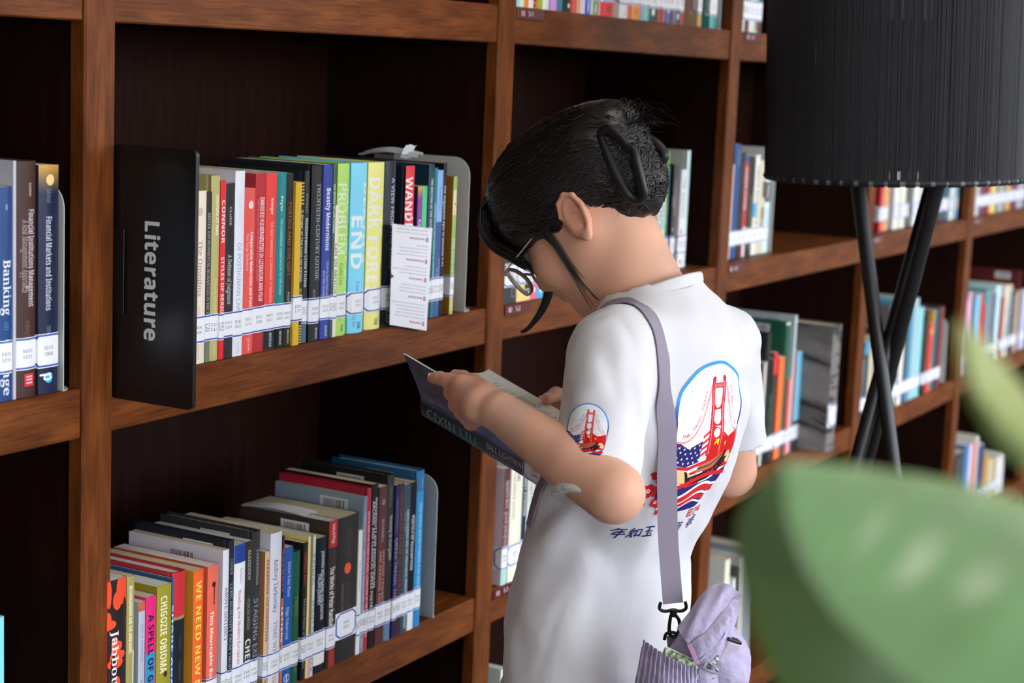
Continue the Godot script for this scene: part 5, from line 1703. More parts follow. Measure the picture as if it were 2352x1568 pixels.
func build_shirt(root: Node3D) -> void:
	var f := Field.new().read(SHIRT)
	f.floor_y = 0.752
	f.bumps = FastNoiseLite.new()
	f.bumps.noise_type = FastNoiseLite.TYPE_SIMPLEX_SMOOTH
	f.bumps.frequency = 11.0
	f.bumps.fractal_octaves = 2
	f.bump_amp = 0.0045
	# folds: positive depth makes a furrow, negative a ridge
	f.fold(Vector3(-0.13, 1.07, -0.05), Vector3(-0.13, 0.97, -0.13), 0.010, 0.016)
	f.fold(Vector3(-0.145, 1.05, -0.01), Vector3(-0.15, 0.90, -0.10), 0.008, 0.018)
	f.fold(Vector3(-0.14, 1.04, 0.02), Vector3(-0.15, 0.84, -0.06), -0.007, 0.020)
	f.fold(Vector3(-0.12, 1.03, 0.04), Vector3(-0.15, 0.80, -0.02), 0.007, 0.017)
	f.fold(Vector3(-0.09, 1.00, 0.05), Vector3(-0.13, 0.77, 0.0), -0.006, 0.018)
	f.fold(Vector3(-0.10, 1.00, -0.15), Vector3(-0.12, 0.80, -0.17), 0.006, 0.016)
	f.fold(Vector3(-0.06, 0.98, 0.03), Vector3(-0.08, 0.80, 0.01), 0.007, 0.014)
	f.fold(Vector3(0.0, 1.05, 0.06), Vector3(0.01, 0.90, 0.01), 0.008, 0.016)
	f.fold(Vector3(0.05, 1.10, 0.06), Vector3(0.07, 0.95, 0.0), -0.006, 0.018)
	f.fold(Vector3(-0.15, 1.13, 0.03), Vector3(-0.10, 1.02, 0.05), 0.010, 0.012)
	f.fold(Vector3(-0.02, 1.20, 0.07), Vector3(0.10, 1.21, 0.04), 0.006, 0.014)
	f.fold(Vector3(0.02, 1.17, 0.08), Vector3(0.13, 1.15, 0.04), 0.006, 0.014)
	f.fold(Vector3(-0.10, 1.25, 0.03), Vector3(0.02, 1.21, 0.07), -0.004, 0.016)
	f.fold(Vector3(-0.205, 1.24, 0.01), Vector3(-0.23, 1.13, 0.06), 0.006, 0.010)
	f.fold(Vector3(-0.21, 1.19, -0.05), Vector3(-0.25, 1.14, 0.0), 0.006, 0.014)
	f.fold(Vector3(-0.20, 1.21, 0.045), Vector3(-0.22, 1.12, 0.075), 0.005, 0.010)
	f.fold(Vector3(0.14, 1.20, 0.04), Vector3(0.21, 1.11, 0.03), 0.007, 0.014)
	f.fold(Vector3(0.13, 1.14, 0.05), Vector3(0.22, 1.07, 0.02), -0.006, 0.014)
	# the armhole seams and the side seam
	f.fold(Vector3(-0.165, 1.275, 0.0), Vector3(-0.20, 1.215, -0.05), 0.0035, 0.005)
	f.fold(Vector3(-0.165, 1.275, 0.0), Vector3(-0.185, 1.225, 0.05), 0.0035, 0.005)
	f.fold(Vector3(-0.148, 0.95, -0.05), Vector3(-0.162, 0.76, -0.092), 0.003, 0.005)
	shirt_field = f
	var cloth := StandardMaterial3D.new()
	cloth.resource_name = "white_cotton"
	cloth.albedo_color = Color(0.845, 0.838, 0.850)
	cloth.roughness = 0.9
	cloth.metallic_specular = 0.2
	cloth.rim_enabled = true
	cloth.rim = 0.25
	cloth.normal_enabled = true
	cloth.normal_texture = noise_tex(256, 256, 0.35, 2, [], [], 17, true, 3.0)
	cloth.normal_scale = 0.35
	cloth.uv1_triplanar = true
	cloth.uv1_scale = Vector3(14, 14, 14)
	var m := MB.new()
	f.mesh(m, Vector3(-0.36, 0.735, -0.26), Vector3(0.36, 1.345, 0.15), 0.0062)
	var shirt := part(root, "t_shirt", m.mesh(cloth))
	# ribbed collar
	var ring := []
	for k in 40:
		var a := TAU * k / 40.0
		ring.append(Vector3(0.0625 * cos(a), 1.274 + 0.026 * sin(a), -0.033 + 0.057 * sin(a)))
	var cm := MB.new()
	var rows := []
	for k in 41:
		var q: Vector3 = ring[k % 40]
		var o: Vector3 = (q - Vector3(0, q.y, -0.035)).normalized()
		var row := []
		for j in 9:
			var t := TAU * j / 8.0
			row.append(q + o * (0.0022 * cos(t) - 0.10 * 0.0085 * sin(t)) + Vector3(0, 0.0085 * sin(t), 0))
		rows.append(row)
	cm.grid(rows)
	part(shirt, "collar", cm.mesh(cloth))
	# stitched hem of the sleeves
	var left_c := Vector3(-0.2415, 1.0935, 0.0285)
	var em := emblem_texture()
	var pm := print_patch(f, Vector3(-0.040, 1.100, 0.30), Vector3(0, 0, -1), Vector3(1, 0, 0), Vector3(0, 1, 0), 0.180, 0.238, 46, 58)
	part(shirt, "back_print", pm.mesh(em), "round emblem with a red bridge, flags, a ship and waves")
	var dirn := Vector3(0.93, -0.05, -0.36).normalized()
	var side := Vector3(0.36, 0.0, 0.93).normalized()
	var up := side.cross(-dirn).normalized()
	if up.y < 0: up = -up
	pm = print_patch(f, Vector3(-0.262, 1.146, 0.027) - dirn * 0.15, dirn, side, up, 0.050, 0.066, 22, 28, Rect2(0.12, 0.0, 0.76, 0.80))
	part(shirt, "sleeve_print", pm.mesh(em), "small round bridge emblem on the sleeve")

func print_patch(f: Field, from: Vector3, dir: Vector3, side: Vector3, up: Vector3, w: float, h: float, nu: int, nv: int, uvr := Rect2(0, 0, 1, 1)) -> MB:
	var pts := []
	var uvs := []
	for j in nv + 1:
		var row := []
		var ur := []
		for i in nu + 1:
			var s := from + side * (w * (float(i) / nu - 0.5)) + up * (h * (0.5 - float(j) / nv))
			var q = f.cast(s, dir, 0.6)
			row.append(q)
			ur.append(uvr.position + Vector2(float(i) / nu, float(j) / nv) * uvr.size)
		pts.append(row)
		uvs.append(ur)
	var m := MB.new()
	var id := {}
	for j in nv + 1:
		for i in nu + 1:
			if pts[j][i] == null: continue
			var nn := f.normal(pts[j][i])
			id[j * 1000 + i] = m.add(pts[j][i] + nn * 0.0009, nn, uvs[j][i])
	for j in nv:
		for i in nu:
			var k := j * 1000 + i
			if not (id.has(k) and id.has(k + 1) and id.has(k + 1000) and id.has(k + 1001)): continue
			var p: Array = [pts[j][i], pts[j][i + 1], pts[j + 1][i + 1], pts[j + 1][i]]
			if (p[0] - p[2]).length() > 0.03 or (p[1] - p[3]).length() > 0.03: continue
			m.tri(id[k + 1000], id[k + 1001], id[k + 1])
			m.tri(id[k + 1000], id[k + 1], id[k])
	return m

# the print of the shirt on clear ground: 720 x 900, the emblem in the upper part, lettering under it
func emblem_texture() -> StandardMaterial3D:
	var W := 720
	var H := 900
	var im := Image.create_empty(W, H, false, Image.FORMAT_RGBA8)
	im.fill(Color(1, 1, 1, 0))
	var red := Color(0.84, 0.14, 0.17)
	var navy := Color(0.16, 0.15, 0.42)
	var white := Color(0.95, 0.95, 0.96)
	var sky := Color(0.25, 0.60, 0.88)
	var cx := 355.0
	var cy := 320.0
	var R := 265.0
	# dome outline and pale sky
	var dome := []
	for k in 61:
		var a := PI * (1.06 - 1.12 * k / 60.0)
		dome.append(Vector2(cx + R * cos(a), cy - R * 1.02 * sin(a)))
	var lower := [Vector2(cx + R * 0.98, cy + 90), Vector2(cx + R * 0.80, cy + 300), Vector2(cx - R * 0.92, cy + 300), Vector2(cx - R * 1.0, cy + 90)]
	poly(im, dome + lower, Color(0.93, 0.95, 0.97))
	var rr := RandomNumberGenerator.new()
	rr.seed = 3
	for k in 130:      # fine blue mesh in the sky
		var a := rr.randf() * TAU
		var q := Vector2(cx, cy - 30) + Vector2(cos(a), sin(a) * 0.85) * (R * 0.95 * sqrt(rr.randf()))
		if q.y > cy + 60: continue
		var b := rr.randf() * TAU
		stroke(im, [q, q + Vector2(cos(b), sin(b)) * rr.randf_range(10, 46)], 1.5, Color(0.62, 0.78, 0.92))
	# flags behind the waves
	var fl := [Vector2(cx - R * 1.0, cy + 62), Vector2(cx - 160, cy + 120), Vector2(cx - 60, cy + 88), Vector2(cx - 20, cy + 20), Vector2(cx - 20, cy + 300), Vector2(cx - R * 0.95, cy + 300)]
	poly(im, fl, white)
	for k in 5:
		poly(im, [Vector2(cx - R, cy + 196 + k * 34), Vector2(cx - 130, cy + 214 + k * 34), Vector2(cx - 20, cy + 190 + k * 34), Vector2(cx - 20, cy + 206 + k * 34), Vector2(cx - 130, cy + 231 + k * 34), Vector2(cx - R, cy + 212 + k * 34)], red)
	for k in 4:
		poly(im, [Vector2(cx - 66, cy + 70 + k * 30), Vector2(cx - 18, cy + 44 + k * 30), Vector2(cx - 18, cy + 58 + k * 30), Vector2(cx - 66, cy + 84 + k * 30)], red)
	poly(im, [Vector2(cx - R * 1.0, cy + 64), Vector2(cx - 160, cy + 122), Vector2(cx - 66, cy + 92), Vector2(cx - 66, cy + 196), Vector2(cx - 150, cy + 212), Vector2(cx - R * 0.98, cy + 190)], navy)
	for j in 4:
		for i in 6:
			star(im, cx - 246 + i * 32 + (j % 2) * 14, cy + 112 + j * 24 + (10 if i > 1 and i < 5 else 0), 8.0, white)
	poly(im, [Vector2(cx - 20, cy + 24), Vector2(cx + 40, cy + 40), Vector2(cx + 150, cy + 96), Vector2(cx + R * 0.96, cy + 74), Vector2(cx + R * 0.90, cy + 250), Vector2(cx - 20, cy + 260)], Color(0.80, 0.09, 0.10))
	star(im, cx + 42, cy + 98, 36, Color(0.97, 0.80, 0.20), 0.2)
	star(im, cx + 152, cy + 70, 17, Color(0.97, 0.80, 0.20), 0.5)
	star(im, cx + 130, cy + 126, 16, Color(0.97, 0.80, 0.20), 0.1)
	star(im, cx + 80, cy + 164, 15, Color(0.97, 0.80, 0.20), 0.8)
	# hanging lines and cables
	for k in 15:
		var u := float(k) / 14.0
		var x := cx - 20 - 220 * u
		stroke(im, [Vector2(x, cy - 150 + 270 * (1 - pow(1 - u, 2.2))), Vector2(x, cy + 120 - 30 * u)], 2.0, Color(0.90, 0.55, 0.56))
		x = cx + 86 + 160 * u
		stroke(im, [Vector2(x, cy - 140 + 230 * (1 - pow(1 - u, 2.2))), Vector2(x, cy + 90 - 10 * u)], 2.0, Color(0.90, 0.55, 0.56))
	var ca := []
	var cb := []
	for k in 21:
		var u := k / 20.0
		ca.append(Vector2(cx - 14 - 245 * u, cy - 170 + 285 * (1 - pow(1 - u, 2.4)) - 40 * u * u * u))
		cb.append(Vector2(cx + 82 + 175 * u, cy - 170 + 260 * (1 - pow(1 - u, 2.2)) - 20 * u * u * u))
	stroke(im, ca, 9.0, red)
	stroke(im, cb, 9.0, red)
	stroke(im, ca, 3.0, white)
	stroke(im, cb, 3.0, white)
	# tower
	for s in 2:
		var x := cx - 8 + s * 74
		var lean := -6.0 if s == 0 else 8.0
		poly(im, [Vector2(x - 9, cy - 190), Vector2(x + 12, cy - 190), Vector2(x + 14 + lean, cy + 170), Vector2(x - 16 + lean, cy + 170)], red)
		disc(im, x + 1, cy - 192, 13, red)
		stroke(im, [Vector2(x + 2, cy - 176), Vector2(x + lean, cy + 160)], 3.5, Color(0.96, 0.72, 0.72))
	for k in 4:
		var y: float = [cy - 172, cy - 70, cy + 8, cy + 70][k]
		poly(im, [Vector2(cx - 6, y), Vector2(cx + 66, y), Vector2(cx + 66, y + 24), Vector2(cx - 6, y + 24)], red)
		if k == 0:
			for j in 7: stroke(im, [Vector2(cx + 4 + j * 9, y + 4), Vector2(cx + 4 + j * 9, y + 20)], 2.5, white)
		else:
			disc(im, cx + 30, y - 6, 24, Color(0.93, 0.95, 0.97), 22)
			poly(im, [Vector2(cx + 6, y - 6), Vector2(cx + 54, y - 6), Vector2(cx + 54, y), Vector2(cx + 6, y)], Color(0.93, 0.95, 0.97))
	# clouds, ship
	for q in [[-240, 218, 34], [-215, 250, 40], [-170, 262, 38], [-130, 268, 30], [196, 196, 28], [220, 214, 26]]:
		disc(im, cx + q[0], cy + q[1], q[2], Color(0.93, 0.78, 0.55), q[2] * 0.9)
	poly(im, [Vector2(cx - 150, cy + 232), Vector2(cx - 128, cy + 240), Vector2(cx - 110, cy + 268), Vector2(cx + 60, cy + 236), Vector2(cx + 136, cy + 190), Vector2(cx + 150, cy + 166), Vector2(cx + 170, cy + 160), Vector2(cx + 160, cy + 200), Vector2(cx + 200, cy + 198), Vector2(cx + 150, cy + 262), Vector2(cx + 40, cy + 290), Vector2(cx - 110, cy + 310), Vector2(cx - 130, cy + 268)], Color(0.16, 0.10, 0.11))
	poly(im, [Vector2(cx - 60, cy + 214), Vector2(cx + 130, cy + 168), Vector2(cx + 134, cy + 190), Vector2(cx + 60, cy + 230), Vector2(cx - 70, cy + 252)], Color(0.72, 0.44, 0.33))
	stroke(im, [Vector2(cx - 66, cy + 230), Vector2(cx + 20, cy + 218), Vector2(cx + 132, cy + 178)], 6.0, Color(0.22, 0.12, 0.10))
	for k in 6: disc(im, cx - 80 + k * 38, cy + 282 - k * 8, 8, red)
	# waves
	var wave := func(y0: float, amp: float, c: Color, th: float, x0: float, x1: float):
		var up := []
		var dn := []
		for k in 31:
			var u := k / 30.0
			var x: float = lerpf(x0, x1, u)
			var y: float = y0 + amp * sin(u * 7.2 + 0.6) - 40.0 * u
			up.append(Vector2(x, y))
			dn.append(Vector2(x, y + th))
		dn.reverse()
		poly(im, up + dn, c)
	poly(im, [Vector2(cx - 255, cy + 292), Vector2(cx - 100, cy + 318), Vector2(cx + 100, cy + 290), Vector2(cx + 230, cy + 250), Vector2(cx + 190, cy + 380), Vector2(cx + 60, cy + 440), Vector2(cx - 100, cy + 446), Vector2(cx - 240, cy + 400)], navy)
	wave.call(cy + 296, 16.0, red, 22.0, cx - 255, cx + 232)
	wave.call(cy + 350, 22.0, white, 14.0, cx - 220, cx + 205)
	wave.call(cy + 366, 22.0, red, 30.0, cx - 222, cx + 200)
	wave.call(cy + 396, 22.0, white, 12.0, cx - 214, cx + 180)
	wave.call(cy + 408, 20.0, red, 24.0, cx - 206, cx + 150)
	wave.call(cy + 432, 18.0, white, 10.0, cx - 190, cx + 110)
	# dome line over all: sky blue above, navy towards the feet
	for k in 60:
		var t: float = absf(k - 30.0) / 30.0
		stroke(im, [dome[k], dome[k + 1]], 15.0, sky.lerp(navy, smoothstep(0.62, 1.0, t)))
	stroke(im, [dome[60], Vector2(cx + R * 0.99, cy + 84), Vector2(cx + R * 0.9, cy + 240)], 8.0, navy)
	stroke(im, [dome[0], Vector2(cx - R * 1.0, cy + 92)], 10.0, navy)
	# curved mottoes along the cables
	arc_text(im, "Study, Engage, Explore", ca, 19.0, red, -30.0, true)
	arc_text(im, "For America's Future", cb, 17.0, red, -26.0, false)
	# blossoms left of the emblem
	for q in [[88, 560, 26], [66, 640, 34], [50, 706, 20], [120, 700, 24], [128, 620, 18]]:
		for k in 5:
			var a: float = TAU * k / 5.0 + q[2]
			disc(im, q[0] + cos(a) * q[2] * 0.55, q[1] + sin(a) * q[2] * 0.55, q[2] * 0.46, red)
		disc(im, q[0], q[1], q[2] * 0.3, white)
		disc(im, q[0], q[1], q[2] * 0.14, red)
	poly(im, [Vector2(92, 470), Vector2(118, 520), Vector2(112, 548), Vector2(96, 520)], navy)
	put_text(im, "b", "EE China", red, 470, 790, 190, 40)
	cjk(im, 18, 826, 56, navy)
	var m := StandardMaterial3D.new()
	m.resource_name = "shirt_print"
	m.albedo_texture = tex(im)
	m.transparency = BaseMaterial3D.TRANSPARENCY_ALPHA
	m.roughness = 0.75
	m.metallic_specular = 0.3
	return m

func arc_text(im: Image, text: String, path: Array, cap: float, c: Color, lift: float, rev: bool) -> void:
	var p := path.duplicate()
	if rev: p.reverse()
	var total := 0.0
	for k in p.size() - 1: total += (p[k + 1] - p[k]).length()
	var n := text.length()
	for i in n:
		var s := total * (0.10 + 0.80 * (i + 0.5) / n)
		var run := 0.0
		for k in p.size() - 1:
			var d: Vector2 = p[k + 1] - p[k]
			if run + d.length() >= s:
				var q: Vector2 = p[k] + d * ((s - run) / d.length())
				var nn := Vector2(d.y, -d.x).normalized()
				q += nn * -lift * (1.0 if not rev else 1.0)
				if text[i] != " ": letter_at(im, text[i], q, d.angle(), cap, c)
				break
			run += d.length()

func letter_at(im: Image, ch: String, q: Vector2, ang: float, cap: float, c: Color) -> void:
	var g := strip("e", ch)
	var sc := cap / 32.0
	var w := int(g.get_width() * sc) + 4
	var hgt := int(52 * sc) + 4
	var r := int(maxf(w, hgt))
	for y in range(-r, r):
		for x in range(-r, r):
			var l := Vector2(x, y).rotated(-ang) / sc
			var sx := int(l.x + g.get_width() * 0.5)
			var sy := int(l.y + 26)
			if sx < 0 or sy < 0 or sx >= g.get_width() or sy >= 52: continue
			var a := g.get_pixel(sx, sy).a
			if a < 0.1: continue
			var px := int(q.x) + x
			var py := int(q.y) + y
			if px < 0 or py < 0 or px >= im.get_width() or py >= im.get_height(): continue
			im.set_pixel(px, py, im.get_pixel(px, py).blend(Color(c.r, c.g, c.b, a)))

# strokes of the blue characters under the emblem, each in a unit square
func cjk(im: Image, x0: float, y0: float, s: float, c: Color) -> void:
	var chars := [
		[[.3, .05, .12, .3], [.25, .18, .85, .18], [.3, .42, .8, .42], [.3, .42, .3, .66], [.05, .66, .97, .66], [.58, .18, .58, 1]],
		[[.2, .05, .12, .5, .42, .95], [.42, .3, .08, .95], [.03, .33, .48, .33], [.58, .25, .58, .85], [.58, .25, .93, .25, .93, .85], [.58, .78, .93, .78]],
		[[.12, .1, .88, .1], [.2, .48, .82, .48], [.05, .92, .95, .92], [.5, .1, .5, .92], [.66, .62, .8, .76]],
		[],
		[[.5, .0, .5, .12], [.1, .14, .95, .14], [.14, .14, .1, .6, .02, .98], [.22, .3, .55, .3], [.38, .2, .38, .52], [.6, .3, .95, .3], [.76, .2, .76, .52], [.22, .58, .95, .58], [.42, .58, .3, .78], [.42, .72, .42, .98], [.42, .72, .85, .72, .85, .98], [.42, .95, .85, .95]],
		[[.05, .12, .45, .12], [.25, .12, .08, .55], [.14, .48, .14, .88], [.14, .48, .4, .48, .4, .88], [.14, .86, .4, .86], [.52, .14, .95, .14], [.56, .14, .5, .95], [.62, .4, .95, .4, .9, .92], [.76, .4, .6, .95]],
		[],
		[[.08, .12, .4, .12, .4, .36, .1, .36, .1, .6, .42, .6, .38, .95], [.58, .08, .92, .08, .92, .34, .58, .34, .58, .08], [.54, .46, .96, .46, .96, .7, .54, .7, .54, .46], [.75, .34, .75, .92], [.5, .94, .98, .9]],
		[[.25, .05, .1, .4], [.2, .25, .2, .98], [.4, .1, .95, .1], [.45, .32, .9, .32], [.4, .55, .97, .55], [.68, .1, .68, .95], [.5, .7, .9, .92]],
	]
	var x := x0
	for ch in chars:
		for st in ch:
			var pts := []
			for k in range(0, st.size(), 2): pts.append(Vector2(x + st[k] * s, y0 + st[k + 1] * s))
			stroke(im, pts, s * 0.115, c)
		x += s * (1.12 if ch.size() else 0.9)

func build_hair(root: Node3D) -> void:
	var hair := StandardMaterial3D.new()
	hair.resource_name = "black_hair"
	hair.albedo_color = Color(0.085, 0.076, 0.074)
	hair.roughness = 0.38
	hair.metallic_specular = 0.55
	var f := Field.new().read(HAIR)
	f.bumps = FastNoiseLite.new()
	f.bumps.frequency = 40.0
	f.bump_amp = 0.0025
	var m := MB.new()
	f.mesh(m, Vector3(-0.12, 1.24, -0.31), Vector3(0.12, 1.54, -0.01), 0.0045)
	var hm := part(root, "hair", m.mesh(hair))
	# combed strands lie on the mass and sweep back into the bun
	var r := RandomNumberGenerator.new()
	r.seed = 20
	var sm := MB.new()
	var bun := Vector3(-0.01, 1.437, -0.078)
	for i in 620:
		var side := -1.0 if r.randf() < 0.66 else 1.0
		var t := r.randf()
		var s: Vector3
		if t < 0.62:      # from the hairline over the temple and ear
			var u := r.randf()
			s = hd(side * lerpf(0.01, 0.080, sqrt(u)), lerpf(0.095, -0.012, u) + r.randf_range(-0.01, 0.03), lerpf(-0.085, 0.0, u * u) + r.randf_range(-0.025, 0.02))
		else:             # from behind the ear and the nape
			var u := r.randf()
			s = hd(side * lerpf(0.078, 0.01, u), lerpf(-0.02, -0.055, u) + r.randf_range(0, 0.03), lerpf(0.03, 0.088, u))
		var e := bun + Vector3(r.randf_range(-0.025, 0.02), r.randf_range(-0.035, 0.04), r.randf_range(-0.02, 0.02))
		var pts := []
		var sag := r.randf_range(-0.006, 0.006)
		for k in 9:
			var q := s.lerp(e, k / 8.0)
			q += (q - Vector3(0, 1.39, -0.13)).normalized() * sin(PI * k / 8.0) * 0.035
			q.y -= sin(PI * k / 8.0) * (0.010 + sag)
			q = f.land(q, r.randf_range(-0.0004, 0.0014))
			pts.append(q)
		var w := r.randf_range(0.0006, 0.0015)
		sm.tube(pts, [w * 0.4, w, w, w, w, w, w, w, w * 0.5], 4, false)
	# the fringe falls forward from the crown and hides the brow
	for i in 300:
		var x := r.randf_range(-0.068, 0.060)
		var lift := r.randf_range(0.0, 0.02)
		var p0 := hd(x * 0.45, 0.098 + r.randf_range(-0.006, 0.004), -0.03 + r.randf_range(-0.03, 0.03))
		var p1 := hd(x * 0.85, 0.078, -0.082 - lift * 0.2)
		var p2 := hd(x * 1.02, 0.040, -0.097 - lift * 0.45)
		var p3 := hd(x * 1.08, 0.008 + r.randf_range(-0.012, 0.012) - absf(x) * 0.18, -0.101 - lift * 0.4 + absf(x) * 0.30)
		var p4 := hd(x * 1.08 + r.randf_range(-0.004, 0.004), -0.020 + r.randf_range(-0.016, 0.014) - absf(x) * 0.15, -0.098 - lift * 0.25 + absf(x) * 0.42)
		var w := r.randf_range(0.0009, 0.0021)
		sm.tube(smooth_path([p0, p1, p2, p3, p4], 12), [w * 0.5, w, w, w, w, w, w, w, w * 0.9, w * 0.7, w * 0.45, w * 0.15], 4, false)
	# side locks in front of the ear, and the long lock on her far side
	for i in 26:
		var o := Vector3(r.randf_range(-0.003, 0.002), r.randf_range(-0.004, 0.004), r.randf_range(-0.005, 0.005))
		var len_ := r.randf_range(0.55, 1.0)
		var path := [Vector3(-0.070, 1.392, -0.170) + o * 2.0, Vector3(-0.074, 1.3536, -0.1601) + o * 1.6, Vector3(-0.0725, 1.3333, -0.1397) + o, Vector3(-0.066, 1.3073, -0.1223) + o, Vector3(-0.058, 1.2867, -0.1085) + o * 1.5, Vector3(-0.050, 1.2664, -0.0915) + o * 2.5, Vector3(-0.048, 1.2556, -0.0802) + o * 3.0]
		var pts := smooth_path(path, 18).slice(0, int(18 * len_))
		var rad := []
		for k in pts.size(): rad.append(lerpf(0.0009, 0.00025, float(k) / pts.size()))
		sm.tube(pts, rad, 4, false)
	for i in 60:
		var o := Vector3(r.randf_range(-0.006, 0.006), r.randf_range(-0.004, 0.004), r.randf_range(-0.006, 0.006))
		var path := [Vector3(0.05, 1.335, -0.225) + o, Vector3(0.046, 1.2849, -0.2137) + o, Vector3(0.04, 1.2496, -0.2146) + o * 0.8, Vector3(0.04, 1.2248, -0.2256) + o * 0.6, Vector3(0.04, 1.204, -0.2418) + o * 0.4, Vector3(0.04, 1.1969, -0.2519) + o * 0.5]
		var pts := smooth_path(path, 16)
		var rad := []
		for k in 16: rad.append(lerpf(0.0017, 0.0003, pow(k / 15.0, 1.5)))
		sm.tube(pts, rad, 4, false)
	# loose ends above the clip
	for i in 150:
		var a := r.randf_range(-1.0, 1.0)
		var b := r.randf_range(-1.0, 1.0)
		var s := Vector3(r.randf_range(-0.025, 0.02), 1.478 + r.randf_range(-0.012, 0.012), -0.085 + r.randf_range(-0.03, 0.02))
		var hgt := r.randf_range(0.008, 0.032)
		var path := [s, s + Vector3(a * 0.006, hgt * 0.7, b * 0.012), s + Vector3(a * 0.014, hgt, b * 0.03 + 0.004), s + Vector3(a * 0.022, hgt * 0.75 + a * 0.006, b * 0.05 + 0.008)]
		var pts := smooth_path(path, 9)
		var w := r.randf_range(0.0003, 0.0008)
		sm.tube(pts, [w, w, w, w, w * 0.9, w * 0.8, w * 0.6, w * 0.4, w * 0.2], 3, false)
	for i in 40:      # fine hairs at the nape
		var s := hd(r.randf_range(-0.05, 0.03), -0.05 + r.randf_range(-0.01, 0.008), 0.078 + r.randf_range(-0.02, 0.01))
		var e := s + Vector3(r.randf_range(-0.006, 0.006), -0.028 * r.randf_range(0.4, 1.0), 0.008 * r.randf())
		sm.tube([s, s.lerp(e, 0.5) + Vector3(0, 0, 0.003), e], [0.0005, 0.0004, 0.0001], 3, false)
	part(hm, "strand", sm.mesh(hair)).set_meta("kind", "stuff")
	# claw clip that holds the bun
	var clip := thing("hair_clip", "matt black claw clip holding the reader's black bun", "hair clip", HER)
	clip.rotation.y = HER_TURN
	var black := mat(Color(0.055, 0.060, 0.068), 0.45, "black_plastic")
	var a1 := [Vector3(-0.048, 1.4694, -0.0934), Vector3(-0.050, 1.4775, -0.0891), Vector3(-0.050, 1.4792, -0.0809), Vector3(-0.050, 1.4719, -0.0686), Vector3(-0.051, 1.4603, -0.055), Vector3(-0.051, 1.4548, -0.0452), Vector3(-0.051, 1.4397, -0.0397), Vector3(-0.049, 1.4196, -0.0338), Vector3(-0.046, 1.4044, -0.031), Vector3(-0.044, 1.3964, -0.0364), Vector3(-0.046, 1.3965, -0.0458), Vector3(-0.050, 1.4048, -0.054), Vector3(-0.053, 1.4276, -0.0684), Vector3(-0.052, 1.4515, -0.0828)]
	var p1 := smooth_path(a1, 72, true)
	var c1 := MB.new()
	for k in p1.size(): p1[k] += Vector3(-0.004, 0, 0.001)
	c1.tube(p1, 0.0052, 10, false, true, 1.25)
	part(clip, "claw", c1.mesh(black))
	var a2 := [Vector3(0.006, 1.4591, -0.0803), Vector3(0.006, 1.4663, -0.0723), Vector3(0.006, 1.4695, -0.063), Vector3(0.006, 1.4661, -0.0508), Vector3(0.006, 1.4574, -0.0385), Vector3(0.006, 1.4483, -0.0332), Vector3(0.006, 1.4406, -0.0398), Vector3(0.004, 1.4389, -0.0492), Vector3(0.002, 1.446, -0.0532), Vector3(0.0, 1.4562, -0.0574), Vector3(0.002, 1.4642, -0.065)]
	var c2 := MB.new()
	c2.tube(smooth_path(a2, 60, true), 0.0054, 10, false, true, 1.2)
	part(clip, "claw", c2.mesh(black))
	var c3 := MB.new()
	c3.tube(smooth_path([Vector3(-0.051, 1.4597, -0.0520), Vector3(-0.053, 1.4500, -0.0470), Vector3(-0.052, 1.4316, -0.0430), Vector3(-0.048, 1.4153, -0.0410), Vector3(-0.044, 1.4009, -0.0410)], 20), 0.0030, 8, true)
	c3.tube([Vector3(-0.05, 1.466, -0.0600), Vector3(0.004, 1.466, -0.0620)], 0.0042, 10, true)
	part(clip, "hinge", c3.mesh(black))
	# spectacles
	var g := thing("eyeglasses", "clear taupe framed spectacles low on the reader's nose", "glasses", HER)
	g.rotation.y = HER_TURN
	var fr := mat(Color(0.62, 0.56, 0.53), 0.2, "clear_taupe_frame", 0.6)
	var glass := StandardMaterial3D.new()
	glass.resource_name = "spectacle_lens"
	glass.transparency = BaseMaterial3D.TRANSPARENCY_ALPHA
	glass.albedo_color = Color(0.97, 0.97, 0.97, 0.04)
	glass.roughness = 0.03
	for s in [-1.0, 1.0]:
		var rim := []
		var disc_ := []
		for k in 36:
			var t := TAU * k / 36.0
			var q := hd(s * (0.0335 + 0.0245 * cos(t)), -0.022 + 0.0215 * sin(t), -0.119 + 0.008 * absf(cos(t)) * (1.0 if cos(t) > 0 else 0.0))
			rim.append(q)
		var rm := MB.new()
		rm.tube(rim, 0.0019, 8, false, true, 1.5)
		part(g, "rim", rm.mesh(fr))
		var lm := MB.new()
		var cen := hd(s * 0.0335, -0.022, -0.1195)
		for k in 36: lm.tri3(cen, rim[k], rim[(k + 1) % 36])
		part(g, "lens", lm.mesh(glass))
		var tm := MB.new()
		tm.tube(smooth_path([hd(s * 0.058, -0.012, -0.112), hd(s * 0.0660, -0.011, -0.104), hd(s * 0.0715, -0.010, -0.07), hd(s * 0.0765, -0.007, 0.012), hd(s * 0.0775, -0.012, 0.034), hd(s * 0.074, -0.035, 0.046)], 24), 0.0011, 8)
		tm.box(Vector3(-0.002, -0.003, -0.004), Vector3(0.002, 0.003, 0.004), 0.0006, 0, Vector2.ZERO, Transform3D(Basis(), hd(s * 0.0605, -0.012, -0.111)))
		part(g, "temple", tm.mesh(fr))
	var bm := MB.new()
	bm.tube(smooth_path([hd(-0.011, -0.014, -0.119), hd(0, -0.010, -0.121), hd(0.011, -0.014, -0.119)], 10), 0.0018, 8)
	part(g, "bridge", bm.mesh(fr))

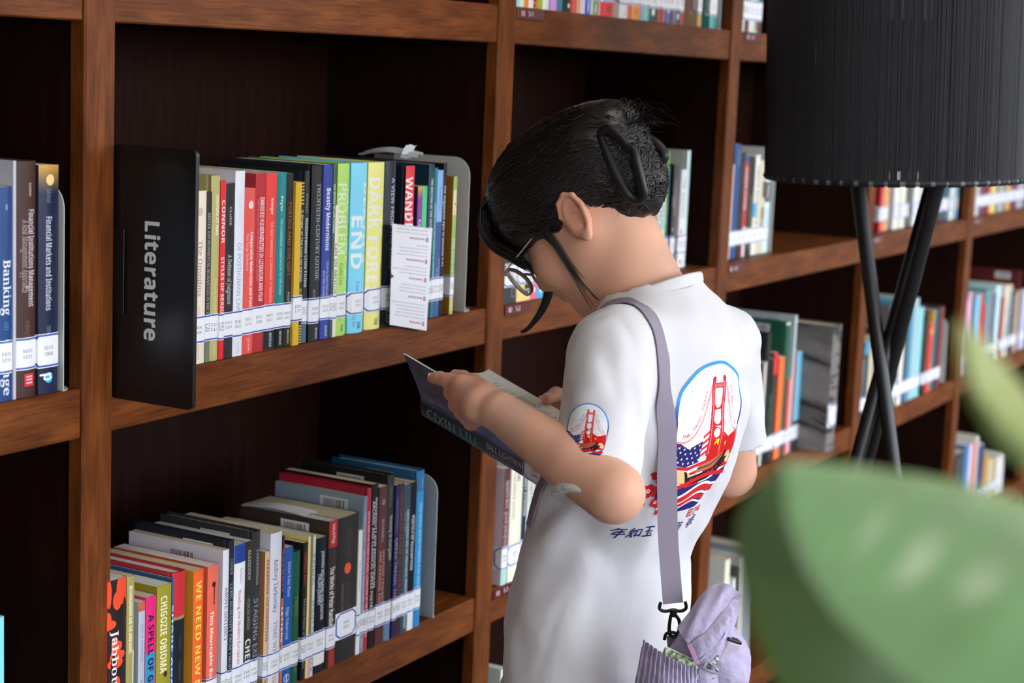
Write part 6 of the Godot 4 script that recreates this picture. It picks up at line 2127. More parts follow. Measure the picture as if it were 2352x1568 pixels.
# ------------------------------------------------------------------ bookends, signs, shelf tags, leaflet
func bookend(at: Vector3, h: float, depth: float, label: String, tab := 0.042) -> void:
	var t := thing("bookend", label, "bookend", at, "grey metal bookends")
	var r := 0.028
	var th := 0.0012
	var m := MB.new()
	var prof := [Vector2(0, 0), Vector2(0, h - r)]        # (z, y) from the front foot, round the top corner, to the back
	for k in 9:
		var a := PI * 0.5 * k / 8.0
		prof.append(Vector2(-r + r * cos(a), h - r + r * sin(a)))
	prof.append(Vector2(-depth, h))
	prof.append(Vector2(-depth, 0))
	var L := []
	var R := []
	for p in prof:
		L.append(Vector3(0, p.y, p.x)); R.append(Vector3(th, p.y, p.x))
	var n := prof.size()
	for k in range(1, n - 1):
		m.tri3(L[0], L[k], L[k + 1])
		m.tri3(R[0], R[k + 1], R[k])
	for k in n: m.quad(L[k], R[k], R[(k + 1) % n], L[(k + 1) % n])
	part(t, "plate", m.mesh(grey_metal))
	m = MB.new()
	var T := []
	var seg := 16
	for k in seg + 1:
		var a := PI * k / seg
		T.append(Vector3(tab * sin(a), 0, -0.030 + 0.030 * cos(a)))
	for k in seg:
		m.tri3(Vector3(0, th, -0.03), T[k] + Vector3(0, th, 0), T[k + 1] + Vector3(0, th, 0))
		m.quad(T[k], T[k + 1], T[k + 1] + Vector3(0, th, 0), T[k] + Vector3(0, th, 0))
	part(t, "foot", m.mesh(grey_metal))

func letters(text: String, size: float, weight: int, m: Material, depth := 0.0006) -> TextMesh:
	var f := SystemFont.new()
	f.font_names = PackedStringArray(["Droid Sans"])
	f.font_weight = weight
	font_keep.append(f)
	var t := TextMesh.new()
	t.font = f
	t.text = text
	t.font_size = 48
	t.pixel_size = size / 48.0
	t.depth = depth
	t.curve_step = 1.5
	t.material = m
	return t

func build_shelf_items() -> void:
	bookend(Vector3(0.8595, 1.165 + yoff(0.86), -0.006), 0.240, 0.14, "grey bookend after the row by the black sign")
	bookend(Vector3(0.7905, 0.6883 + yoff(0.79), -0.001), 0.228, 0.14, "grey bookend closing the lower left row", 0.020)
	bookend(Vector3(-0.0245, 1.165, -0.008), 0.236, 0.13, "grey bookend left of the first wide post", 0.023)
	bookend(Vector3(2.2545, 1.165, -0.044), 0.232, 0.15, "tall grey bookend beside the lamp shade's left edge", 0.03)
	bookend(Vector3(1.8035, 1.6401 + yoff(1.8), -0.006), 0.235, 0.14, "grey bookend on the top shelf above the reader", 0.03)
	bookend(Vector3(1.8012, 1.165, -0.056), 0.150, 0.13, "grey bookend behind the tall pale aqua book", 0.028)
	bookend(Vector3(3.672, 1.165, -0.030), 0.2, 0.13, "grey bookend after the sky blue book under the lamp", 0.028)
	bookend(Vector3(3.631, 0.6883, -0.010), 0.19, 0.13, "small grey bookend after the dark red book behind the lamp", 0.02)
	# the black hanging sign that stands out from the first post
	var t := thing("shelf_sign", "black framed hanging sign with the white word Literature", "sign", Vector3(0.0525, 1.1475, 0.0))
	var black := mat(Color(0.055, 0.058, 0.066), 0.38, "black_frame_plastic")
	var m := MB.new()
	var z0 := -0.006
	var z1 := 0.1165
	var H := 0.297
	rounded_frame(m, z0, z1, 0.0, H, 0.0145, 0.007, 0.006)
	part(t, "frame", m.mesh(black))
	m = MB.new()
	m.box(Vector3(0.0015, 0.0145, z0 + 0.0145), Vector3(0.0048, H - 0.0145, z1 - 0.0145))
	part(t, "panel", m.mesh(mat(Color(0.085, 0.082, 0.084), 0.3, "dark_panel")))
	var tm := part(t, "lettering", letters("Literature", 0.0290, 700, mat(Color(0.86, 0.87, 0.88), 0.6, "white_ink")), "white word Literature reading downwards")
	# face -x: the word runs down, its head to +z
	tm.transform = Transform3D(Basis(Vector3(0, -1, 0), Vector3(0, 0, 1), Vector3(-1, 0, 0)), Vector3(0.0012, 0.143, 0.0525))
	# a bracket holds it to the post
	m = MB.new()
	m.box(Vector3(-0.002, 0.10, z0 - 0.006), Vector3(0.0, 0.20, z0 + 0.02), 0.0006)
	part(t, "bracket", m.mesh(black))
	# wine red tags on the shelf fronts
	var tags := [["80", "5-1", 0.9825, 0], ["80", "5-2", 0.9810, 1], ["80", "5-3", 0.9805, 2], ["80", "6-1", 1.9270, 0], ["80", "6-2", 1.9110, 1], ["80", "6-3", 1.9090, 2], ["80", "7-1", 2.8440, 2], ["80", "7-2", 2.8440, 1], ["80", "8-2", 3.7850, 1]]
	var wine := mat(Color(0.36, 0.085, 0.105), 0.25, "wine_acrylic")
	var ink := mat(Color(0.90, 0.86, 0.86), 0.5, "tag_ink")
	var white := mat(Color(0.74, 0.75, 0.78), 0.5, "tag_square")
	var rowname := ["top", "middle", "lower"]
	for q in tags:
		var y: float = SHELF_Y[q[3] + 1] + yoff(q[2])
		var w := 0.086
		var o := thing("shelf_tag", "wine red shelf tag reading %s %s" % [q[0], q[1]], "tag", Vector3(q[2], y - 0.0185, -0.0038), "wine red shelf tags")
		m = MB.new()
		m.box(Vector3(0, 0, 0), Vector3(w, 0.0172, 0.0022), 0.0005)
		part(o, "plate", m.mesh(wine))
		for k in 2:
			var l := part(o, "lettering", letters(q[k], 0.0112, 400, ink, 0.0002))
			l.position = Vector3(0.0165 if k == 0 else 0.0425, 0.0086, 0.0023)
	# the library leaflet slipped between two books, printed upside down to us
	var lt := leaflet_texture()
	var P := [Vector3(0.6353, 1.3209, 0.001), Vector3(0.7401, 1.3086, 0.004), Vector3(0.7270, 1.1559, 0.008), Vector3(0.6336, 1.1742, 0.003)]
	m = MB.new()
	var rows := []
	for j in 9:
		var row := []
		for i in 9:
			var u := i / 8.0
			var v := j / 8.0
			var p: Vector3 = P[0].lerp(P[1], u).lerp(P[3].lerp(P[2], u), v)
			p.z += 0.003 * sin(PI * u) * v
			row.append(p)
		rows.append(row)
	m.grid(rows, true)
	var back := MB.new()
	var r2 := []
	for row in rows:
		var q := []
		for p in row: q.append(p - Vector3(0, 0, 0.0004))
		r2.append(q)
	back.grid(r2)
	var am := ArrayMesh.new()
	m.into(am, lt)
	back.into(am, mat(Color(0.9, 0.9, 0.92), 0.6, "leaflet_back"))
	single("leaflet", am, "white library leaflet hanging upside down over the shelf edge", "leaflet")
	# loose slips and a page sticking out above the books
	var slip := mat(Color(0.78, 0.79, 0.82), 0.8, "slip_paper")
	m = MB.new()
	m.grid(slip_rows(Vector3(0.742, 1.4085, -0.135), Vector3(0.008, 0.004, 0.10), Vector3(0.020, 0.004, 0.0), 0.010))
	single("paper_slip", m.mesh(slip), "crumpled grey paper slip lying on the books by the bookend", "paper")
	m = MB.new()
	m.grid(slip_rows(Vector3(0.748, 1.409, -0.062), Vector3(0.006, 0.020, 0.006), Vector3(0.010, -0.001, 0.012), 0.004))
	single("bookmark", m.mesh(mat(Color(0.88, 0.90, 0.91), 0.8, "marker_paper")), "small white paper marker standing up from the books", "bookmark")
	m = MB.new()
	m.grid(slip_rows(Vector3(0.492, 0.9075, -0.150), Vector3(0.006, 0.002, 0.11), Vector3(0.030, 0.0, 0.0), 0.006))
	single("paper_slip", m.mesh(mat(Color(0.88, 0.90, 0.93), 0.7, "white_slip")), "curled white paper slip on the two thick black books", "paper")

func slip_rows(o: Vector3, a: Vector3, b: Vector3, lift: float) -> Array:
	var rows := []
	for j in 9:
		var row := []
		for i in 7:
			var u := i / 6.0
			var v := j / 8.0
			row.append(o + a * v + b * u + Vector3(0, lift * (sin(PI * v) * (0.4 + 0.6 * u) + 0.25 * sin(9.0 * u + 4.0 * v)), 0))
		rows.append(row)
	return rows

func rounded_frame(m: MB, z0: float, z1: float, y0: float, y1: float, wid: float, rad: float, th: float) -> void:
	var outer := []
	var inner := []
	var cs := [[z1 - rad, y1 - rad, 0.0], [z0 + rad, y1 - rad, 0.5 * PI], [z0 + rad, y0 + rad, PI], [z1 - rad, y0 + rad, 1.5 * PI]]
	var ins := [[z1 - wid, y1 - wid], [z0 + wid, y1 - wid], [z0 + wid, y0 + wid], [z1 - wid, y0 + wid]]
	for c in 4:
		for k in 6:
			var a: float = cs[c][2] + 0.5 * PI * k / 5.0
			outer.append(Vector2(cs[c][0] + rad * cos(a), cs[c][1] + rad * sin(a)))
			inner.append(Vector2(ins[c][0], ins[c][1]))
	var n := outer.size()
	for k in n:
		var o0: Vector2 = outer[k]
		var o1: Vector2 = outer[(k + 1) % n]
		var i0: Vector2 = inner[k]
		var i1: Vector2 = inner[(k + 1) % n]
		var f := func(p: Vector2, x: float) -> Vector3: return Vector3(x, p.y, p.x)
		m.quad(f.call(o0, 0.0), f.call(o1, 0.0), f.call(i1, 0.0), f.call(i0, 0.0))
		m.quad(f.call(o1, th), f.call(o0, th), f.call(i0, th), f.call(i1, th))
		m.quad(f.call(o0, 0.0), f.call(o0, th), f.call(o1, th), f.call(o1, 0.0))
		if i0 != i1: m.quad(f.call(i0, th), f.call(i0, 0.0), f.call(i1, 0.0), f.call(i1, th))

func leaflet_texture() -> StandardMaterial3D:
	var W := 512
	var H := 760
	var im := Image.create_empty(W, H, false, Image.FORMAT_RGBA8)
	im.fill(Color(0.90, 0.905, 0.93))
	var maroon := Color(0.50, 0.13, 0.20)
	var grey := Color(0.52, 0.46, 0.50)
	var heads := ["Yunyue Reading", "Weixue Bookshelf", "Textbook Service", "Book Recommendation", "Group Study Room", "Multi-media Studio"]
	var lines := [
		["Yunyue Reading is a one-stop service for you.", "edition, judging and promoting. You receive", "work from the Yunyue Reading platform and", "the work by delivery before library purchase", "to shorten the time for you to borrow new books."],
		["To better know the needs of readers the", "Weixue Bookshelf, which displays a good", "books and the books will be regularly"],
		["Textbook Service provided by the library", "course reserves, online learning platform support", "for Course Management System, etc."],
		["If books are not available in our collection", "you can recommend them to the library by", "email, on the library website and at the", "Information Desk."],
		["The library offers you a variety of rooms for", "large groups of people for different purposes", "workshop or training. You can book a room in"],
		["To promote the creativity on the campus and", "approach to multimedia production, the studio", "(two floors) is open to the multimedia production"]]
	var y := 46
	for i in 6:
		disc(im, 62, y, 17, maroon)
		disc(im, 62, y, 10, Color(0.80, 0.62, 0.66))
		put_text(im, "b", heads[i], maroon, 92 + heads[i].length() * 6.4, y, heads[i].length() * 12.8, 17)
		y += 36
		for s in lines[i]:
			put_text(im, "i", s, grey, 44 + s.length() * 4.75, y, s.length() * 9.5, 11.5)
			y += 25
		y += 26
	im.rotate_180()
	poly(im, [Vector2(0, 372), Vector2(40, 392), Vector2(0, 412)], maroon)
	var m := StandardMaterial3D.new()
	m.resource_name = "leaflet_print"
	m.albedo_texture = tex(im)
	m.roughness = 0.55
	return m

# ------------------------------------------------------------------ the book she reads
func build_open_book() -> void:
	var t := thing("open_book", "open novel with a violet lightning cover held by the reader", "book", HER)
	t.rotation.y = HER_TURN
	var T := Vector3(-0.046, 1.080, -0.353)      # foot of the spine at the book's head
	var T2 := Vector3(-0.060, 1.104, -0.347)     # upper edge of the spine, where the front board begins
	var ey := Vector3(0, -0.3334, 0.9428)
	var TL := Vector3(-0.170, 1.185, -0.299)
	var TR := Vector3(0.080, 1.132, -0.334)
	var L := 0.240
	# section of the jacket across the spine, from the back board over the spine to the fore edge of the front board
	var back_edge := TR + Vector3(0.004, -0.022, -0.006)
	var sec := []
	var sv := []
	var n_back := 10
	for k in n_back:
		var u := float(k) / n_back
		sec.append(back_edge.lerp(T, u) + Vector3(0, -0.006 * sin(PI * u), 0))
		sv.append(1.0 + (1.0 - u))
	for k in 5:
		var u := k / 4.0
		sec.append(T.lerp(T2, u) + Vector3(-0.0020, -0.0012, 0) * sin(PI * u))
		sv.append(1.0 - 0.145 * u)
	var ctrl := Vector3(-0.104, 1.118, -0.312)
	for k in range(1, 15):
		var u := k / 14.0
		sec.append(T2 * (1 - u) * (1 - u) + ctrl * 2.0 * u * (1 - u) + TL * u * u)
		sv.append(0.855 - 0.855 * u)
	var outer := []
	var inner := []
	var uvo := []
	var ns := sec.size()
	for j in ns:
		var tan: Vector3 = sec[mini(j + 1, ns - 1)] - sec[maxi(j - 1, 0)]
		var nn := -ey.cross(tan).normalized()      # towards the pages
		var ro := []
		var ri := []
		var ru := []
		for i in 13:
			var s := i / 12.0
			ro.append(sec[j] + ey * (L * s))
			ri.append(sec[j] + ey * (L * s) + nn * 0.0012)
			ru.append(Vector2(s, clampf(sv[j], 0, 1.98) * 0.5))
		outer.append(ro); inner.append(ri); uvo.append(ru)
	var am := ArrayMesh.new()
	var m := MB.new()
	m.grid(outer, true, uvo)
	m.into(am, jacket_material())
	var m2 := MB.new()
	m2.grid(inner)
	for j in ns - 1:
		m2.quad(outer[j][0], inner[j][0], inner[j + 1][0], outer[j + 1][0])
		m2.quad(outer[j][12], outer[j + 1][12], inner[j + 1][12], inner[j][12])
	for i in 12:
		m2.quad(outer[ns - 1][i], inner[ns - 1][i], inner[ns - 1][i + 1], outer[ns - 1][i + 1])
	m2.into(am, mat(Color(0.93, 0.92, 0.89), 0.7, "jacket_lining"))
	part(t, "jacket", am)
	# right-hand pages: a thick block, its upper leaf arching from the gutter
	var G := Vector3(-0.040, 1.104, -0.348)
	var up := []
	for j in 13:
		var u := j / 12.0
		var row := []
		for i in 13:
			row.append(G.lerp(TR, u) + Vector3(0, 0.012 * sin(PI * minf(u * 1.15, 1.0)), 0) + ey * (0.004 + (L - 0.008) * i / 12.0))
		up.append(row)
	var uvp := []
	for j in 13:
		var row := []
		for i in 13: row.append(Vector2(j / 12.0, i / 12.0))
		uvp.append(row)
	var pm := MB.new()
	pm.grid(up, true, uvp)
	var pam := ArrayMesh.new()
	pm.into(pam, page_material(31))
	var pe := MB.new()
	for j in 12:
		for e in 2:
			var i := 0 if e == 0 else 12
			var a: Vector3 = up[j][i]
			var b: Vector3 = up[j + 1][i]
			var base0: Vector3 = T.lerp(back_edge, j / 12.0) + Vector3(0, 0.002, 0) + ey * (0.004 + (L - 0.008) * i / 12.0)
			var base1: Vector3 = T.lerp(back_edge, (j + 1) / 12.0) + Vector3(0, 0.002, 0) + ey * (0.004 + (L - 0.008) * i / 12.0)
			if e == 0: pe.quad(base1, base0, a, b)
			else: pe.quad(base0, base1, b, a)
	for i in 12:
		var o := ey * (0.004 + (L - 0.008) * i / 12.0)
		var o1 := ey * (0.004 + (L - 0.008) * (i + 1) / 12.0)
		pe.quad(back_edge + Vector3(-0.003, 0.002, 0) + o, back_edge + Vector3(-0.003, 0.002, 0) + o1, up[12][i + 1], up[12][i])
	pe.into(pam, paper_white)
	part(t, "right_pages", pam, "cream printed right-hand page")
	# left-hand pages: a few leaves lying on the front board
	var lp := []
	for j in 13:
		var u := j / 12.0
		var row := []
		var c: Vector3 = T2 * (1 - u) * (1 - u) + ctrl * 2.0 * u * (1 - u) + TL * u * u
		c = c.lerp(G, maxf(0.0, 1.0 - u * 4.0))
		for i in 13: row.append(c + Vector3(0.004, 0.0035, 0) * (1.0 - 0.35 * u) + ey * (0.004 + (L - 0.008) * i / 12.0) - (TL - T2).normalized() * 0.004 * u)
		lp.append(row)
	var lm := MB.new()
	lm.grid(lp, false, uvp)
	part(t, "left_pages", lm.mesh(page_material(32)), "printed left-hand page")
	# the library's label over the spine
	var lab := MB.new()
	for k in 3:
		var jj := 10 + k * 2
		var a0: Vector3 = sec[jj] + (sec[jj] - (sec[jj] + Vector3(0.01, 0.01, 0))).normalized() * 0.0008
		var b0: Vector3 = sec[jj + 2] + Vector3(-0.0006, -0.0006, 0)
		var s0 := L * 0.735
		var s1 := L * 0.895
		lab.quad(a0 + ey * s0, a0 + ey * s1, b0 + ey * s1, b0 + ey * s0, Vector2(0.005, 0.2475 - 0.08 * k), Vector2(0.245, 0.2475 - 0.08 * k), Vector2(0.245, 0.2475 - 0.08 * (k + 1)), Vector2(0.005, 0.2475 - 0.08 * (k + 1)))
	part(t, "call_number_label", lab.mesh(label_mat))

func jacket_material() -> StandardMaterial3D:
	# across: head to foot of the book; down: fore edge of the front board, spine (a band above the middle), back board
	var W := 1024
	var H := 1024
	var im := Image.create_empty(W, H, false, Image.FORMAT_RGBA8)
	var n := FastNoiseLite.new()
	n.seed = 77
	n.frequency = 0.006
	n.fractal_octaves = 5
	var dark := Color(0.075, 0.072, 0.13)
	var vio := Color(0.25, 0.24, 0.50)
	var pale := Color(0.48, 0.47, 0.70)
	for y in range(0, H, 2):
		for x in range(0, W, 2):
			var s := n.get_noise_2d(x, y) * 0.9 + 0.38 + 0.25 * exp(-pow((y - 330.0) / 110.0, 2))
			s -= 0.9 * smoothstep(0.58, 0.85, x / 1024.0)
			var c := dark.lerp(vio, clampf(s * 1.6, 0, 1)).lerp(pale, clampf(s * 2.2 - 1.45, 0, 0.8))
			if y > 438: c = Color(0.070, 0.075, 0.105)
			im.fill_rect(Rect2i(x, y, 2, 2), c)
	var rr := RandomNumberGenerator.new()
	rr.seed = 8
	for b in 26:       # lightning
		var p := Vector2(rr.randf_range(-40, 700), rr.randf_range(-20, 420))
		var d := Vector2(1, rr.randf_range(-0.25, 0.35)).normalized()
		var pts := [p]
		for k in 16:
			p += d.rotated(rr.randf_range(-0.6, 0.6)) * rr.randf_range(14, 30)
			if p.y > 425: break
			pts.append(p)
		stroke(im, pts, 2.6 if b % 3 == 0 else 1.3, Color(0.72, 0.70, 0.84) if b % 3 == 0 else Color(0.45, 0.44, 0.68))
	for k in 160: disc(im, rr.randf() * W, rr.randf() * 430, rr.randf_range(0.8, 2.2), Color(0.62, 0.62, 0.82))
	disc(im, 690, 392, 22, Color(0.45, 0.16, 0.14))
	disc(im, 690, 392, 12, Color(0.16, 0.08, 0.10))
	# front board title, seen sideways under the fingers
	put_text(im, "b", "LIGHTNING", Color(0.07, 0.07, 0.12), 520, 250, 470, 74, true)
	put_text(im, "b", "BALL", Color(0.09, 0.09, 0.15), 400, 210, 240, 74, true)
	put_text(im, "b", "CIXIN LIU", Color(0.07, 0.07, 0.12), 300, 210, 210, 22, true)
	# spine lettering
	put_text(im, "s", "CIXIN LIU", Color(0.34, 0.72, 0.86), 236, 478, 400, 44)
	put_text(im, "s", "BALL LIGHTNING", Color(0.86, 0.86, 0.90), 630, 462, 290, 24)
	put_text(im, "m", "TRANSLATED BY JOEL MARTINSEN", Color(0.42, 0.62, 0.70), 620, 494, 260, 9)
	poly(im, [Vector2(940, 456), Vector2(990, 456), Vector2(990, 500), Vector2(972, 476), Vector2(960, 500), Vector2(940, 500)], Color(0.22, 0.62, 0.72))
	var m := StandardMaterial3D.new()
	m.resource_name = "jacket_print"
	m.albedo_texture = tex(im)
	m.roughness = 0.32
	return m

func page_material(seed_: int) -> StandardMaterial3D:
	var im := Image.create_empty(512, 768, false, Image.FORMAT_RGBA8)
	im.fill(Color(0.925, 0.920, 0.885))
	var rr := RandomNumberGenerator.new()
	rr.seed = seed_
	for k in 32:
		var y := 84 + k * 20
		var x := 62.0
		if rr.randf() < 0.2: x += 26
		var end := 452.0 if rr.randf() < 0.8 else rr.randf_range(180, 420)
		while x < end:
			var w := rr.randf_range(9, 40)
			if x + w > end: break
			im.fill_rect(Rect2i(int(x), y, int(w), 6), Color(0.60, 0.60, 0.60))
			if rr.randf() < 0.5: im.fill_rect(Rect2i(int(x + w * 0.4), y - 3, 2, 4), Color(0.66, 0.66, 0.65))
			x += w + 7
	var m := StandardMaterial3D.new()
	m.resource_name = "printed_page"
	m.albedo_texture = tex(im)
	m.roughness = 0.8
	return m

# ------------------------------------------------------------------ the lilac shoulder bag
func build_bag() -> void:
	var cloth := StandardMaterial3D.new()
	cloth.resource_name = "lilac_nylon"
	cloth.albedo_color = Color(0.685, 0.645, 0.760)
	cloth.roughness = 0.7
	cloth.rim_enabled = true
	cloth.rim = 0.3
	cloth.normal_enabled = true
	cloth.normal_texture = noise_tex(256, 256, 0.05, 4, [], [], 61, true, 5.0)
	cloth.normal_scale = 0.5
	cloth.uv1_triplanar = true
	cloth.uv1_scale = Vector3(7, 7, 7)
	var web := mat(Color(0.615, 0.575, 0.640), 0.75, "lilac_webbing")
	var black := mat(Color(0.035, 0.036, 0.042), 0.35, "black_clasp")
	# the bag's own frame: x to the picture's right along her hip, z outwards
	var org := Vector3(0.390, 0.8773, 0.6076)
	var B := Basis(Vector3(0.4925, 0, 0.8703), Vector3(0, 1, 0), Vector3(-0.8703, 0, 0.4925))
	var t := Node3D.new()
	t.name = numbered("shoulder_bag")
	t.transform = Transform3D(B, org)
	tag(t, "lilac nylon shoulder bag on a wide strap at the reader's hip", "bag")
	add_child(t)
	var noise := FastNoiseLite.new()
	noise.frequency = 22.0
	noise.fractal_octaves = 3
	var body := Field.new().read(["E|0.000,-0.085,-0.022|0.066,0.075,0.036|0.02||0|", "C|0.020,0.010,-0.034|0.050,-0.040,-0.026|0.03|0.020,0.024|0|", "E|0.022,-0.02,-0.022|0.042,0.04,0.022|0.03||0|"])
	body.bumps = noise
	body.bump_amp = 0.007
	var m := MB.new()
	body.mesh(m, Vector3(-0.10, -0.175, -0.09), Vector3(0.10, 0.08, 0.04), 0.0048)
	part(t, "body", m.mesh(cloth))
	# the flap: a broad fold that rises to the right and turns over
	var top := [Vector3(-0.020, 0.022, 0.004), Vector3(-0.006, 0.040, 0.000), Vector3(0.004, 0.056, -0.006), Vector3(0.016, 0.067, -0.012), Vector3(0.026, 0.0715, -0.017), Vector3(0.038, 0.072, -0.020), Vector3(0.047, 0.064, -0.022), Vector3(0.0545, 0.054, -0.024)]
	var low := [Vector3(-0.007, 0.006, 0.018), Vector3(0.002, 0.014, 0.020), Vector3(0.012, 0.022, 0.017), Vector3(0.022, 0.031, 0.012), Vector3(0.031, 0.041, 0.006), Vector3(0.039, 0.050, 0.000), Vector3(0.046, 0.057, -0.008), Vector3(0.0535, 0.053, -0.018)]
	m = MB.new()
	m.grid(puffed(smooth_path(top, 24), smooth_path(low, 24), 0.011, 10), true)
	part(t, "flap", m.mesh(cloth))
	var low2 := [Vector3(0.004, -0.014, 0.016), Vector3(0.013, -0.006, 0.018), Vector3(0.024, 0.003, 0.015), Vector3(0.033, 0.013, 0.009), Vector3(0.040, 0.024, 0.002), Vector3(0.045, 0.036, -0.006), Vector3(0.050, 0.045, -0.014), Vector3(0.054, 0.050, -0.020)]
	m = MB.new()
	m.grid(puffed(smooth_path(low, 24), smooth_path(low2, 24), 0.009, 10, 5.0), true)
	part(t, "gusset", m.mesh(cloth))
	var side := [Vector3(0.006, -0.020, 0.010), Vector3(0.018, -0.018, 0.012), Vector3(0.030, -0.012, 0.008), Vector3(0.038, -0.006, 0.002), Vector3(0.044, 0.004, -0.006), Vector3(0.047, 0.012, -0.014), Vector3(0.049, 0.016, -0.018), Vector3(0.0515, 0.020, -0.024)]
	m = MB.new()
	m.grid(puffed(smooth_path(low2, 24), smooth_path(side, 24), 0.005, 8), true)
	part(t, "side_panel", m.mesh(cloth))
	# seam piping along the flap
	m = MB.new()
	m.tube(smooth_path(low, 30), 0.0012, 6)
	part(t, "piping", m.mesh(web))
	# gathered front pocket with an elastic ruffle
	var rimp := []
	var rimb := []
	for k in 61:
		var u := k / 60.0
		var ruff := sin(u * TAU * 15.0)
		rimp.append(Vector3(lerpf(-0.060, 0.012, u), lerpf(0.008, -0.026, u) + 0.0015 * ruff, 0.012 + 0.018 * sin(PI * u) + 0.0024 * ruff))
		rimb.append(Vector3(lerpf(-0.078, 0.022, u), -0.125, 0.010 + 0.040 * sin(PI * u)))
	var rows := []
	for j in 22:
		var v := j / 21.0
		var row := []
		for k in 61:
			var u := k / 60.0
			var q: Vector3 = rimp[k].lerp(rimb[k], v)
			var ruff := sin(u * TAU * 15.0 + 1.2 * v)
			q.z += 0.013 * sin(PI * minf(v * 1.3, 1.0)) * sin(PI * u) + 0.0022 * ruff * exp(-v * 5.0) + 0.003 * noise.get_noise_2d(u * 2.2, v * 1.4)
			if v > 0.09 and v < 0.15: q.z -= 0.0022
			row.append(q)
		rows.append(row)
	m = MB.new()
	m.grid(rows, true)
	part(t, "front_pocket", m.mesh(cloth), "gathered lilac front pocket")
	# right pocket, flat
	rows = []
	for j in 12:
		var v := j / 11.0
		var row := []
		for k in 17:
			var u := k / 16.0
			row.append(Vector3(lerpf(0.004, 0.043, u) + 0.002 * v, lerpf(lerpf(-0.018, -0.034, u), -0.125, v), 0.012 + 0.012 * sin(PI * u) + 0.006 * sin(PI * v) - 0.02 * u))
		rows.append(row)
	m = MB.new()
	m.grid(rows, true)
	part(t, "side_pocket", m.mesh(cloth))
	m = MB.new()
	m.tube(smooth_path([Vector3(0.004, -0.018, 0.0125), Vector3(0.014, -0.0225, 0.020), Vector3(0.024, -0.0265, 0.0205), Vector3(0.034, -0.030, 0.012), Vector3(0.043, -0.034, -0.006)], 20), 0.0012, 6)
	part(t, "piping", m.mesh(web))
	# pink zip pulls
	var pink := mat(Color(0.72, 0.52, 0.68), 0.6, "pink_cord")
	m = MB.new()
	m.box(Vector3(-0.0025, -0.014, -0.0006), Vector3(0.0025, 0.014, 0.0006), 0.0004, 1, Vector2.ZERO, Transform3D(Basis(Vector3(0, 0, 1), 0.45), Vector3(-0.0015, -0.003, 0.026)))
	part(t, "zip_pull", m.mesh(pink), "pink zip pull")
	m = MB.new()
	m.tube(smooth_path([Vector3(0.041, -0.034, 0.002), Vector3(0.0445, -0.046, 0.004), Vector3(0.0425, -0.058, 0.005), Vector3(0.0405, -0.048, 0.006), Vector3(0.041, -0.036, 0.004)], 20), 0.0011, 6)
	part(t, "zip_pull", m.mesh(pink), "pink cord loop")
	# the strap: over her shoulder, down her back, to the black hook
	var rel := t.transform.affine_inverse() * Transform3D(Basis(Vector3.UP, HER_TURN), HER)
	var raw := [Vector3(-0.125, 0.98, -0.150), Vector3(-0.105, 1.10, -0.125), Vector3(-0.094, 1.19, -0.10), Vector3(-0.092, 1.245, -0.065), Vector3(-0.095, 1.275, -0.035), Vector3(-0.108, 1.282, -0.010), Vector3(-0.122, 1.266, 0.020), Vector3(-0.130, 1.238, 0.044), Vector3(-0.131, 1.200, 0.055), Vector3(-0.124, 1.160, 0.056), Vector3(-0.114, 1.115, 0.054), Vector3(-0.110, 1.0882, 0.0535), Vector3(-0.112, 1.0521, 0.0573), Vector3(-0.116, 1.0054, 0.063), Vector3(-0.118, 0.9584, 0.0705), Vector3(-0.120, 0.9195, 0.0776)]
	var path := smooth_path(raw, 70)
	var pts := []
	var nrm := []
	for k in path.size():
		var q: Vector3 = path[k]
		var nn := shirt_field.normal(q)
		if k < 46: q = shirt_field.land(q, 0.0022)
		else:
			var d := shirt_field.at(q)
			if d < 0.0025: q += nn * (0.0025 - d)
			nn = nn.lerp(Vector3(-0.75, 0.05, 0.62), clampf((k - 46) / 10.0, 0, 1)).normalized()
		pts.append(q)
		nrm.append(nn)
	for pass_ in 3:
		var a := pts.duplicate()
		for k in range(1, pts.size() - 1): pts[k] = (a[k - 1] + a[k] * 2.0 + a[k + 1]) * 0.25
		var b := nrm.duplicate()
		for k in range(1, nrm.size() - 1): nrm[k] = (b[k - 1] + b[k] * 2.0 + b[k + 1]).normalized()
	m = MB.new()
	var face := []
	var under := []
	var wpath := []
	for k in pts.size():
		var tan: Vector3 = pts[mini(k + 1, pts.size() - 1)] - pts[maxi(k - 1, 0)]
		var across: Vector3 = tan.cross(nrm[k]).normalized()
		var row := []
		var row2 := []
		for j in 7:
			var s := j / 6.0 - 0.5
			var q: Vector3 = pts[k] + across * (s * 0.0245)
			if k < 46:
				var d := shirt_field.at(q)
				q += nrm[k] * clampf(0.0020 - d, -0.004, 0.008)
			row.append(rel * (q + nrm[k] * 0.0007))
			row2.append(rel * (q - nrm[k] * 0.0007))
		face.append(row)
		under.append(row2)
		wpath.append(rel * pts[k])
	m.grid(face, true)
	m.grid(under)
	for k in pts.size() - 1:
		m.quad(face[k][0], under[k][0], under[k + 1][0], face[k + 1][0])
		m.quad(face[k][6], face[k + 1][6], under[k + 1][6], under[k][6])
	web.normal_enabled = true
	web.normal_texture = noise_tex(128, 128, 0.4, 1, [], [], 71, true, 4.0)
	web.uv1_scale = Vector3(6, 60, 1)
	part(t, "strap", m.mesh(web), "wide lilac webbing strap")
	# hook: a ring bar under the strap, a swivel, a gated hook round the tab
	var e: Vector3 = wpath[wpath.size() - 1]
	m = MB.new()
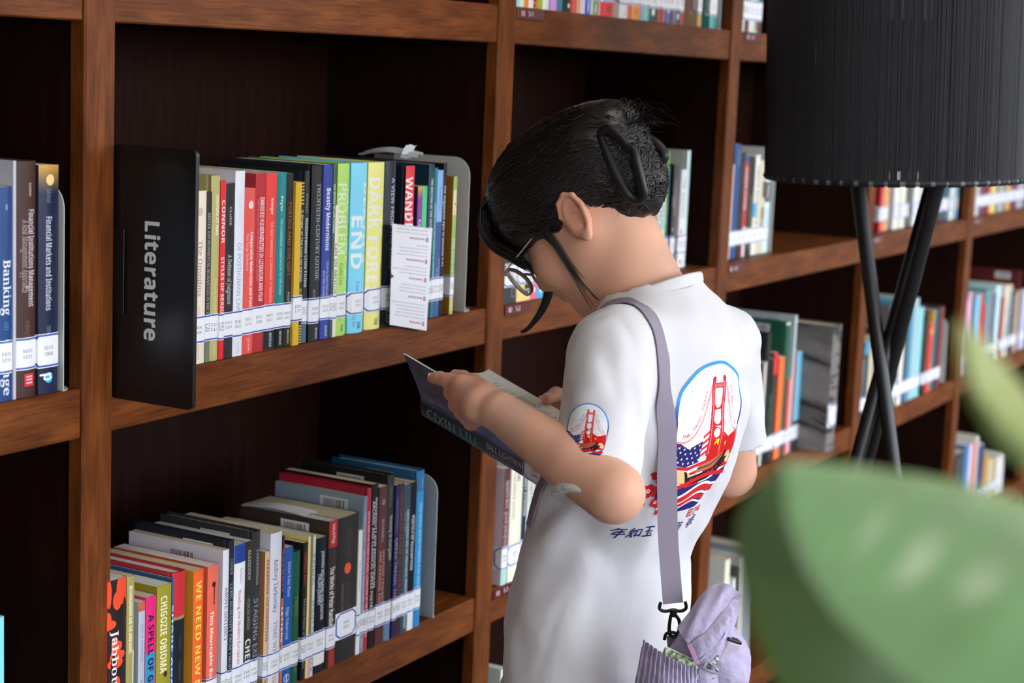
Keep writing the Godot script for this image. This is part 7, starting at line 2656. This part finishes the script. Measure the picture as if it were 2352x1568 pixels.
	m.tube(smooth_path([e + Vector3(-0.015, 0.001, 0.001), e + Vector3(-0.016, -0.007, 0.001), e + Vector3(-0.010, -0.010, 0.001), e + Vector3(0.0, -0.0085, 0.001), e + Vector3(0.010, -0.009, 0.001), e + Vector3(0.016, -0.005, 0.001), e + Vector3(0.0145, 0.003, 0.001)], 28), 0.0021, 8)
	m.tube([e + Vector3(0.001, -0.007, 0.001), e + Vector3(0.001, -0.016, 0.001)], 0.0044, 10)
	m.tube(smooth_path([e + Vector3(-0.002, -0.015, 0.001), e + Vector3(-0.003, -0.030, 0.001), e + Vector3(-0.001, -0.040, 0.001), e + Vector3(0.006, -0.040, 0.001), e + Vector3(0.0095, -0.030, 0.001), e + Vector3(0.008, -0.020, 0.001), e + Vector3(0.003, -0.014, 0.001)], 32), 0.0023, 8)
	part(t, "hook", m.mesh(black), "black plastic swivel hook")
	m = MB.new()
	m.tube(smooth_path([e + Vector3(-0.008, -0.046, 0.000), e + Vector3(-0.006, -0.038, 0.001), e + Vector3(0.003, -0.036, 0.002), e + Vector3(0.012, -0.042, 0.002), e + Vector3(0.017, -0.052, 0.001), e + Vector3(0.014, -0.062, 0.000)], 24), 0.0021, 8)
	part(t, "ring", m.mesh(black))
	rows = []
	for j in 8:
		var v := j / 7.0
		var row := []
		for i in 5: row.append(e + Vector3(lerpf(-0.006, 0.012, i / 4.0) + 0.004 * v, -0.040 - 0.026 * v, 0.0025 - 0.006 * v))
		rows.append(row)
	m = MB.new()
	m.grid(rows, true)
	part(t, "tab", m.mesh(web))
	# what sticks out of it
	var xf := t.transform
	var pb := thing("power_bank", "slim lilac power bank with a black end in the bag's side pocket", "power bank", xf * Vector3(0.036, -0.020, 0.000))
	pb.basis = B * Basis(Vector3(0, 0, 1), -0.42) * Basis(Vector3(0, 1, 0), 0.5)
	m = MB.new()
	m.box(Vector3(-0.011, -0.045, -0.006), Vector3(0.011, 0.029, 0.006), 0.0018)
	part(pb, "case", m.mesh(mat(Color(0.74, 0.68, 0.75), 0.3, "lilac_plastic")))
	m = MB.new()
	m.box(Vector3(-0.0108, 0.029, -0.0058), Vector3(0.0108, 0.0325, 0.0058), 0.001)
	m.box(Vector3(-0.0112, -0.030, -0.0025), Vector3(-0.0108, 0.018, 0.0025), 0.0)
	part(pb, "black_end", m.mesh(mat(Color(0.06, 0.06, 0.065), 0.3, "black_plastic_gloss")))
	var tis := MB.new()
	var nz := FastNoiseLite.new()
	nz.frequency = 60.0
	nz.fractal_octaves = 3
	rows = []
	for j in 15:
		var row := []
		for i in 15:
			var u := i / 14.0
			var v := j / 14.0
			var q := Vector3(lerpf(0.004, 0.036, u), lerpf(0.006, -0.036, v) - 0.010 * absf(u - 0.55), 0.004 + 0.008 * sin(PI * u))
			q += Vector3(nz.get_noise_2d(u * 1.1, v), nz.get_noise_2d(u + 7.0, v), nz.get_noise_2d(u, v + 9.0) * 1.5) * 0.008
			row.append(xf * q)
		rows.append(row)
	tis.grid(rows, true)
	single("tissue", tis.mesh(mat(Color(0.80, 0.83, 0.80), 0.8, "tissue_paper")), "crumpled white tissue in the bag's side pocket", "tissue")
	var lace := MB.new()
	for k in 14:
		var c := xf * Vector3(0.0515 + 0.003 * sin(k * 1.7), -0.004 - k * 0.0034, -0.004)
		var loop := []
		for j in 10: loop.append(c + B * Vector3(0.0032 * cos(TAU * j / 10.0), 0.0032 * sin(TAU * j / 10.0), 0.001 * sin(j)))
		lace.tube(loop, 0.0006, 5, false, true)
	single("lace_trim", lace.mesh(mat(Color(0.85, 0.83, 0.78), 0.9, "cotton_lace")), "strip of cream crochet lace behind the power bank", "lace")
	var nb := thing("card_case", "green patterned card case tucked into the bag's front pocket", "case", xf * Vector3(-0.012, -0.020, 0.012))
	nb.basis = B * Basis(Vector3(0, 0, 1), -0.40) * Basis(Vector3(1, 0, 0), -0.25)
	m = MB.new()
	m.box(Vector3(-0.027, -0.040, -0.003), Vector3(0.027, 0.010, 0.003), 0.0022)
	var gm := StandardMaterial3D.new()
	gm.resource_name = "green_pattern"
	gm.albedo_texture = noise_tex(256, 256, 0.05, 4, [Color(0.10, 0.15, 0.09), Color(0.25, 0.36, 0.17), Color(0.52, 0.62, 0.40), Color(0.80, 0.84, 0.74)], [0.25, 0.45, 0.6, 0.8], 91)
	gm.uv1_scale = Vector3(9, 9, 1)
	gm.roughness = 0.3
	part(nb, "cover", m.mesh(gm))
	m = MB.new()
	m.box(Vector3(-0.0275, -0.040, -0.0022), Vector3(0.0275, 0.0108, 0.0016), 0.0014)
	part(nb, "edge", m.mesh(mat(Color(0.84, 0.86, 0.82), 0.4, "white_edge")))

func puffed(a: Array, b: Array, lift: float, n: int, crinkle := 0.0) -> Array:
	var rows := []
	for k in a.size():
		var row := []
		var along: Vector3 = a[mini(k + 1, a.size() - 1)] - a[maxi(k - 1, 0)]
		var outw: Vector3 = along.cross(b[k] - a[k]).normalized()
		if outw.z < 0: outw = -outw
		for j in n + 1:
			var v := float(j) / n
			var u := float(k) / (a.size() - 1)
			row.append(a[k].lerp(b[k], v) + outw * (lift * sin(PI * v) * (0.4 + 0.6 * sin(PI * u)) + (0.0016 * sin(u * 46.0 + v * 4.0) * sin(PI * v) if crinkle > 0 else 0.0012 * sin(u * 17.0 + v * 9.0))))
		rows.append(row)
	return rows

# ------------------------------------------------------------------ the floor lamp
func build_lamp() -> void:
	var t := thing("floor_lamp", "black string shaded floor lamp on three crossing legs", "lamp", Vector3(1.395, 0, 0.502))
	var black := mat(Color(0.032, 0.033, 0.038), 0.42, "black_lacquer")
	var right := Vector3(0.4925, 0, 0.8703)
	var away := Vector3(0.8703, 0, -0.4925)
	var r := 0.2185
	var h := 0.40
	var tilt := Basis(away, -0.045)
	var sh := Node3D.new()
	sh.name = "shade"
	sh.transform = Transform3D(tilt, Vector3(0, 1.399, 0))
	t.add_child(sh)
	# wound threads in two layers, with thin places between the windings
	var rr := RandomNumberGenerator.new()
	rr.seed = 31
	for layer in 2:
		var m := MB.new()
		m.use_col = true
		var rad := r - 0.007 * layer
		var n := 940
		for k in n:
			if layer == 0 and k % 31 == 0: continue
			var a := TAU * (k + rr.randf_range(-0.35, 0.35)) / n
			var wdt := rr.randf_range(0.00048, 0.00092)
			var c := Vector3(cos(a), 0, sin(a))
			var s := Vector3(-sin(a), 0, cos(a))
			var b := c * rad
			var g := rr.randf_range(0.7, 1.5)
			if rr.randf() < 0.05: g = 3.0
			m.tint = Color(g, g, g * 1.08)
			var j0 := rr.randf_range(-0.0009, 0.0009)
			var i := m.v.size()
			var p := [b - s * wdt, b + c * 0.0009, b + s * wdt, b - c * 0.0007]
			for q in 4:
				var o: Vector3 = p[q] - b
				m.add(p[q], o.normalized()); m.add(p[q] + Vector3(0, h, 0) + s * j0, o.normalized())
			for q in 4:
				var a0 := i + q * 2
				var b0 := i + ((q + 1) % 4) * 2
				m.tri(a0, a0 + 1, b0 + 1); m.tri(a0, b0 + 1, b0)
		var th := mat(Color(0.135, 0.130, 0.155), 0.45, "black_thread")
		th.vertex_color_use_as_albedo = true
		var o := part(sh, "thread", m.mesh(th))
		o.set_meta("kind", "stuff")
	var ringm := mat(Color(0.42, 0.44, 0.46), 0.35, "grey_ring")
	for y in [0.0, h]:
		var ring := []
		for k in 72: ring.append(Vector3(cos(TAU * k / 72.0) * (r - 0.003), y, sin(TAU * k / 72.0) * (r - 0.003)))
		var m := MB.new()
		m.tube(ring, 0.0048, 8, false, true)
		part(sh, "ring", m.mesh(ringm))
		m = MB.new()
		for k in 58:       # windings over the ring
			var a0 := TAU * k / 58.0
			var a1 := a0 + TAU / 58.0 * rr.randf_range(0.55, 0.78)
			var seg := []
			for q in 4:
				var a := lerpf(a0, a1, q / 3.0)
				seg.append(Vector3(cos(a) * (r - 0.003), y, sin(a) * (r - 0.003)))
			m.tube(seg, 0.0062, 7)
		part(sh, "winding", m.mesh(mat(Color(0.075, 0.072, 0.088), 0.6, "black_winding"))).set_meta("kind", "stuff")
	var rod := mat(Color(0.30, 0.32, 0.35), 0.3, "frame_rod", 0.6)
	for k in 6:
		var a := 0.86 + TAU * k / 6.0
		var b := right * cos(a) - away * sin(a)
		var m := MB.new()
		m.tube([b * (r - 0.0035), b * (r - 0.0035) + Vector3(0, h, 0)], 0.0021, 8)
		part(sh, "rod", m.mesh(rod))
	# inside: a hub with three wires to the ring, a frosted tube
	for k in 3:
		var a := 0.4 + TAU * k / 3.0
		var b := right * cos(a) - away * sin(a)
		var m := MB.new()
		m.tube(smooth_path([b * (r - 0.006), b * (r * 0.62) + Vector3(0, 0.075, 0), b * (r * 0.2) + Vector3(0, 0.12, 0), Vector3(0, 0.125, 0)], 16), 0.0022, 6)
		part(sh, "wire", m.mesh(rod))
	var prof := MB.new()
	prof.tube([Vector3(0, 0.255, 0), Vector3(0, 0.39, 0)], 0.052, 24)
	part(sh, "bulb_tube", prof.mesh(mat(Color(0.82, 0.84, 0.86), 0.5, "frosted_tube")))
	prof = MB.new()
	prof.tube([Vector3(0, 0.118, 0), Vector3(0, 0.20, 0), Vector3(0, 0.255, 0)], [0.016, 0.018, 0.040], 16)
	part(sh, "socket", prof.mesh(black))
	# legs: each from the hub under the shade through the crossing to the floor
	var legs := [[-0.062, 0.078, 0.166, -0.24], [0.083, 0.056, -0.247, -0.15], [0.058, -0.082, -0.11, 0.28]]
	for q in legs:
		var top: Vector3 = right * q[0] + away * q[1] + Vector3(0, 1.44, 0)
		var foot: Vector3 = right * q[2] + away * q[3] + Vector3(0, 0.004, 0)
		var m := MB.new()
		m.tube([foot, foot.lerp(top, 0.5), top], [0.0105, 0.0122, 0.0125], 16)
		part(t, "leg", m.mesh(black))
	var hubm := MB.new()
	hubm.tube([Vector3(0, 1.43, 0), Vector3(0, 1.445, 0)], 0.11, 32)
	part(t, "hub", hubm.mesh(black))

# ------------------------------------------------------------------ the plant near the camera
func leaf_mesh(Lc: Array, Mc: Array, Rc: Array, m: Material, nu: int) -> ArrayMesh:
	var l := smooth_path(Lc, nu)
	var c := smooth_path(Mc, nu)
	var r := smooth_path(Rc, nu)
	var top := []
	var bot := []
	var nv := 13
	for i in nu:
		var row := []
		for j in nv:
			var v := float(j) / (nv - 1)
			var p: Vector3
			var along: Vector3 = c[mini(i + 1, nu - 1)] - c[maxi(i - 1, 0)]
			var w: float
			var outw: Vector3 = along.cross(r[i] - l[i]).normalized()
			if v < 0.5:
				w = v * 2.0
				p = l[i].lerp(c[i], w)
			else:
				w = 2.0 - v * 2.0
				p = r[i].lerp(c[i], w)
			if outw.y < 0: outw = -outw
			var span: float = (r[i] - l[i]).length()
			p += outw * (0.05 * span * sin(PI * w) - 0.0016 * pow(w, 6) + 0.0007 * sin(float(i) / nu * 46.0 + absf(v - 0.5) * 9.0) * sin(PI * w))
			row.append(p)
		top.append(row)
	for i in nu:
		var row := []
		for j in nv: row.append(top[i][j] - Vector3(0, 0.0005, 0))
		bot.append(row)
	var mb := MB.new()
	mb.use_col = true
	mb.grid(top)
	mb.grid(bot, true)
	mb.col.resize(mb.v.size())
	for s in 2:
		for i in nu:
			for j in nv:
				var v := absf(float(j) / (nv - 1) - 0.5) * 2.0
				var k := Color(1, 1, 1)
				k = k.lerp(Color(1.25, 0.95, 0.55), smoothstep(0.84, 1.0, v))          # tawny margin
				k = k.lerp(Color(1.4, 1.25, 1.15), 1.0 - smoothstep(0.0, 0.09, v))     # pale midrib
				mb.col[s * nu * nv + i * nv + j] = k
	return mb.mesh(m)

func build_plant() -> void:
	var pot_at := Vector3(-0.86, 0, 1.42)
	var t := thing("potted_plant", "broad leaved green plant out of focus in the right foreground", "plant", pot_at)
	var green := StandardMaterial3D.new()
	green.resource_name = "leaf"
	green.albedo_color = Color(0.47, 0.62, 0.42)
	green.vertex_color_use_as_albedo = true
	green.roughness = 0.28
	green.metallic_specular = 0.6
	green.backlight_enabled = true
	green.backlight = Color(0.25, 0.32, 0.12)
	var olive: StandardMaterial3D = green.duplicate()
	olive.resource_name = "young_leaf"
	olive.albedo_color = Color(0.62, 0.67, 0.42)
	var L1 := [Vector3(-0.9727, 1.4240, 1.2094), Vector3(-0.9653, 1.4102, 1.1958), Vector3(-0.9598, 1.3964, 1.1892), Vector3(-0.9613, 1.3820, 1.1911), Vector3(-0.9749, 1.3670, 1.2025), Vector3(-0.9903, 1.3492, 1.2221), Vector3(-1.0021, 1.3346, 1.2470)]
	var M1 := [Vector3(-0.9773, 1.4248, 1.2113), Vector3(-0.9873, 1.4147, 1.2173), Vector3(-0.9958, 1.4019, 1.2269), Vector3(-1.0025, 1.3898, 1.2394), Vector3(-1.0073, 1.3797, 1.2548), Vector3(-1.0093, 1.3703, 1.2749), Vector3(-1.0083, 1.3590, 1.3010)]
	var R1 := [Vector3(-0.9725, 1.4243, 1.2096), Vector3(-0.9510, 1.4212, 1.2180), Vector3(-0.9258, 1.4163, 1.2337), Vector3(-0.9050, 1.4111, 1.2517), Vector3(-0.8890, 1.4048, 1.2720), Vector3(-0.8824, 1.3943, 1.2975), Vector3(-0.9105, 1.3696, 1.3172)]
	var L2 := [Vector3(-0.9481, 1.4753, 1.2581), Vector3(-0.9497, 1.4617, 1.2596), Vector3(-0.9487, 1.4477, 1.2658), Vector3(-0.9459, 1.4363, 1.2744), Vector3(-0.9424, 1.4281, 1.2832), Vector3(-0.9371, 1.4203, 1.2952)]
	var M2 := [Vector3(-0.9478, 1.4757, 1.2586), Vector3(-0.9577, 1.4634, 1.2655), Vector3(-0.9612, 1.4519, 1.2731), Vector3(-0.9634, 1.4434, 1.2823), Vector3(-0.9649, 1.4378, 1.2917), Vector3(-0.9652, 1.4325, 1.3032)]
	var R2 := [Vector3(-0.9476, 1.4754, 1.2591), Vector3(-0.9397, 1.4700, 1.2644), Vector3(-0.9320, 1.4609, 1.2708), Vector3(-0.9295, 1.4525, 1.2779), Vector3(-0.9264, 1.4426, 1.2865), Vector3(-0.9329, 1.4320, 1.2989)]
	var sets := [[L1, M1, R1], [L2, M2, R2]]
	for s in sets:
		for c in 3:
			for k in s[c].size(): s[c][k] = s[c][k] - pot_at
		var last: Vector3 = s[1][s[1].size() - 1]
		var step: Vector3 = last - s[1][s[1].size() - 2]
		s[0].append(last + step * 1.2 + (s[0][s[0].size() - 1] - last) * 0.25)
		s[2].append(last + step * 1.2 + (s[2][s[2].size() - 1] - last) * 0.25)
		s[1].append(last + step * 1.4)
	part(t, "leaf", leaf_mesh(L1, M1, R1, green, 40), "broad glossy green leaf with a tawny margin")
	part(t, "leaf", leaf_mesh(L2, M2, R2, olive, 30), "narrow olive green leaf pointing up")
	var bark := mat(Color(0.36, 0.30, 0.20), 0.7, "green_brown_stem")
	var trunk_top := Vector3(-0.07, 1.33, -0.07)
	var m := MB.new()
	m.tube(smooth_path([Vector3(0, 0.30, 0), Vector3(0.01, 0.7, -0.01), Vector3(-0.02, 1.05, -0.03), Vector3(-0.035, 1.12, -0.04)], 20), 0.007, 8)
	part(t, "stem", m.mesh(bark))
	for s in sets:
		m = MB.new()
		var e: Vector3 = s[1][s[1].size() - 1]
		m.tube(smooth_path([Vector3(-0.035, 1.12, -0.04), Vector3(e.x * 0.7, e.y - 0.10, e.z * 0.7), e + Vector3(0.004, -0.03, 0.004), e], 12), 0.0026, 6)
		part(t, "petiole", m.mesh(bark))
	# lower leaves of the same plant, under the picture
	for k in 7:
		var a := TAU * k / 7.0 + 0.5
		var y := 0.45 + 0.055 * k
		var d := Vector3(cos(a), 0, sin(a))
		var sd := Vector3(-sin(a), 0, cos(a))
		var lc := []
		var mc := []
		var rc := []
		for i in 7:
			var u := i / 6.0
			var wdt := 0.045 * sin(PI * pow(u, 0.8)) + 0.0005
			var c := Vector3(0, y, 0) + d * (0.05 + 0.15 * u) + Vector3(0, 0.05 * sin(PI * u * 0.8) - 0.04 * u * u, 0)
			lc.append(c - sd * wdt); mc.append(c - Vector3(0, 0.006, 0) * sin(PI * u)); rc.append(c + sd * wdt)
		part(t, "leaf", leaf_mesh(rc, mc, lc, green, 20))
		m = MB.new()
		m.tube([Vector3(0, y - 0.03, 0), Vector3(0, y, 0) + d * 0.05], 0.0025, 6)
		part(t, "petiole", m.mesh(bark))
	m = MB.new()
	m.tube([Vector3(0, 0, 0), Vector3(0, 0.02, 0), Vector3(0, 0.30, 0), Vector3(0, 0.32, 0)], [0.115, 0.12, 0.155, 0.155], 32)
	part(t, "pot", m.mesh(mat(Color(0.75, 0.74, 0.72), 0.5, "white_glaze")))
	m = MB.new()
	m.tube([Vector3(0, 0.315, 0), Vector3(0, 0.323, 0)], 0.14, 24)
	part(t, "soil", m.mesh(mat(Color(0.16, 0.12, 0.09), 0.95, "soil")))
